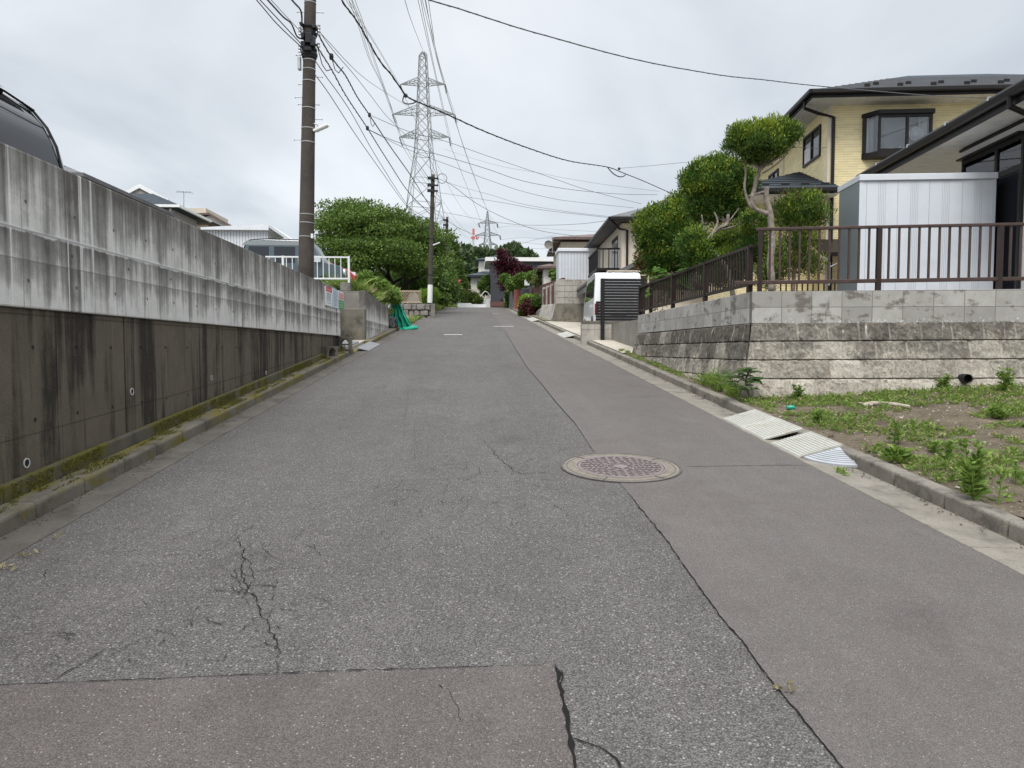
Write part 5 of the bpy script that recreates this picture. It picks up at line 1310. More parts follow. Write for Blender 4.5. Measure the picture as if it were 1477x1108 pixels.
sidewin(1155, 1177, 183, 222, t); sidewin(1106, 1118, 246, 262, t)
# single-storey wing with a hipped roof
ap = Vector((C0.x, C0.y, 0)) + D2*1.6; za = at(1148, 240, ap.y).z; zl = at(1210, 272, C0.y-.3).z
wx_ = -2.6; y0, y1 = .1, 5.4
m = MB(M); m.box(wx_+.5, -.002, y0+.5, y1-.5, 2.0, zl-.05); m.build('wing_wall', 'yellow_siding', t)
m = MB(M); yr = sy(1148)
m.add([(wx_,y0-.6,zl),(.15,y0-.6,zl),(.15,y0-.6,zl-.16),(wx_,y0-.6,zl-.16),(-.002,yr,za),(-.002,y1-1.6,za),(wx_,y1,zl),(wx_,y1,zl-.16),(-.002,y1,zl)], [(0,1,4),(0,4,5,6),(3,2,1,0),(3,0,6,7),(5,8,6),(1,2,3)]); wr = m.build('wing_roof', 'roof_slate', t)
m = MB(M); m.box(wx_-.1, .2, y0-.72, y0-.61, zl-.14, zl-.02); m.box(wx_-.12, wx_-.01, y0-.72, y1, zl-.14, zl-.02); m.build('gutter', 'dark_trim', t, bevel=.02)
m = MB(M); m.box(wx_, .1, y0-.6, y1, zl-.19, zl-.165); m.build('soffit', 'soffit', t)
m = MB(M)
for i in range(5): a = wx_+.5+.5*i; m.box(a-.10, a+.10, y0-.25, y0-.21, zl+.11, zl+.19)
for i in range(1, 9):
    f = i/9; m.bar((wx_+(0-wx_)*f-.0, y0-.6+(yr-y0+.6)*f-.0, zl+(za-zl)*f+.008), (.15-.15*f, y0-.6+(yr-y0+.6)*f, zl+(za-zl)*f+.008), .014, .016)
m.build('snow_guard', 'dark_trim', wr)
m = MB(M); m.prism([(-.4,-.9,3.75),(1.6,-.9,3.75),(1.6,-.9,3.85),(-.4,-.9,3.85)], (0,.9,.45)); m.build('porch_roof', 'dark_trim', t)
# things seen low behind the fence
m = MB(); q0 = at(1196, 390, 11.6); m.tube([q0+Vector((0,0,-.25)), q0+Vector((0,0,.12)), q0+Vector((-.05,0,.19)), q0+Vector((-.12,0,.2))], .02, 8); m.tube([q0+Vector((0,0,.05)), q0+Vector((.14,0,.12))], .008, 5); tag(m.build('garden_tap', 'galvanised'), 'grey standpipe with curved spout left of the grey shed side', 'standpipe')

# ------------------------------------------------------------------ carport, second lot, houses farther up
Yc = 20.6
t = thing('slat_screen', 'dark grey horizontal slat screen in front of the white van', 'screen', (4.4, Yc, 1.8))
x0, x1 = at(866,430,Yc).x, at(929,430,Yc).x; ztop, zlow = at(890,404,Yc).z, at(890,461,Yc).z; xl = at(859.5,440,Yc).x
m = MB(); n = 15
for i in range(n):
    z = ztop - (ztop-zlow)*i/(n-1); m.box(x0 if i < 8 else xl, x1, Yc-.015, Yc+.015, z-.038, z+.036)
m.build('slats', 'black_plastic', t)
m = MB(); xp = at(868.5,440,Yc).x; m.box(xp-.05, xp+.05, Yc-.13, Yc-.02, rz(Yc)+.08, ztop+.03); m.build('post', 'black_plastic', t)
m = MB(); xp = at(927,440,Yc).x; m.box(xp-.05, xp+.05, Yc-.1, Yc-.02, 1.9, ztop-.2); m.build('post', 'black_plastic', t)
m = MB(); xa = at(838.5,475,Yc).x; zw = at(860,463.5,Yc).z; m.box(xa, 5.4, Yc, Yc+.15, 1.2, zw); 
t = m.build('low_wall', 'block_mid', bevel=.01); tag(t, 'low stained block wall under the dark slat screen', 'wall')
m = MB(); m.box(xa-.03, 5.4, Yc-.022, Yc-.002, zw-.05, zw+.005)
o = m.build('coping', 'block_dark', t)
m = MB()
for k in range(6): m.box(xa+.39*k, xa+.39*k+.008, Yc-.003, Yc, 1.3, zw-.05)
m.box(xa, 5.4, Yc-.003, Yc, zw-.24, zw-.232); m.build('joints', 'old_concrete', t)
t = thing('railing', 'pale handrail with two loops above the white van roof', 'railing', at(890,392,26)); m = MB()
m.bar(at(876,391,26), at(936,391,26), .05); m.bar(at(888,397,26), at(936,397,26), .03)
for u in (876, 884, 914, 935): m.bar(at(u,391,26), at(u,410,26), .05)
m.build('rail', 'beige_wall', t)

t = thing('block_wall', 'second block wall with sloping dark base, beyond the driveway and under the small white shed', 'wall', (3.9, 34, 2.8)); WC2 = Vector((4.05, 34, 0))
zt = at(800,403,34).z; zm = at(800,438,34).z; zg = 2.6
m = MB(); m.box(4.0, 5.55, 34, 34.15, zm, zt); m.build('top_courses', 'block_mid', t, bevel=.01)
m = MB(); m.box(5.56, 6.9, 34.01, 34.15, zm, at(840,420,34).z); m.build('low_courses', 'old_concrete', t, bevel=.01)
m = MB(); m.hexa([(3.62,33.72,zg-.6),(7,33.72,zg-.6),(7,34.2,zg-.6),(3.62,34.2,zg-.6),(3.98,33.98,zm-.002),(7,33.98,zm-.002),(7,34.2,zm-.002),(3.98,34.2,zm-.002)]); m.build('sloping_base', 'block_dark', t, bevel=.02)
m = MB(); m.hexa([(3.55,34.21,zg-.6),(4.2,34.21,zg-.6),(4.2,41,zg-.3),(3.55,41,zg-.3),(3.98,34.21,zm),(4.2,34.21,zm),(4.2,41,zm+.35),(3.98,41,zm+.35)]); m.build('sloping_base', 'block_mid', t, bevel=.02)
for y in (34.6, 36.6, 38.6, 40.6): m = MB(); m.box(3.99, 4.14, y-.2, y+.2, zm, zt+.04*(y-34)-.1); m.build('pillar', 'block_mid', t, bevel=.01)
m = MB()
for k in range(1, 4): m.box(4.0, 5.55, 33.994, 34, zm+(zt-zm)*k/4-.008, zm+(zt-zm)*k/4+.008)
for k in range(1, 4): m.box(4.0+.39*k, 4.0+.39*k+.010, 33.997, 34, zm, zt)
m.build('joints', 'old_concrete', t)
m = MB()
for y in frange(34.9, 40.5, .13): m.box(4.03, 4.06, y, y+.06, zm+.05, zt+.04*(y-34)-.2)
tag(m.build('lattice_fence', 'weld_brown'), 'dark brown bars between the pillars of the second block wall', 'fence')
m = MB(); m.hexa([(4.5,35.5,4.2),(4.62,35.5,4.2),(4.62,55,4.6),(4.5,55,4.6),(4.5,35.5,5.0),(4.62,35.5,5.0),(4.62,55,6.1),(4.5,55,6.1)])
for k in range(60): y = 35.6+.32*k; m.box(4.47, 4.5, y, y+.14, 4.4+.018*(y-35.5), 4.96+.055*(y-35.5))
tag(m.build('boundary_fence', 'weld_brown'), 'tall solid brown fence rising behind the second block wall', 'fence')
p0 = at(806,362,37); M = frame((p0.x, p0.y, 0), -math.radians(2)); zt = at(806,359.5,37).z; w = at(872,362,37).x-p0.x
t = thing('storage_shed', 'small pale blue-white ribbed shed above the second block wall', 'shed', (p0.x, p0.y, 4.7), -math.radians(2))
m = MB(M); m.box(0, w, 0, 1.6, 4.5, zt-.12); m.build('wall', 'shed_white', t)
m = MB(M); m.box(-.06, w+.06, -.08, 1.7, zt-.12, zt+.05); m.build('roof', 'container_white', t, bevel=.02)
m = MB(M)
for k in range(1, 15): m.box(w*k/15-.015, w*k/15+.015, -.02, 0, 4.6, zt-.12)
m.build('ribs', 'shed_line', t)

def hiproof(m, x0, x1, y0, y1, ze, slope, th=.14):
    h = min(x1-x0, y1-y0)/2; zr = ze + h*slope
    if x1-x0 >= y1-y0: r0, r1 = (x0+h, (y0+y1)/2, zr), (x1-h, (y0+y1)/2, zr)
    else: r0, r1 = ((x0+x1)/2, y0+h, zr), ((x0+x1)/2, y1-h, zr)
    b = [(x0,y0),(x1,y0),(x1,y1),(x0,y1)]
    vs = [(x,y,ze) for x, y in b] + [r0, r1] + [(x,y,ze-th) for x, y in b]
    if x1-x0 >= y1-y0: f = [(0,1,5,4),(1,2,5),(2,3,4,5),(3,0,4)]
    else: f = [(0,1,4),(1,2,5,4),(2,3,5),(3,0,4,5)]
    m.add(vs, f + [(6,7,1,0),(7,8,2,1),(8,9,3,2),(9,6,0,3),(9,8,7,6)])
def win(m_, M, par, x0, x1, y, z0, z1, fm='dark_trim', pm='glass_tint', mull=1):
    m = MB(M); f = .05
    m.box(x0-f, x1+f, y-.04, y+.02, z1, z1+f); m.box(x0-f, x1+f, y-.04, y+.02, z0-f, z0); m.box(x0-f, x0, y-.04, y+.02, z0, z1); m.box(x1, x1+f, y-.04, y+.02, z0, z1)
    for k in range(1, mull+1): xx = x0+(x1-x0)*k/(mull+1); m.box(xx-.025, xx+.025, y-.035, y+.02, z0, z1)
    w = m.build('window', fm, par); m = MB(M); m.box(x0, x1, y-.012, y-.004, z0, z1); m.build('pane', pm, w); return w
# cream house beyond the carport
c0 = at(897, 322, 30); M = frame((c0.x, c0.y, 0), -math.radians(2.5)); ze = c0.z
t = thing('house', 'cream two-storey house with dark eaves and small balcony, beyond the white van', 'house', (c0.x, c0.y, 2.8), -math.radians(2.5))
m = MB(M); m.box(0, 11, 0, 8, 2.2, ze); m.build('wall', 'cream_wall', t)
m = MB(M); hiproof(m, -.55, 11.5, -.55, 8.5, ze+.2, .40); m.build('roof', 'roof_grey', t)
m = MB(M); m.box(-.66, 11.5, -.66, -.56, ze+.02, ze+.16); m.box(-.66, -.56, -.66, 8.5, ze+.02, ze+.16); m.build('gutter', 'dark_trim', t, bevel=.02)
m = MB(M); m.tube([(-.5,-.4,ze+.05),(-.1,-.06,ze-.25),(.22,-.06,ze-.3),(.22,-.06,3)], .05, 8); m.build('downpipe', 'dark_trim', t)
m = MB(M); m.prism([(.3,-.5,ze+.28),(3.3,-.5,ze+1.62),(6.5,-.5,ze+.2),(6.5,-.5,ze+.02),(3.3,-.5,ze+1.42),(.3,-.5,ze+.08)], (0,4,0)); m.build('gable_roof', 'roof_grey', t)
m = MB(M); m.prism([(.7,-.02,ze),(3.3,-.02,ze+1.38),(6.0,-.02,ze)], (0,1,0)); m.build('gable_wall', 'cream_wall', t)
m = MB(M)
zb_ = ze-1.95
m.box(-1.0, -.02, .4, 3.6, zb_, zb_+.12); m.box(-1.0, -.94, .4, 3.6, zb_+.9, zb_+.97); m.box(-1.0,-.02,.4,.46,zb_+.9,zb_+.97)
for y in frange(.4, 3.6, .25): m.box(-.99, -.95, y, y+.04, zb_+.1, zb_+.9)
for x in frange(-1.0, 0, .25): m.box(x, x+.04, .4, .44, zb_+.1, zb_+.9)
m.build('balcony', 'dark_trim', t)
win(None, M @ Matrix.Translation((0,0,0)) , t, 1.05, 2.3, 0, ze-1.5, ze-.55)
m = MB(M); m.box(-.03, .01, 1.0, 2.6, zb_+.2, ze-.35); m.build('balcony_door', 'glass_tint', t)
m = MB(M); ze2 = zb_-.25; m.prism([(-1.9,-2.4,ze2-.75),(.6,-2.4,ze2+.55),(3.6,-2.4,ze2-.75),(3.6,-2.4,ze2-.93),(.6,-2.4,ze2+.37),(-1.9,-2.4,ze2-.93)], (0,2.4,0)); m.build('porch_roof', 'roof_grey', t)
m = MB(M); m.box(-.9, 3.2, -1.7, -.02, 2.2, ze2-.75); m.build('porch_wall', 'cream_wall', t)
m = MB(M); m.hexa([(-1.5,.0,zb_-.6),(-.02,.0,zb_-.6),(-.02,7,zb_-.6),(-1.5,7,zb_-.6),(-1.5,.0,zb_-.5),(-.02,.0,zb_-.1),(-.02,7,zb_-.1),(-1.5,7,zb_-.5)]); m.build('lower_roof', 'roof_grey', t)
m = MB(M); m.tube(cat_rom([Vector((.5,-.05,ze-.9)),Vector((.75,-.1,ze-1.05)),Vector((.95,-.07,ze-.6))]), .02, 5); m.build('cable_drop', 'cable', t)
# far brown-roofed house
c0 = at(809, 350, 47); M = frame((c0.x, c0.y, 0), -math.radians(3)); ze = at(809, 349, 47).z
t = thing('house', 'beige house with brown hipped roof behind the small white shed', 'house', (c0.x, c0.y, 4.8), -math.radians(3))
m = MB(M); m.box(.0, 8, 0, 8, 4.0, ze); m.build('wall', 'beige_wall', t)
m = MB(M); hiproof(m, -.5, 2.95+5.5, -.5, 8.5, ze+.25, .22); m.build('roof', 'roof_brown', t)
m = MB(M); m.box(-.6, 8.5, -.6, -.51, ze+.08, ze+.2); m.build('gutter', 'roof_brown', t)
win(None, M, t, 1.1, 2.4, 0, ze-1.2, ze-.55)
m = MB(M); m.box(-1.2, -.02, -1.5, 3, 4.0, ze-1.95); m.build('wing_wall', 'offwhite_wall', t)
m = MB(M); hiproof(m, -1.6, -.01, -1.9, 3.4, ze-1.8, .3); m.build('wing_roof', 'roof_brown', t)
t = thing('antenna', 'rooftop aerial with dish at the left end of the far brown roof', 'antenna', at(797,362,47)); m = MB(); p = at(797,365,47)
top = at(796,341,47); m.tube([p, top], .03, 6)
for dz_, w in ((-.1,.7),(-.35,.9),(-1.0,.7)): m.bar(top+Vector((-w*.5,0,dz_)), top+Vector((w*.5,.1,dz_)), .03)
m.build('mast', 'galvanised', t); m = MB(); m.lathe([(0,0),(.2,.03),(.28,.1),(.2,.05),(0,.02)], p+Vector((-.3,-.2,.5)), 16, axis='Y'); m.build('dish', 'pole_pale', t)
# dark modern house at the road's end and the white house beside it
Y = 90; xl, xr = at(708.5,400,Y).x, at(812,400,Y).x; zt, zb = at(708,377,Y).z, at(708,438,Y).z
t = thing('house', 'black box-shaped house with a white roof edge at the end of the road', 'house', ((xl+xr)/2, Y, zb))
m = MB(); m.box(xl, xr, Y, Y+9, zb-2, zt); m.build('wall', 'black_wall', t)
m = MB(); m.box(at(700,380,Y-.4).x, xr+.2, Y-.4, Y+9.2, zt+.004, at(708,371.5,Y).z); m.build('roof_edge', 'white_trim', t)
m = MB(); m.box(xl-.05, at(728,438,Y).x, Y-2.2, Y-.02, zb-.5, zb+.12); m.build('terrace', 'weld_brown', t)
t = thing('air_conditioner', 'white outdoor air conditioner unit against the black house', 'air conditioner', at(724,440,Y-1)); m = MB(); a = at(721.5,440,Y-1); b = at(727.5,432,Y-1)
m.box(a.x, b.x, Y-1.3, Y-1, zb+.125, b.z); m.build('case', 'white_trim', t, bevel=.02); m = MB(); m.lathe([(.26,-.0),(.26,.02),(.06,.02),(0,.03)], ((a.x*.6+b.x*.4), Y-1.301, (zb+.12+b.z)/2), 20, axis='Y'); m.build('fan_grille', 'black_plastic', t)
Y = 102; P_ = lambda u, v, y=Y: at(u, v, y)
t = thing('house', 'white two-storey house with grey roofs left of the black house', 'house', (P_(695,430).x, Y, 6))
m = MB(); m.box(P_(690.5,400).x, P_(735,400).x, Y, Y+7, 6, P_(690,377).z); m.build('wall', 'offwhite_wall', t)
m = MB(); hiproof(m, P_(685.5,378).x, P_(750,378).x, Y-.7, Y+7.7, P_(690,375).z, .32); m.build('roof', 'roof_slate', t)
m = MB(); m.box(P_(679,420).x, P_(735,420).x, Y-2.5, Y-.02, 5.5, P_(679,398).z); m.build('lower_wall', 'offwhite_wall', t)
m = MB(); x0, x1 = P_(673.5,398,Y-3).x, P_(735,398,Y-3).x; z0, z1 = P_(675,397,Y-3).z, P_(700,391.5,Y).z
m.hexa([(x0,Y-3.2,z0-.25),(x1,Y-3.2,z0-.25),(x1,Y,z0-.25),(x0,Y,z0-.25),(x0,Y-3.2,z0),(x1,Y-3.2,z0),(x1,Y,z1),(x0+2.2,Y,z1)]); m.build('lower_roof', 'roof_slate', t)
win(None, None, t, P_(699.5,385).x, P_(706,385).x, Y, P_(700,389.5).z, P_(700,381.5).z, 'white_trim', 'curtain_grey', 0)
win(None, None, t, P_(689,410).x, P_(693,410).x, Y-2.5, P_(690,418,Y-2.5).z, P_(690,406,Y-2.5).z, 'dark_trim', 'glass_tint', 0)
Y = 96; m = MB(); a, b = P_(673,418,Y), P_(709,418,Y)
m.bar((a.x,Y,a.z), (b.x,Y,a.z), .12); m.bar((a.x,Y,P_(673,423,Y).z), (b.x,Y,P_(673,423,Y).z), .12); m.bar((a.x,Y,P_(673,425,Y).z), (b.x,Y,P_(673,425,Y).z), .2)
for i in range(5): x = a.x+(b.x-a.x)*i/4; m.bar((x,Y,6), (x,Y,a.z), .12)
tag(m.build('railing', 'beige_wall'), 'pale garden railing below the white house at the road end', 'railing')
Y = 93; t = thing('gate', 'white garden gate with arched wire top at the end of the road', 'gate', P_(701,440,Y)); m = MB(); a, b = P_(694,438,Y), P_(707,438,Y)
zt_ = P_(694,431,Y).z; m.box(a.x, b.x, Y, Y+.08, P_(694,440,Y).z-.3, zt_); m.build('panel', 'white_trim', t); m = MB()
for x in (a.x, (a.x+b.x)/2, b.x): m.bar((x,Y,zt_-.2), (x,Y,P_(700,425.5,Y).z), .1)
m.tube([(a.x+(b.x-a.x)*i/10, Y, zt_+.35+.6*math.sin(math.pi*i/10)) for i in range(11)], .06, 5); m.build('frame', 'white_trim', t)
Y = 88; m = MB(); a, b = P_(660,440,Y), P_(694,440,Y); m.box(a.x, P_(680,440,Y).x, Y, Y+.2, 5.5, P_(662,437.3,Y).z); m.box(P_(680,440,Y).x+.01, b.x+.6, Y, Y+.2, 5.5, P_(662,438.8,Y).z); tag(m.build('low_wall', 'white_trim'), 'low white kerb wall across the end of the road', 'wall')
# stop sign
Y = 82; base = at(661.5,443,Y); top = at(660.5,404,Y); t = thing('stop_sign', 'red triangular stop sign on a white pole at the far left road corner', 'road sign', base)
m = MB(); m.tube([base, top], .05, 10); m.build('pole', 'pole_white', t); m = MB(); s_ = .46
c_ = at(660.3,406.5,Y-.08); tri = [c_+Vector((-s_,0,s_*.55)), c_+Vector((0,0,-s_*1.15)), c_+Vector((s_,0,s_*.55))]; m.prism(tri, (0,.03,0)); pl = m.build('plate', 'sign_red', t)
def text_mesh(body, size, mat, loc, rot, parent, name='lettering', depth=.002):
    cu = bpy.data.curves.new(name, 'FONT'); cu.body = body; cu.size = size; cu.align_x = 'CENTER'; cu.align_y = 'CENTER'; cu.extrude = depth
    o = bpy.data.objects.new(name, cu); COL.objects.link(o); bpy.context.view_layer.update()
    me = bpy.data.meshes.new_from_object(o.evaluated_get(bpy.context.evaluated_depsgraph_get())); bpy.data.objects.remove(o)
    T_ = Matrix.Translation(Vector(loc)) @ Euler(rot).to_matrix().to_4x4(); me.transform(wmat(parent).inverted() @ T_)
    me.materials.clear(); me.materials.append(MAT(mat)); o = bpy.data.objects.new(name, me); COL.objects.link(o); o.parent = parent; return o
text_mesh('止まれ', .24, 'sign_white', c_+Vector((0,-.012,.09)), (math.radians(90),0,0), t)

# boundary walls, bush pots etc. up the right side
Y = 58
m = MB(); m.box(at(742,430,Y).x, at(751,430,Y).x, Y, Y+.5, 4.4, at(746,418,Y).z); tag(m.build('brick_pillar', 'brick_red', bevel=.02), 'red brick gate pillar up the right side', 'pillar')
m = MB(); m.box(3.35, 3.6, 60, 70, 4.6, at(738,421,64).z); tag(m.build('boundary_wall', 'slate_block', bevel=.02), 'grey garden wall beyond the red brick pillar', 'wall')
m = MB(); m.box(at(752,430,54).x, at(763,430,54).x, 54, 54.4, 4.2, at(757,416,54).z); tag(m.build('boundary_wall', 'black_wall', bevel=.02), 'dark gate wall between brick pillar and brown fence', 'wall')
m = MB(); a = at(757,411,53); m.box(a.x, at(764,411,53).x, 53, 53.5, at(757,412,53).z, at(757,403.5,53).z); tag(m.build('letter_box', 'white_trim', bevel=.03), 'white box on top of the dark gate wall', 'box')
m = MB(); rr = random.Random(2)
for i in range(12): p = onroad(738+i*2.2, 446+i*1.1) + Vector((.75,0,.25)); m.ell(p, (.35,.4,.28), 8, 6, lump=.3)
tag(m.build('rock_edge', 'slate_block'), 'row of grey garden rocks below the brick pillar', 'rocks')

# ------------------------------------------------------------------ far left: houses above the wall, container shed, lattice, stones, net
def eave_house(lab, X, u0, u1, v0, wallm, roofm, wdt, slope, gut='dark_trim'):
    a, b = atX(u0, v0, X), atX(u1, v0, X); y0, y1 = a.y, b.y; ze = a.z
    t = thing('house', lab, 'house', (X-wdt/2, (y0+y1)/2, 2.5)); m = MB(); m.box(X-wdt+.5, X-.5, y0+.5, y1-.5, 2.2, ze-.1); m.build('wall', wallm, t)
    m = MB(); hiproof(m, X-wdt, X, y0, y1, ze, slope); m.build('roof', roofm, t)
    m = MB(); m.box(X+.005, X+.1, y0, y1, ze-.14, ze-.02); m.box(X-wdt, X+.1, y0-.1, y0-.005, ze-.14, ze-.02); m.build('gutter', gut, t); return t, y0, y1, ze
t, y0, y1, ze = eave_house('low house with pale tin roof edge showing just above the left wall', -12, 118, 247, 249, 'greige_wall', 'roof_grey', 8, .42, 'roof_grey')
m = MB()
for k in range(7): y = y0+1+.5*k; m.hexa([(-13.4,y,ze+.60),(-12.3,y,ze+.135),(-12.3,y+.4,ze+.135),(-13.4,y+.4,ze+.60),(-13.4,y,ze+.63),(-12.3,y,ze+.165),(-12.3,y+.4,ze+.165),(-13.4,y+.4,ze+.63)]) 
m.build('skylight', 'container_white', t)
t, y0, y1, ze = eave_house('grey-beige house with slate roof and white-trimmed gable above the left wall', -14, 257, 302, 295, 'greige_wall', 'roof_slate', 7.5, .45, 'white_trim')
yk = y0; y0 = y0+2.4; m = MB(); gx = at(202,267,y0).x; zg_ = at(202,266,y0).z; m.prism([(gx-1.4,y0-.1,zg_-.75),(gx,y0-.1,zg_),(gx+1.4,y0-.1,zg_-.75),(gx+1.4,y0-.1,zg_-.95),(gx,y0-.1,zg_-.2),(gx-1.4,y0-.1,zg_-.95)], (0,.3,0)); m.build('gable_trim', 'white_trim', t)
m = MB(); m.prism([(gx-1.3,y0,zg_-2.2),(gx+1.3,y0,zg_-2.2),(gx+1.3,y0,zg_-.85),(gx,y0,zg_-.1),(gx-1.3,y0,zg_-.85)], (0,3,0)); m.build('gable_wall', 'greige_wall', t); y0 = yk
m = MB(); m.tube([(-14.55,y0+.42,ze-.1),(-14.55,y0+.42,4)], .06, 8); m.build('downpipe', 'white_trim', t)
m = MB(); m.box(-14.495, -14.45, y0+1.0, y0+1.8, ze-1.3, ze-.6); m.build('window', 'glass_tint', t)
t = thing('antenna', 'thin television aerial on the grey-beige house roof', 'antenna', at(265,299,38)); p, q_ = at(265,300,38), at(265,276,38); m = MB(); m.tube([p, q_], .025, 6); m.bar(q_+Vector((-.4,0,-.05)), q_+Vector((.3,.2,.02)), .03)
for k in range(5): c1 = q_+Vector((-.3+.14*k,.05*k,-.02)); m.bar(c1+Vector((0,-.2,0)), c1+Vector((.05,.2,0)), .02)
m.build('mast', 'galvanised', t)
t, y0, y1, ze = eave_house('small pink-walled house with brown roof, farthest along the left wall top', -19, 306, 332, 320, 'cream_wall', 'roof_brown', 7, .4)
m = MB(); a, b = at(272,303,57), at(297,303,57); m.box(a.x, b.x, 57, 62, 4, at(272,300,57).z); tag(m.build('parapet_house', 'beige_wall'), 'tan flat-roofed house peeking behind the pink-walled house', 'house')
m = MB(); a = at(297,325,55); m.prism([(a.x,55,3.5),(a.x+1.6,55,3.5),(a.x+1.6,55,at(297,309,55).z-.7),(a.x+.3,55,at(297,309,55).z-.1),(a.x,55,at(297,309,55).z-.2)], (0,2,0)); w = tag(m.build('gable_house', 'offwhite_wall'), 'white gable end beside the tan flat-roofed house', 'house')
m = MB(); z_ = at(297,308,55).z; m.prism([(a.x-1.2,54.7,z_-.05),(a.x+.35,54.7,z_),(a.x+1.8,54.7,z_-.85),(a.x+1.8,54.7,z_-1.0),(a.x+.35,54.7,z_-.15),(a.x-1.2,54.7,z_-.2)], (0,2.6,0)); m.build('roof', 'roof_brown', w)
Y = 33; a, b, c1 = at(292,345,Y), at(386,345,Y), at(430,345,Y); zt = at(386,333,Y).z
t = thing('carport_shed', 'white ribbed metal shed with an open roofed bay, behind the teal off-roader', 'shed', (b.x, Y, 3))
m = MB(); m.box(a.x, b.x, Y, Y+2.2, 2.5, zt); m.build('wall', 'container_white', t)
m = MB()
for k in range(22): x = a.x+(b.x-a.x)*(k+.5)/22; m.box(x-.02, x+.02, Y-.012, Y, 3, zt)
m.build('ribs', 'shed_line', t)
m = MB(); m.hexa([(a.x,Y-.2,zt),(b.x+.1,Y-.2,zt),(b.x+.1,Y+2.4,zt),(a.x,Y+2.4,zt),(a.x,Y-.2,zt+.1),(b.x+.1,Y-.2,zt+.28),(b.x+.1,Y+2.4,zt+.28),(a.x,Y+2.4,zt+.1)])
m.hexa([(b.x+.1,Y-.2,zt+.13),(c1.x,Y+1,zt-.75),(c1.x,Y+2.4,zt-.75),(b.x+.1,Y+2.4,zt+.13),(b.x+.1,Y-.2,zt+.28),(c1.x,Y+1,zt-.6),(c1.x,Y+2.4,zt-.6),(b.x+.1,Y+2.4,zt+.28)]); m.build('roof', 'container_white', t)
m = MB(); m.box(b.x, c1.x+.6, Y+2.0, Y+2.2, 2.5, zt-.75); m.build('bay_wall', 'shed_line', t)

Y = 41; t = thing('lattice_fence', 'tan diamond lattice fence on the stone wall left of the clipped hedge', 'fence', at(595,436,Y)); a, b = at(576,436,Y), at(608,420,Y); m = MB()
n = 9; w = b.x-a.x; h = b.z-a.z
for i in range(-6, n+1):
    for sg in (1, -1):
        x0 = a.x+w*i/n if sg > 0 else a.x+w*(i)/n+h; p = Vector((x0, Y, a.z)); q_ = Vector((x0+sg*h, Y, b.z)); pts = []
        for e in (p, q_): pass
        if sg > 0: lo, hi = max(0, (a.x-x0)/h), min(1, (b.x-x0)/h)
        else: lo, hi = max(0, (x0-b.x)/h), min(1, (x0-a.x)/h)
        if lo < hi: m.bar(p.lerp(q_, lo)+Vector((0,.01*sg,0)), p.lerp(q_, hi)+Vector((0,.01*sg,0)), .032, .02)
m.bar((a.x,Y,b.z), (b.x,Y,b.z), .06); m.bar((a.x,Y,a.z), (b.x,Y,a.z), .06); m.build('lattice', 'lattice', t)
t = thing('stone_wall', 'low rough stone wall under the lattice fence and the slender pole', 'wall', at(600,452,Y-.3)); m = MB(); rr = random.Random(9)
a, b = at(572,452,Y-.3), at(622,452,Y-.3); rows = 3
for r in range(rows):
    x = a.x - rr.uniform(0,.2)
    while x < b.x:
        w = rr.uniform(.25, .5); yy = Y-.3+rr.uniform(-.05,.05); z_ = 3.0+.33*r; k1, k2 = rr.uniform(-.03,.03), rr.uniform(-.03,.03); m.hexa([(x+.012,yy,z_+k1),(x+w-.012,yy,z_-k1),(x+w-.012,yy+.4,z_),(x+.012,yy+.4,z_),(x+.02,yy+.04,z_+.31),(x+w-.02,yy+.04,z_+.31+k2),(x+w-.02,yy+.4,z_+.31),(x+.02,yy+.4,z_+.31)]); x += w
m.build('stones', 'old_concrete', t, bevel=.05); m = MB(); m.box(a.x-.1, b.x+.1, Y-.15, Y+.3, 2.8, 4.02); m.build('core', 'slate_block', t)
m = MB(); m.box(b.x-.02, b.x+.22, Y-.45, Y-.2, 3, 4.0); m.build('end_post', 'old_concrete', t, bevel=.02)
m = MB(); a = at(586,424,44); b = at(606,424,44); m.prism([(a.x,44,a.z-.5),(a.x+.2,44,a.z-.02),(a.x+.5,44,a.z+.12),(b.x-.4,44,a.z+.12),(b.x,44,a.z-.1),(b.x,44,a.z-.5)], (0,1.4,0)); tag(m.build('car_roof', 'grey_paint', bevel=.05), 'grey car of which only the roof shows behind the lattice fence', 'car')
# refuse net, bag, stakes
t = thing('refuse_net', 'bright green refuse net draped from two stakes down to the kerb', 'net', (-3.0, 28.6, rz(28.6)))
Y = 28.7; tl, tr, bl, br = at(563,437,Y+.2), at(577,437,Y+.2), at(566,480,Y-.5), at(598,475,Y-.3)
def nf(a, b):
    p = tl.lerp(tr, a); q_ = bl.lerp(br, a); e = b**1.6
    r = Vector((p.x+(q_.x-p.x)*(b**1.2), p.y+(q_.y-p.y)*b, p.z+(q_.z-p.z)*b))
    f = .05*math.sin(a*26+b*2) + .03*math.sin(a*47+3*b); r += Vector((0, f*(.5+b), 0)) + Vector((.05*mnoise.noise(Vector((a*4, b*5, 1))), 0, .05*mnoise.noise(Vector((a*6, b*6, 7)))*b)); return r
m = MB(); m.grid(nf, 60, 40); m.build('net', 'net_green', t, smooth=True)
m = MB(); 
for i in range(26):
    a = rr.uniform(0, 1); pts = [nf(a, b/8) + Vector((0,-.03,0)) for b in range(9)]; m.tube(cat_rom(pts, 3), .012, 4)
for i in range(14): p = bl.lerp(br, i/13) + Vector((rr.uniform(-.05,.05), rr.uniform(-.1,.2), .05)); m.ell(p, (.15,.16,.09), 9, 6, lump=.5, ls=3)
m.build('gathers', 'net_green', t, smooth=True)
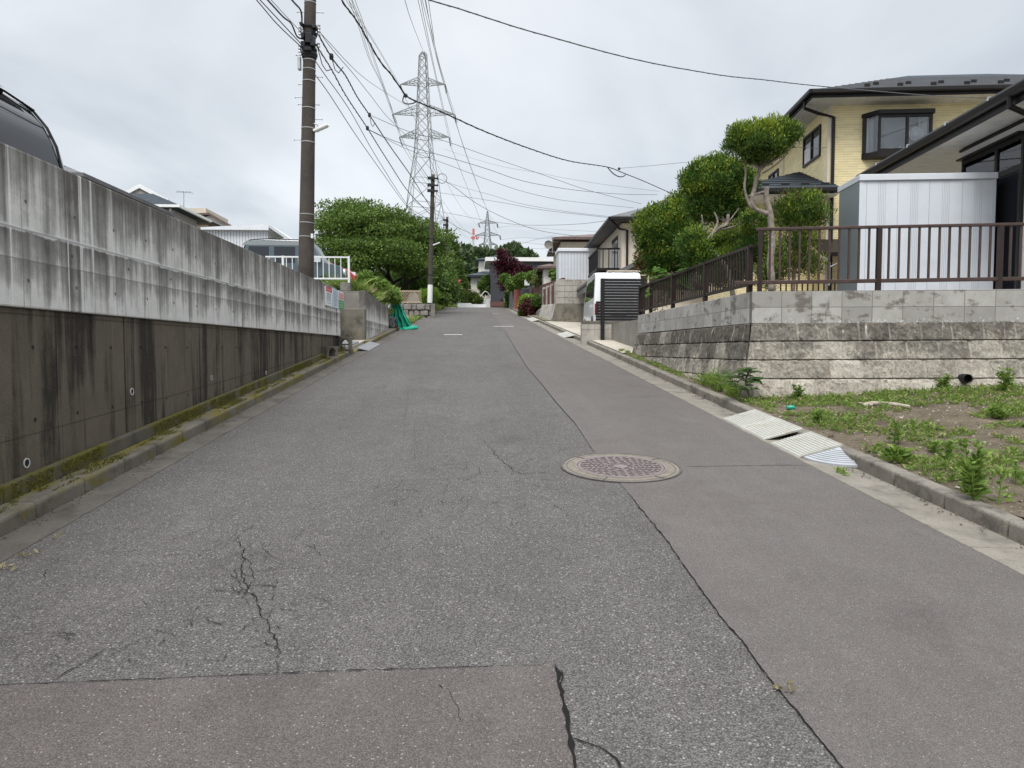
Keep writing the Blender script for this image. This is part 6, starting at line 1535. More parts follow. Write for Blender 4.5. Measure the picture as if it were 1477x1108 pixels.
for u, v0, lab in ((562,432,'white stake leaning at the left corner of the green net'), (575.5,431,'thin pale stake at the right corner of the green net')):
    p, q_ = at(u,460,Y+.25), at(u-.3,v0,Y+.25); m = MB(); m.tube([p, q_], .03, 8); tag(m.build('stake', 'pole_white'), lab, 'stake', 'stakes of the green net')
m = MB(); m.bar(at(561.5,452,Y+.1), at(562.5,433,Y+.1), .10, .05); tag(m.build('board', 'sign_white'), 'narrow white board beside the green net', 'board')
t = thing('rubbish_bag', 'black plastic sack slumped against the wall beside the green net', 'bag', at(561,480,27.6)); c_ = at(560.5,470,27.4)
m = MB(); m.ell(c_, (.30,.28,.36), 22, 16, lump=.45, ls=2.6); m.ell(c_+Vector((.16,-.1,-.12)), (.22,.22,.24), 18, 12, lump=.5, ls=3); m.build('sack', 'bag_black', t, smooth=True)
m = MB(); m.ell(c_+Vector((.0,.0,.38)), (.07,.07,.12), 10, 8, lump=.5, ls=4); m.build('knot', 'bag_black', t)

# ------------------------------------------------------------------ vegetation
def blob(u, v, ru, rv, Y, k=.9): return (at(u, v, Y), (ru/F*Y, ru/F*Y*k, rv/F*Y))
def limb(m, pts, r0, r1, n=8, mi=0):
    Q = cat_rom([Vector(p) for p in pts], 5); N = len(Q); m.tube([q + Vector((mnoise.noise(q*3), mnoise.noise(q*3+Vector((5,0,0))), 0))*r0*.25 for q in Q], [(r0+(r1-r0)*i/(N-1))*(1+.18*mnoise.noise(q*7)) for i, q in enumerate(Q)], n, mi)
def tipmi(P, blobs, rg, base=(.58,.36,.06)):
    mi = []
    for p in P:
        h = max((p[2]-b[0].z)/b[1][2] for b in blobs if (Vector(tuple(p))-b[0]).length < max(b[1])*1.5) if any((Vector(tuple(p))-b[0]).length < max(b[1])*1.5 for b in blobs) else 0
        n = mnoise.noise(Vector(tuple(p*4.0)))
        x = rg.uniform()
        t_ = .06 + .42*max(0, h) + .50*n
        dd = .015 + .7*max(0, mnoise.noise(Vector(tuple(p*2.1))+Vector((9,4,2)))-.26) + .10*max(0, -h)
        mi.append(2 if x < dd else (1 if x < dd + max(0.02, t_) else 0))
    return mi
def clipped(lab, blobs, n, seed, leaf=('leaf_yew','leaf_tip','leaf_dead'), L=.060, Wd=.0155, limbs=(), bark='bark_pale', name='clipped_tree', cat='tree', grp='clipped garden trees behind the brown fence', shell=.5, up=.55, tips=True, lump=.22, under=1.0):
    b0 = blobs[0][0]; t = thing(name, lab, cat, (b0.x, b0.y, 2.25), 0, grp)
    kk = .93 if 'mushroom' in lab else 1.02; blobs = [(c_, tuple(x*kk for x in r_)) for c_, r_ in blobs]; n = int(n*1.5); P, D = cloud([(c_, tuple(x*.84 for x in r_)) for c_, r_ in blobs], int(n*.4), seed, shell=shell, up=up, rand=.45, lump=lump, freq=2.6, under=under)
    sm = layered(blobs, 7, .115*max(1, b0.y/13), .10*max(1, b0.y/13), seed+1, .80, 1.0); P2, D2 = cloud(sm, int(n*.6), seed+2, shell=.75, up=up*1.6, rand=.35, lump=.3)
    P = np.concatenate([P, P2]); D = np.concatenate([D, D2])
    rg = np.random.default_rng(seed)
    mi = tipmi(P, blobs, rg) if tips else None
    leaf_mesh('crown', P, D, L, Wd, list(leaf), None, t, seed, mi)
    if limbs:
        m = MB()
        for pts, r0, r1 in limbs: limb(m, pts, r0, r1)
        m.build('trunk', bark, t, smooth=True)
    return t
p3 = lambda Y, *uv: [at(u, v, Y) for u, v in uv]
def twigs(blobs, Y, root, n, seed, k=.85):
    r2 = random.Random(seed); L_ = []
    for i in range(n):
        b = r2.choice(blobs); e = b[0] + Vector((r2.uniform(-1,1)*b[1][0]*k, r2.uniform(-1,1)*b[1][1]*k, r2.uniform(-.7,.5)*b[1][2])); s_ = Vector(root)
        L_.append(([s_, s_.lerp(e,.5)+Vector((0,0,-.04)), e], .018, .006))
    return L_
Y = 11.0
bA = [blob(1090,208,40,26,Y), blob(1128,197,24,22,Y), blob(1068,199,20,15,Y), blob(1108,190,34,16,Y), blob(1098,214,30,20,Y)]
hub = at(1096, 243, Y)
clipped('tall leaning clipped tree with a mushroom-shaped top pad on bare twisted limbs', bA, 22000, 11,
  limbs=[(p3(Y,(1113,420),(1112,380),(1113,340),(1110,305),(1106,284),(1106,270)), .062, .042), (p3(Y,(1108,276),(1098,278),(1088,281),(1079,283)), .03, .012), (p3(Y,(1110,309),(1100,306),(1089,301),(1083,290),(1088,272),(1092,255),(1098,238),(1102,222)), .04, .026),
   (p3(Y,(1092,304),(1083,298),(1077,286),(1074,270),(1076,252),(1074,235),(1070,218)), .026, .013), (p3(Y,(1096,245),(1108,236),(1122,226),(1134,212)), .022, .009), (p3(Y,(1096,245),(1085,232),(1076,222),(1062,212)), .018, .008), (p3(Y,(1100,250),(1116,240),(1132,226),(1142,208)), .014, .006), (p3(Y,(1086,291),(1090,270),(1094,255)), .02, .012)] + twigs(bA, Y, hub, 16, 3), under=.75)
Y = 11.3
bD = [blob(1152,300,36,20,Y), blob(1163,290,24,14,Y), blob(1130,312,18,18,Y), blob(1176,312,20,18,Y), blob(1142,322,18,14,Y)]
bD2 = [blob(1140,362,27,24,Y), blob(1160,350,18,22,Y), blob(1122,385,16,22,Y), blob(1168,380,16,20,Y), blob(1105,400,18,18,Y)]
clipped('sparse clipped tree with thin twiggy pads just left of the grey shed side', bD + bD2, 10500, 12, limbs=[(p3(Y,(1143,425),(1146,380),(1145,345),(1148,310)), .035, .018)] + twigs(bD, Y, at(1146,335,Y), 22, 4) + twigs(bD2, Y, at(1146,390,Y), 16, 5), bark='bark_brown', shell=.8, lump=.35)
Y = 13.0
bB = [blob(1032,266,46,36,Y), blob(1012,262,28,28,Y), blob(1060,262,28,27,Y), blob(1020,300,30,22,Y), blob(1052,298,26,24,Y), blob(1036,248,34,18,Y)]
clipped('broad clipped tree with a big dense round dark green head, tallest mass of the row', bB, 36000, 13, ('leaf_ball','leaf_tip','leaf_dead'), L=.058, Wd=.017, limbs=[(p3(12.6,(1060,440),(1052,400),(1046,384),(1030,366),(1019,360),(1018,350),(1026,340),(1036,330),(1048,324),(1050,310)), .05, .03), (p3(12.6,(1026,340),(1035,322),(1030,306)), .03, .012), (p3(12.6,(1040,331),(1062,326),(1078,314)), .022, .01), (p3(12.6,(1019,352),(1015,330),(1012,310)), .02, .01), (p3(12.6,(1036,328),(1052,318),(1066,300)), .016, .008)] + twigs(bB, Y, at(1046,322,12.8), 10, 6), lump=.14)
Y = 15.8
bC = [blob(944,330,26,33,Y), blob(982,305,24,24,Y), blob(962,350,28,30,Y), blob(985,338,26,28,Y), blob(932,345,14,20,Y), blob(975,375,22,22,Y), blob(950,380,18,20,Y), blob(998,375,20,22,Y)]
clipped('lumpy clipped tree at the far end of the dark fence, two joined green heads', bC, 26000, 14, ('leaf_ball','leaf_tip','leaf_dead'), L=.07, Wd=.024, limbs=[(p3(Y,(968,430),(966,390),(960,350)), .06, .03), (p3(Y,(966,390),(980,350),(985,320)), .04, .02)], lump=.2, bark='bark_brown')
Y = 12.4
bE = [blob(1000,352,22,22,Y), blob(1090,322,22,16,Y), blob(1088,352,20,20,Y), blob(1104,375,16,20,Y), blob(1012,375,22,20,Y), blob(1050,346,32,22,Y+1.8), blob(1030,366,26,20,Y+1.8), blob(1070,362,24,24,Y+1.5), blob(1060,380,26,26,Y+.8), blob(1035,395,26,20,Y+.8)]
clipped('low dark green clipped shrub filling the gap under the tall trees, along the fence', bE, 26000, 15, ('leaf_ball','leaf_tip','leaf_dead'), L=.058, Wd=.017, name='clipped_shrub', cat='shrub', lump=.2)
Y = 17.2; bF = [blob(938,372,14,16,Y), blob(928,380,10,12,Y)]
clipped('small bush with reddish leaves at the road end of the clipped row', bF, 1600, 16, ('leaf_red','leaf_bush','leaf_dead'), L=.08, Wd=.035, name='shrub', cat='shrub', tips=False)

def frond(P, D, LL, base, direction, length, leaflet, pairs=13, droop=.6, sub=0):
    d = Vector(direction).normalized(); side = d.cross(Vector((0,0,1))).normalized(); pts = []
    for i in range(pairs+1):
        f = i/pairs; p = Vector(base) + d*length*f + Vector((0,0,-droop*length*f*f)); pts.append(p)
        if i > 1:
            tg = (pts[-1]-pts[-2]).normalized(); w = leaflet*math.sin(math.pi*min(1,.12+f*.86))**.7
            for s_ in (-1, 1):
                dd_ = (side*s_ + tg*.45 + Vector((0,0,-.25))).normalized()
                if sub:
                    for j in range(sub):
                        q = p + dd_*w*(j+.5)/sub
                        for s2 in (-1, 1): P.append(tuple(q)); D.append(tuple(tg*s2*.9 + dd_*.5)); LL.append(w/sub*1.5)
                else: P.append(tuple(p)); D.append(tuple(dd_)); LL.append(w)
    return pts
# silk-tree like branch hanging over the far end of the dark fence
t = thing('fern_branch', 'bright green feathery fronds drooping over the far end of the dark fence', 'plant', at(950,420,15.6)); P, D, LL = [], [], []; m = MB()
for (u0, v0, u1, v1, dr) in [(975,400,938,404,.25),(968,396,940,392,.25),(972,402,944,430,.5),(965,398,955,428,.7),(985,396,1000,412,.3),(960,392,985,402,.3),(955,405,935,412,.4),(990,395,965,418,.3),(962,395,948,383,.1),(978,392,990,385,.1)]:
    a = at(u0,v0,15.5); b = at(u1,v1,15.2); m.tube(frond(P, D, LL, a, b-a, (b-a).length*1.15, .17, 14, dr), .008, 4)
m.tube(p3(15.5,(985,425),(975,400),(968,392)), .015, 6); m.build('stalk', 'bark_brown', t); leaf_mesh('leaves', P, D, LL, .045, 'leaf_fern', parent=t, seed=5)
t = thing('mimosa_sapling', 'feathery blue-green sapling at the foot of the wall corner', 'plant', (3.62, 9.15, .85)); P, D, LL = [], [], []; m = MB(); r2 = random.Random(4)
for i in range(40):
    b = at(1072+r2.uniform(-18,12), 550+r2.uniform(-18,14), 9.05+r2.uniform(-.1,.05)); a = r2.uniform(0, 6.28); m.tube(frond(P, D, LL, b, (math.cos(a), math.sin(a)*.7, r2.uniform(.2,.9)), r2.uniform(.13,.22), .055, 10, .55, 4), .004, 4)
m.tube([Vector((3.64,9.12,.8)), at(1075,548,9.1), at(1082,532,9.05)], .012, 6)
for i in range(5): b = at(1080+r2.uniform(-8,12), 545+r2.uniform(-6,10), 9.0); m.tube(frond(P, D, LL, b, (r2.uniform(.3,1), r2.uniform(-.5,.2), .5), .22, .07, 11, .6, 4), .004, 4)
m.build('stalk', 'bark_brown', t); leaf_mesh('leaves', P, D, LL, .012, ['leaf_mimosa','leaf_fern'], [.75,.25], t, 6)

# grass tuft and weeds
def tuft(P, D, LL, c, r, n, h, rnd):
    for i in range(n):
        a = rnd.uniform(0, 6.28); q = r*math.sqrt(rnd.uniform(0, 1)); x, y = c[0]+q*math.cos(a), c[1]+q*math.sin(a)
        l = rnd.uniform(-.9, .9), rnd.uniform(-.9, .9); hh = h*rnd.uniform(.5, 1.1)
        P.append((x, y, c[2])); D.append((l[0]*.35, l[1]*.35, 1)); LL.append(hh*.6)
        p2 = Vector((x, y, c[2])) + Vector((l[0]*.35, l[1]*.35, 1)).normalized()*hh*.45
        P.append(tuple(p2)); D.append((l[0]*1.1, l[1]*1.1, .45)); LL.append(hh*.65)
def rosette(P, D, LL, c, n, L, rnd, up=.5):
    for i in range(n):
        a = rnd.uniform(0, 6.28); P.append((c[0]+rnd.uniform(-.012,.012), c[1]+rnd.uniform(-.012,.012), c[2]+rnd.uniform(0,.02))); D.append((math.cos(a), math.sin(a), up*rnd.uniform(.2, 1.8))); LL.append(L*rnd.uniform(.6, 1.2))
r2 = random.Random(21); P, D, LL = [], [], []
for i in range(15): x, y = 3.52+r2.uniform(0,.13), 9.5+r2.uniform(-.2,1.3); tuft(P, D, LL, (x, y, soilz(x,y)), .10, 42, .24+.12*math.exp(-((y-10)/.4)**2), r2)
o = leaf_mesh('grass_tuft', P, D, LL, .011, ['leaf_grass','leaf_weed'], [.7,.3], seed=7); tag(o, 'bright green grass tuft against the wall between kerb and sloping blocks', 'grass')
P, D, LL = [], [], []
for i in range(900):
    y = r2.uniform(9, 17); x = 3.46+r2.uniform(0,.2)
    if mnoise.noise(Vector((x*9,y*3,1))) < -.05: continue
    tuft(P, D, LL, (x, y, soilz(x, y) if y < 16 else rz(y)+.11), .03, 4, .055, r2)
n0 = 0
while n0 < 9500:
    x, y = r2.uniform(3.5, 11), r2.uniform(1.5, 9.2); lim = WC.y - .3 - (x-WC.x)*math.tan(TH) - .0
    if y > lim: continue
    dw = lim - y; dens = .34*math.exp(-dw/.7) + .5*mnoise.noise(Vector((x*.9, y*1.1, 3))) + .35*mnoise.noise(Vector((x*3, y*3, 8)))
    if dens < .01: n0 += .1; continue
    n0 += 1; c_ = (x, y, soilz(x, y)); k = r2.random()
    if k < .6: tuft(P, D, LL, c_, .045, 8, r2.uniform(.03, .10), r2)
    else: rosette(P, D, LL, c_, r2.randint(4, 10), r2.uniform(.02, .075), r2, .45)
o = leaf_mesh('weeds', P, D, LL, .013, ['leaf_grass','leaf_weed','leaf_straw'], [.45,.40,.15], seed=8); struct(o, 'stuff'); tag(o, 'low green weeds and grass scattered over the bare soil plot', 'weeds')
def herb(lab, u, v, Y_or, h, n, L, seed, mats=('leaf_weed','leaf_grass'), W=.022, stems=1):
    d = ray(u, v); lo, hi = 2.0, 12.0                     # where the ray meets the soil
    for _ in range(40):
        k = (lo+hi)/2; q = CAM + d*(k/d.y)
        if q.z > soilz(q.x, q.y): lo = k
        else: hi = k
    b = CAM + d*(lo/d.y); rn = random.Random(seed); t = thing('weed_plant', lab, 'weed', b, 0, 'taller weeds on the bare plot'); P, D, LL = [], [], []; m = MB()
    for s_ in range(stems):
        lean = Vector((rn.uniform(-.25,.25), rn.uniform(-.2,.2), 1)); hh = h*rn.uniform(.6,1) if s_ else h; o_ = Vector((rn.uniform(-.05,.05)*(s_>0), rn.uniform(-.05,.05)*(s_>0), 0))
        m.tube([b+o_, b+o_+lean*hh*.5, b+o_+lean*hh*.9+Vector((.02,0,0))], [.006,.005,.003], 5)
        for i in range(n):
            f = rn.uniform(.08, 1); p = b + o_ + lean*hh*f*.92; a = rn.uniform(0, 6.28); P.append(tuple(p)); D.append((math.cos(a), math.sin(a), rn.uniform(-.1,.9)+f*.4)); LL.append(L*(1.15-.6*f)*rn.uniform(.7,1.2))
            if rn.random() < .5: q = p + Vector((math.cos(a), math.sin(a), .3))*L*.6; P.append(tuple(q)); D.append((math.cos(a+.8), math.sin(a+.8), .4)); LL.append(L*.6)
    m.build('stem', 'leaf_weed', t); leaf_mesh('leaves', P, D, LL, W, list(mats), [.6,.4], t, seed); return t
herb('tallest bushy weed with many lobed leaves near the right kerb', 1408, 722, 0, .44, 70, .085, 1, stems=4, W=.026)
herb('upright thin weed just right of the tallest bushy weed', 1440, 728, 0, .24, 22, .09, 2, W=.02)
herb('small broad-leaved weed nearest the right picture edge', 1466, 700, 0, .18, 22, .075, 3, W=.028)
herb('weed clump just behind the rounded corner ramp', 1292, 668, 0, .13, 46, .10, 4, W=.035, stems=2)
herb('narrow upright weed behind the kerb, left of the tallest weed', 1368, 668, 0, .18, 26, .07, 5, stems=2)
herb('leafy weed between the ramps and the lying branch', 1290, 640, 0, .20, 30, .075, 6, stems=2)
herb('weed growing close to the plastic ramps, farther one', 1180, 610, 0, .16, 46, .075, 7, stems=3)
herb('round weed at the wall foot left of the middle', 1150, 578, 0, .20, 46, .075, 8, stems=3)
herb('weed clump below the drain pipe at the wall foot', 1452, 566, 0, .30, 50, .10, 9, stems=3)
herb('weed tuft left of the drain pipe at the wall foot', 1365, 564, 0, .22, 40, .085, 10, stems=3)
herb('pale weed in the middle of the bare plot', 1440, 605, 0, .14, 40, .075, 11, stems=3)
herb('weed beside the lying branch on its right', 1350, 655, 0, .12, 26, .06, 12, stems=2)
b = atZ(1225, 688, onroad(1225,688).z); P, D, LL = [], [], []; tuft(P, D, LL, tuple(onroad(1213,683)), .04, 26, .07, r2); rosette(P, D, LL, tuple(onroad(1218,686)), 14, .05, r2); o = leaf_mesh('gutter_weed', P, D, LL, .012, 'leaf_grass', seed=9); tag(o, 'tiny weed sprouting from the gutter below the corner ramp', 'weed')
# litter on the plot
def onsoil(u, v):
    d = ray(u, v); lo, hi = 2.0, 12.0
    for _ in range(40):
        k = (lo+hi)/2; q = CAM + d*(k/d.y)
        if q.z > soilz(q.x, q.y): lo = k
        else: hi = k
    return CAM + d*(lo/d.y)
a, b = onsoil(1245, 588), onsoil(1312, 590); m = MB(); limb(m, [a+Vector((0,0,.02)), a.lerp(b,.3)+Vector((0,.05,.05)), a.lerp(b,.7)+Vector((0,0,.045)), b+Vector((0,0,.02))], .03, .022); limb(m, [a.lerp(b,.2)+Vector((0,0,.03)), a.lerp(b,.1)+Vector((-.05,.12,.05))], .015, .008); tag(m.build('branch', 'wood_grey', smooth=True), 'grey broken branch lying on the bare soil', 'branch')
a = onsoil(1141, 591); m = MB(); m.lathe([(.0,-.05),(.025,-.05),(.028,.03),(.012,.05),(0,.05)], a+Vector((0,0,.025)), 12, axis='X'); tag(m.build('bottle', 'bottle_green', smooth=True), 'small green plastic bottle lying in the weeds near the ramps', 'bottle')
rr = random.Random(17); PX = [(1360,628),(1380,626),(1250,624),(1205,600),(1300,605),(1398,652),(1345,618),(1420,640),(1460,655),(1330,700),(1380,705),(1236,606)]
m = MB()
for u, v in PX: p = onsoil(u, v); m.ell(p+Vector((0,0,.008)), (rr.uniform(.012,.035), rr.uniform(.012,.03), rr.uniform(.008,.016)), 8, 6, lump=.5, ls=3)
for i in range(900):
    x, y = rr.uniform(3.5, 9), rr.uniform(2.5, 8.8)
    if y < WC.y-.4-(x-WC.x)*math.tan(TH): s_ = rr.uniform(.004,.016); m.ell((x, y, soilz(x,y)+s_*.2), (s_, s_*rr.uniform(.6,1), s_*.7), 6, 4, lump=.4, ls=3)
o = m.build('pebbles', 'wood_grey'); struct(o, 'stuff'); tag(o, 'pale pebbles and small scraps scattered on the bare soil', 'pebbles')
m = MB()
for i in range(1500):
    x, y = rr.uniform(3.5, 9), rr.uniform(2.5, 8.9)
    if y < WC.y-.35-(x-WC.x)*math.tan(TH) and mnoise.noise(Vector((x*1.7, y*1.7, 6))) > -.1: s_ = rr.uniform(.006,.03)*rr.random()+.004; m.ell((x, y, soilz(x,y)+s_*.15), (s_, s_*rr.uniform(.6,1), s_*.7), 7, 5, lump=.6, ls=3)
o = m.build('soil_clods', 'soil'); struct(o, 'stuff'); tag(o, 'brown clods of earth scattered over the bare plot', 'clods')
a = onsoil(1062, 571); m = MB(); m.box(a.x-.05, a.x+.30, a.y-.15, a.y+.1, a.z-.08, a.z+.03); tag(m.build('paving_stone', 'gutter_concrete_right', bevel=.015), 'flat pale stone by the kerb at the wall corner', 'stone')

# big tree on the left and the growth around it
def crown(name, lab, blobs, n, L, W, mats, probs, seed, base, cat='tree', grp=None, limbs=(), bark='bark_dark', up=.1, rand=.9, shell=.6, lump=.35):
    t = thing(name, lab, cat, base, 0, grp); P, D = cloud(blobs, n, seed, shell=shell, up=up, rand=rand, lump=lump, freq=3.2)
    leaf_mesh('crown', P, D, L, W, mats, probs, t, seed)
    if limbs:
        m = MB()
        for pts, r0, r1 in limbs: limb(m, pts, r0, r1)
        m.build('trunk', bark, t, smooth=True)
    return t
Y = 50
bl = [blob(510,325,44,24,Y), blob(484,345,22,30,Y-2), blob(545,345,60,38,Y-2), blob(590,350,50,30,Y-1), blob(525,308,40,14,Y), blob(612,368,24,24,Y), blob(560,370,60,20,Y-3), blob(495,372,36,28,Y-3), blob(606,380,30,15,Y-2),
      blob(585,325,30,14,Y), blob(550,318,30,14,Y), blob(515,388,30,10,Y-4), blob(500,300,30,10,Y+1), blob(600,338,26,14,Y)]
tb = at(574,440,Y+1)
bl2 = layered(bl, 15, 1.15, .26, 31, .5, 1.03)
crown('tree', 'large spreading green tree with dark bare limbs left of the road', bl2, 72000, .19, .10, ['leaf_tree','leaf_tree_light'], [.72,.28], 31, tb, limbs=[(p3(Y+1,(575,445),(574,420),(565,408),(545,385),(520,360)), .22, .08), (p3(Y+1,(566,408),(560,395),(562,370),(570,345)), .15, .05), (p3(Y,(574,420),(592,406),(610,397),(630,385)), .15, .05), (p3(Y,(560,412),(575,404),(588,395),(600,375)), .11, .04), (p3(Y,(585,440),(584,410),(583,385)), .09, .05), (p3(Y,(560,412),(548,404),(530,396)), .1, .04)], lump=.4)
for i, (lab, b, n, L, W, mats, pr, base) in enumerate([
    ('dark leafy bush between the slender pole and the stop sign', [blob(640,415,20,22,62), blob(596,404,26,16,54), blob(560,410,22,16,56), blob(575,420,20,14,56), blob(625,405,16,22,58), blob(650,420,14,18,70), blob(632,430,16,10,58), blob(648,398,10,14,74)], 13000, .28, .16, ['leaf_bush','leaf_tree'], [.5,.5], at(640,440,62)),
    ('tall dark tree behind the third utility pole', [blob(650,370,14,30,84), blob(638,385,14,28,80), blob(655,395,12,30,88), blob(662,410,10,20,95)], 7000, .40, .22, ['leaf_tree','leaf_bush'], [.8,.2], at(650,430,84)),
    ('mixed green shrubs right of the stop sign below the white house', [blob(670,428,8,10,94), blob(682,430,8,8,94), blob(672,416,6,10,97), blob(676,405,5,8,100), blob(690,434,6,5,93)], 3500, .3, .18, ['leaf_bush','leaf_tree','leaf_red'], [.5,.35,.15], at(675,438,94)),
    ('round green bush in front of the white house and black house', [blob(702,407,7,8,97), blob(696,412,6,6,96), blob(700,420,6,5,96)], 2200, .3, .18, ['leaf_bush','leaf_weed'], [.7,.3], at(700,425,96))]):
    crown('bush' if i != 1 else 'tree', lab, b, n, L, W, mats, pr, 40+i, base, 'bush' if i != 1 else 'tree')
Yh = 43.9; hb = [blob(614,426,8,8.5,Yh,1), blob(624,426,9.5,10.5,Yh,1), blob(619,429,12,10,Yh,1), blob(608,424,4,7,Yh,1)]
crown('clipped_hedge', 'rounded bright yellow-green clipped bush behind the slender pole foot', hb, 9000, .09, .05, ['leaf_hedge','leaf_bush'], [.85,.15], 51, at(619,438,Yh), 'bush', lump=.06, shell=.3)
# weeds above the second wall and along the verge
P, D, LL = [], [], []; r2 = random.Random(77)
for i in range(1100):
    y = r2.uniform(21.6, 29); x = -3.34 - abs(r2.gauss(0, .55)); z0 = 3.0 if y < 27 else 2.6
    tuft(P, D, LL, (x, y, z0), .10, 4, .25+.55*max(0, mnoise.noise(Vector((x, y*.9, 4)))+.5)*(1.15 if y < 25 else .8), r2)
n1 = len(P); o = leaf_mesh('tall_weeds', P, D, np.array(LL)*1.1, .05, ['leaf_grass','leaf_weed','leaf_straw'], [.38,.38,.24], seed=71); struct(o, 'stuff'); tag(o, 'tall yellow-green weeds and dry stalks on top of the second wall', 'weeds')
crown('bush', 'yellow-green leafy bush hanging over the second wall toward the green net', [blob(558,424,16,10,27.8), blob(545,415,14,11,26.5), blob(570,430,8,6,28.6), blob(528,405,11,11,25.5)], 5000, .14, .07, ['leaf_weed','leaf_grass'], [.75,.25], 61, at(560,440,27.8), 'bush')
P, D, LL = [], [], []
for i in range(2600):
    y = r2.uniform(47, 84); f = (y-47)/37; x = -3.6 + r2.uniform(-.9, .75+1.0*f)*1.0
    if x > -2.75 + 1.15*f + .3*mnoise.noise(Vector((y*.6, 0, 1))): continue
    tuft(P, D, LL, (x, y, rz(y)+.05), .2, 3, .35+.35*r2.random(), r2)
for i in range(420): y = r2.uniform(29, 46); x = r2.uniform(-3.2,-2.66); 
for i in range(240):
    y = r2.choice([30.5, 33.5, 35.0, 38.0])+r2.gauss(0,.5); x = -2.75 - abs(r2.gauss(0,.25)); tuft(P, D, LL, (x, y, rz(y)+.08), .08, 4, .16, r2)
o = leaf_mesh('verge_grass', P, D, LL, .05, ['leaf_grass','leaf_weed','leaf_straw'], [.45,.42,.13], seed=72); struct(o, 'stuff'); tag(o, 'overgrown grass along the left edge of the road up to the stop sign', 'grass')

# right side planting
crown('maple', 'dark red maple tree in front of the black house', [blob(727,372,8,11,66), blob(735,384,13,12,66), blob(745,392,14,12,66), blob(728,396,10,10,66), blob(756,393,12,8,66), blob(726,410,7,9,65), blob(718,382,6,6,66), blob(722,366,4,7,66), blob(740,402,12,8,65), blob(764,392,6,7,66)], 5200, .30, .13, 'leaf_maple', None, 81, at(737,430,66), limbs=[(p3(66,(735,440),(734,415),(730,390),(726,370)), .10, .03), (p3(66,(734,415),(745,400),(757,393)), .07, .02)], bark='bark_brown', lump=.5, shell=.8)
crown('hedge', 'green garden hedge under the maple, behind the brown fence', [blob(742,410,12,9,60), blob(756,404,14,9,57), blob(772,400,12,8,52), blob(728,402,7,6,62)], 7000, .2, .11, ['leaf_bush','leaf_weed'], [.7,.3], 82, at(756,415,57), 'hedge')
crown('bush', 'grey-green rounded shrub left of the small pale shed', [blob(784,402,13,10,48), blob(794,408,8,8,46), blob(776,405,8,8,50)], 4500, .17, .09, ['leaf_bush','leaf_straw'], [.75,.25], 83, at(785,415,48), 'bush')
crown('bush', 'small bush between the brown roof wing and the pale shed', [blob(802,402,5,9,44), blob(797,395,4,5,45)], 1200, .16, .09, ['leaf_bush','leaf_weed'], [.6,.4], 84, at(802,412,44), 'bush')
crown('climbing_plant', 'green creeper hanging over the grey garden wall up the right side', [blob(733,428,4,13,66), blob(740,419,8,5,64), blob(748,416,7,3,61), blob(731,440,3,6,67)], 2600, .2, .11, ['leaf_weed','leaf_bush'], [.5,.5], 85, at(734,442,66), 'plant')
crown('bush', 'dark purple-red rounded bush in front of the second block wall', [blob(764,443,12,11,43.5), blob(772,448,9,8,42.5), blob(757,446,8,9,44.5)], 6500, .13, .08, ['leaf_maple','leaf_red'], [.45,.55], 86, at(765,455,43.5), 'bush', lump=.15, shell=.4)
crown('bush', 'thin yellow-green cap of new leaves on top of the purple bush', [blob(762,430,10,4,43.8), blob(752,437,3,6,44.5)], 1500, .13, .07, ['leaf_hedge','leaf_grass'], [.6,.4], 87, at(762,434,43.8), 'bush')
crown('bush', 'dark green bush between purple bush and wall pillars', [blob(774,434,6,8,42), blob(752,453,4,5,44)], 1500, .14, .08, ['leaf_bush','leaf_tree'], [.5,.5], 88, at(774,442,42), 'bush')
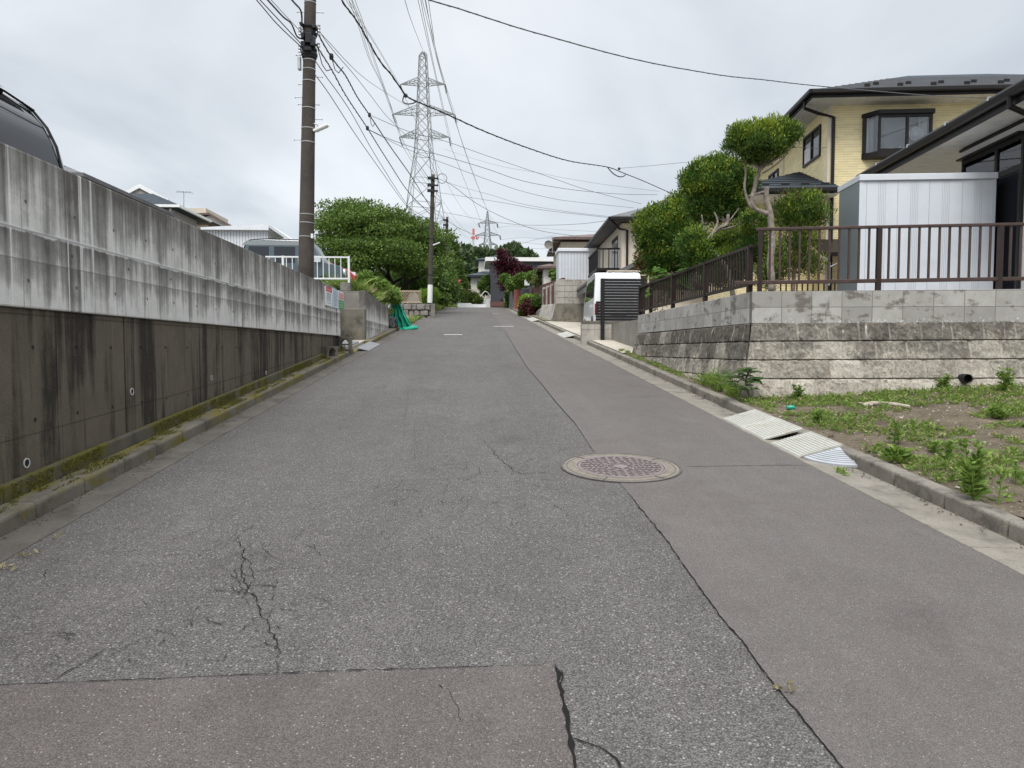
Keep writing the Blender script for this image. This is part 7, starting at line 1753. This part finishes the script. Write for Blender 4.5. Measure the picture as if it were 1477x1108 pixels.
# wooded hill
rg = np.random.default_rng(5); hb = []
def prof_v(u): return np.interp(u, [380,560,600,640,660,690,715,725,738,755,765,800,900,1000], [372,366,358,352,357,362,362,359,353,361,371,388,395,400])
for i in range(150):
    u = rg.uniform(560, 800); Yh = rg.uniform(170, 240); v = prof_v(u) + 7 + abs(rg.normal())*18 + rg.uniform(0, 22)
    if i < 60: u = 560 + 4*i; v = prof_v(u) + 7 + rg.uniform(0, 4)
    r = rg.uniform(6, 12); hb.append((at(u, v, Yh), (r/F*Yh, r/F*Yh, r*.85/F*Yh)))
P, D = cloud(hb, 30000, 91, shell=.5, up=.3, rand=.8, lump=.35); o = leaf_mesh('forest', P, D, 1.5, .95, 'leaf_hill', seed=91); struct(o, 'stuff'); tag(o, 'dense dark green woodland covering the hill behind the far houses', 'forest')
m = MB()
def hf(a, b):
    x = -260 + 560*a; y = 150 + 190*b; u = proj(Vector((x, 215, 20)))[0]
    h = 1.5 + (502 - (prof_v(min(1000, max(380, u))) + 10))*.0 ; zt = at(min(1000, max(380, u)), prof_v(min(1000, max(380, u)))+14, 215).z
    return Vector((x, y, 3 + (zt-3)*max(0, math.sin(math.pi*min(1, b*.9+.06)))))
m.grid(hf, 50, 16); struct(m.build('hill', 'leaf_hill', smooth=True))
# flakes of litter and grit in the gutters
m = MB(); rr = random.Random(8)
for i in range(900):
    s_ = rr.choice([-1, 1]); y = rr.uniform(2.2, 16); x = (-2.87+abs(rr.gauss(0,.05)) if s_ < 0 else 3.315-abs(rr.gauss(0,.07))); k = rr.uniform(.003, .010)
    m.ell((x, y, rz(y)+.006), (k, k*rr.uniform(.5,1.4), k*.5), 6, 4, lump=.4)
o = m.build('gutter_grit', 'soil'); struct(o, 'stuff'); tag(o, 'grit and bits of dry leaf gathered along both gutters', 'grit')
P, D, LL = [], [], []; r2 = random.Random(3)
for u, v in [(8,820),(12,822),(3,818),(40,800),(44,799),(78,775),(36,801),(1128,992),(1132,995),(1124,988),(205,690)]:
    p = onroad(u, v, .01)
    for k in range(4): P.append((p.x+r2.uniform(-.04,.04), p.y+r2.uniform(-.02,.02), p.z)); D.append((r2.uniform(-1,1), r2.uniform(-1,1), .25)); LL.append(r2.uniform(.02,.04))
o = leaf_mesh('dry_leaves', P, D, LL, .016, 'leaf_straw', seed=4); struct(o, 'stuff'); tag(o, 'few dry straw-coloured leaves on the road edge', 'dry leaves')
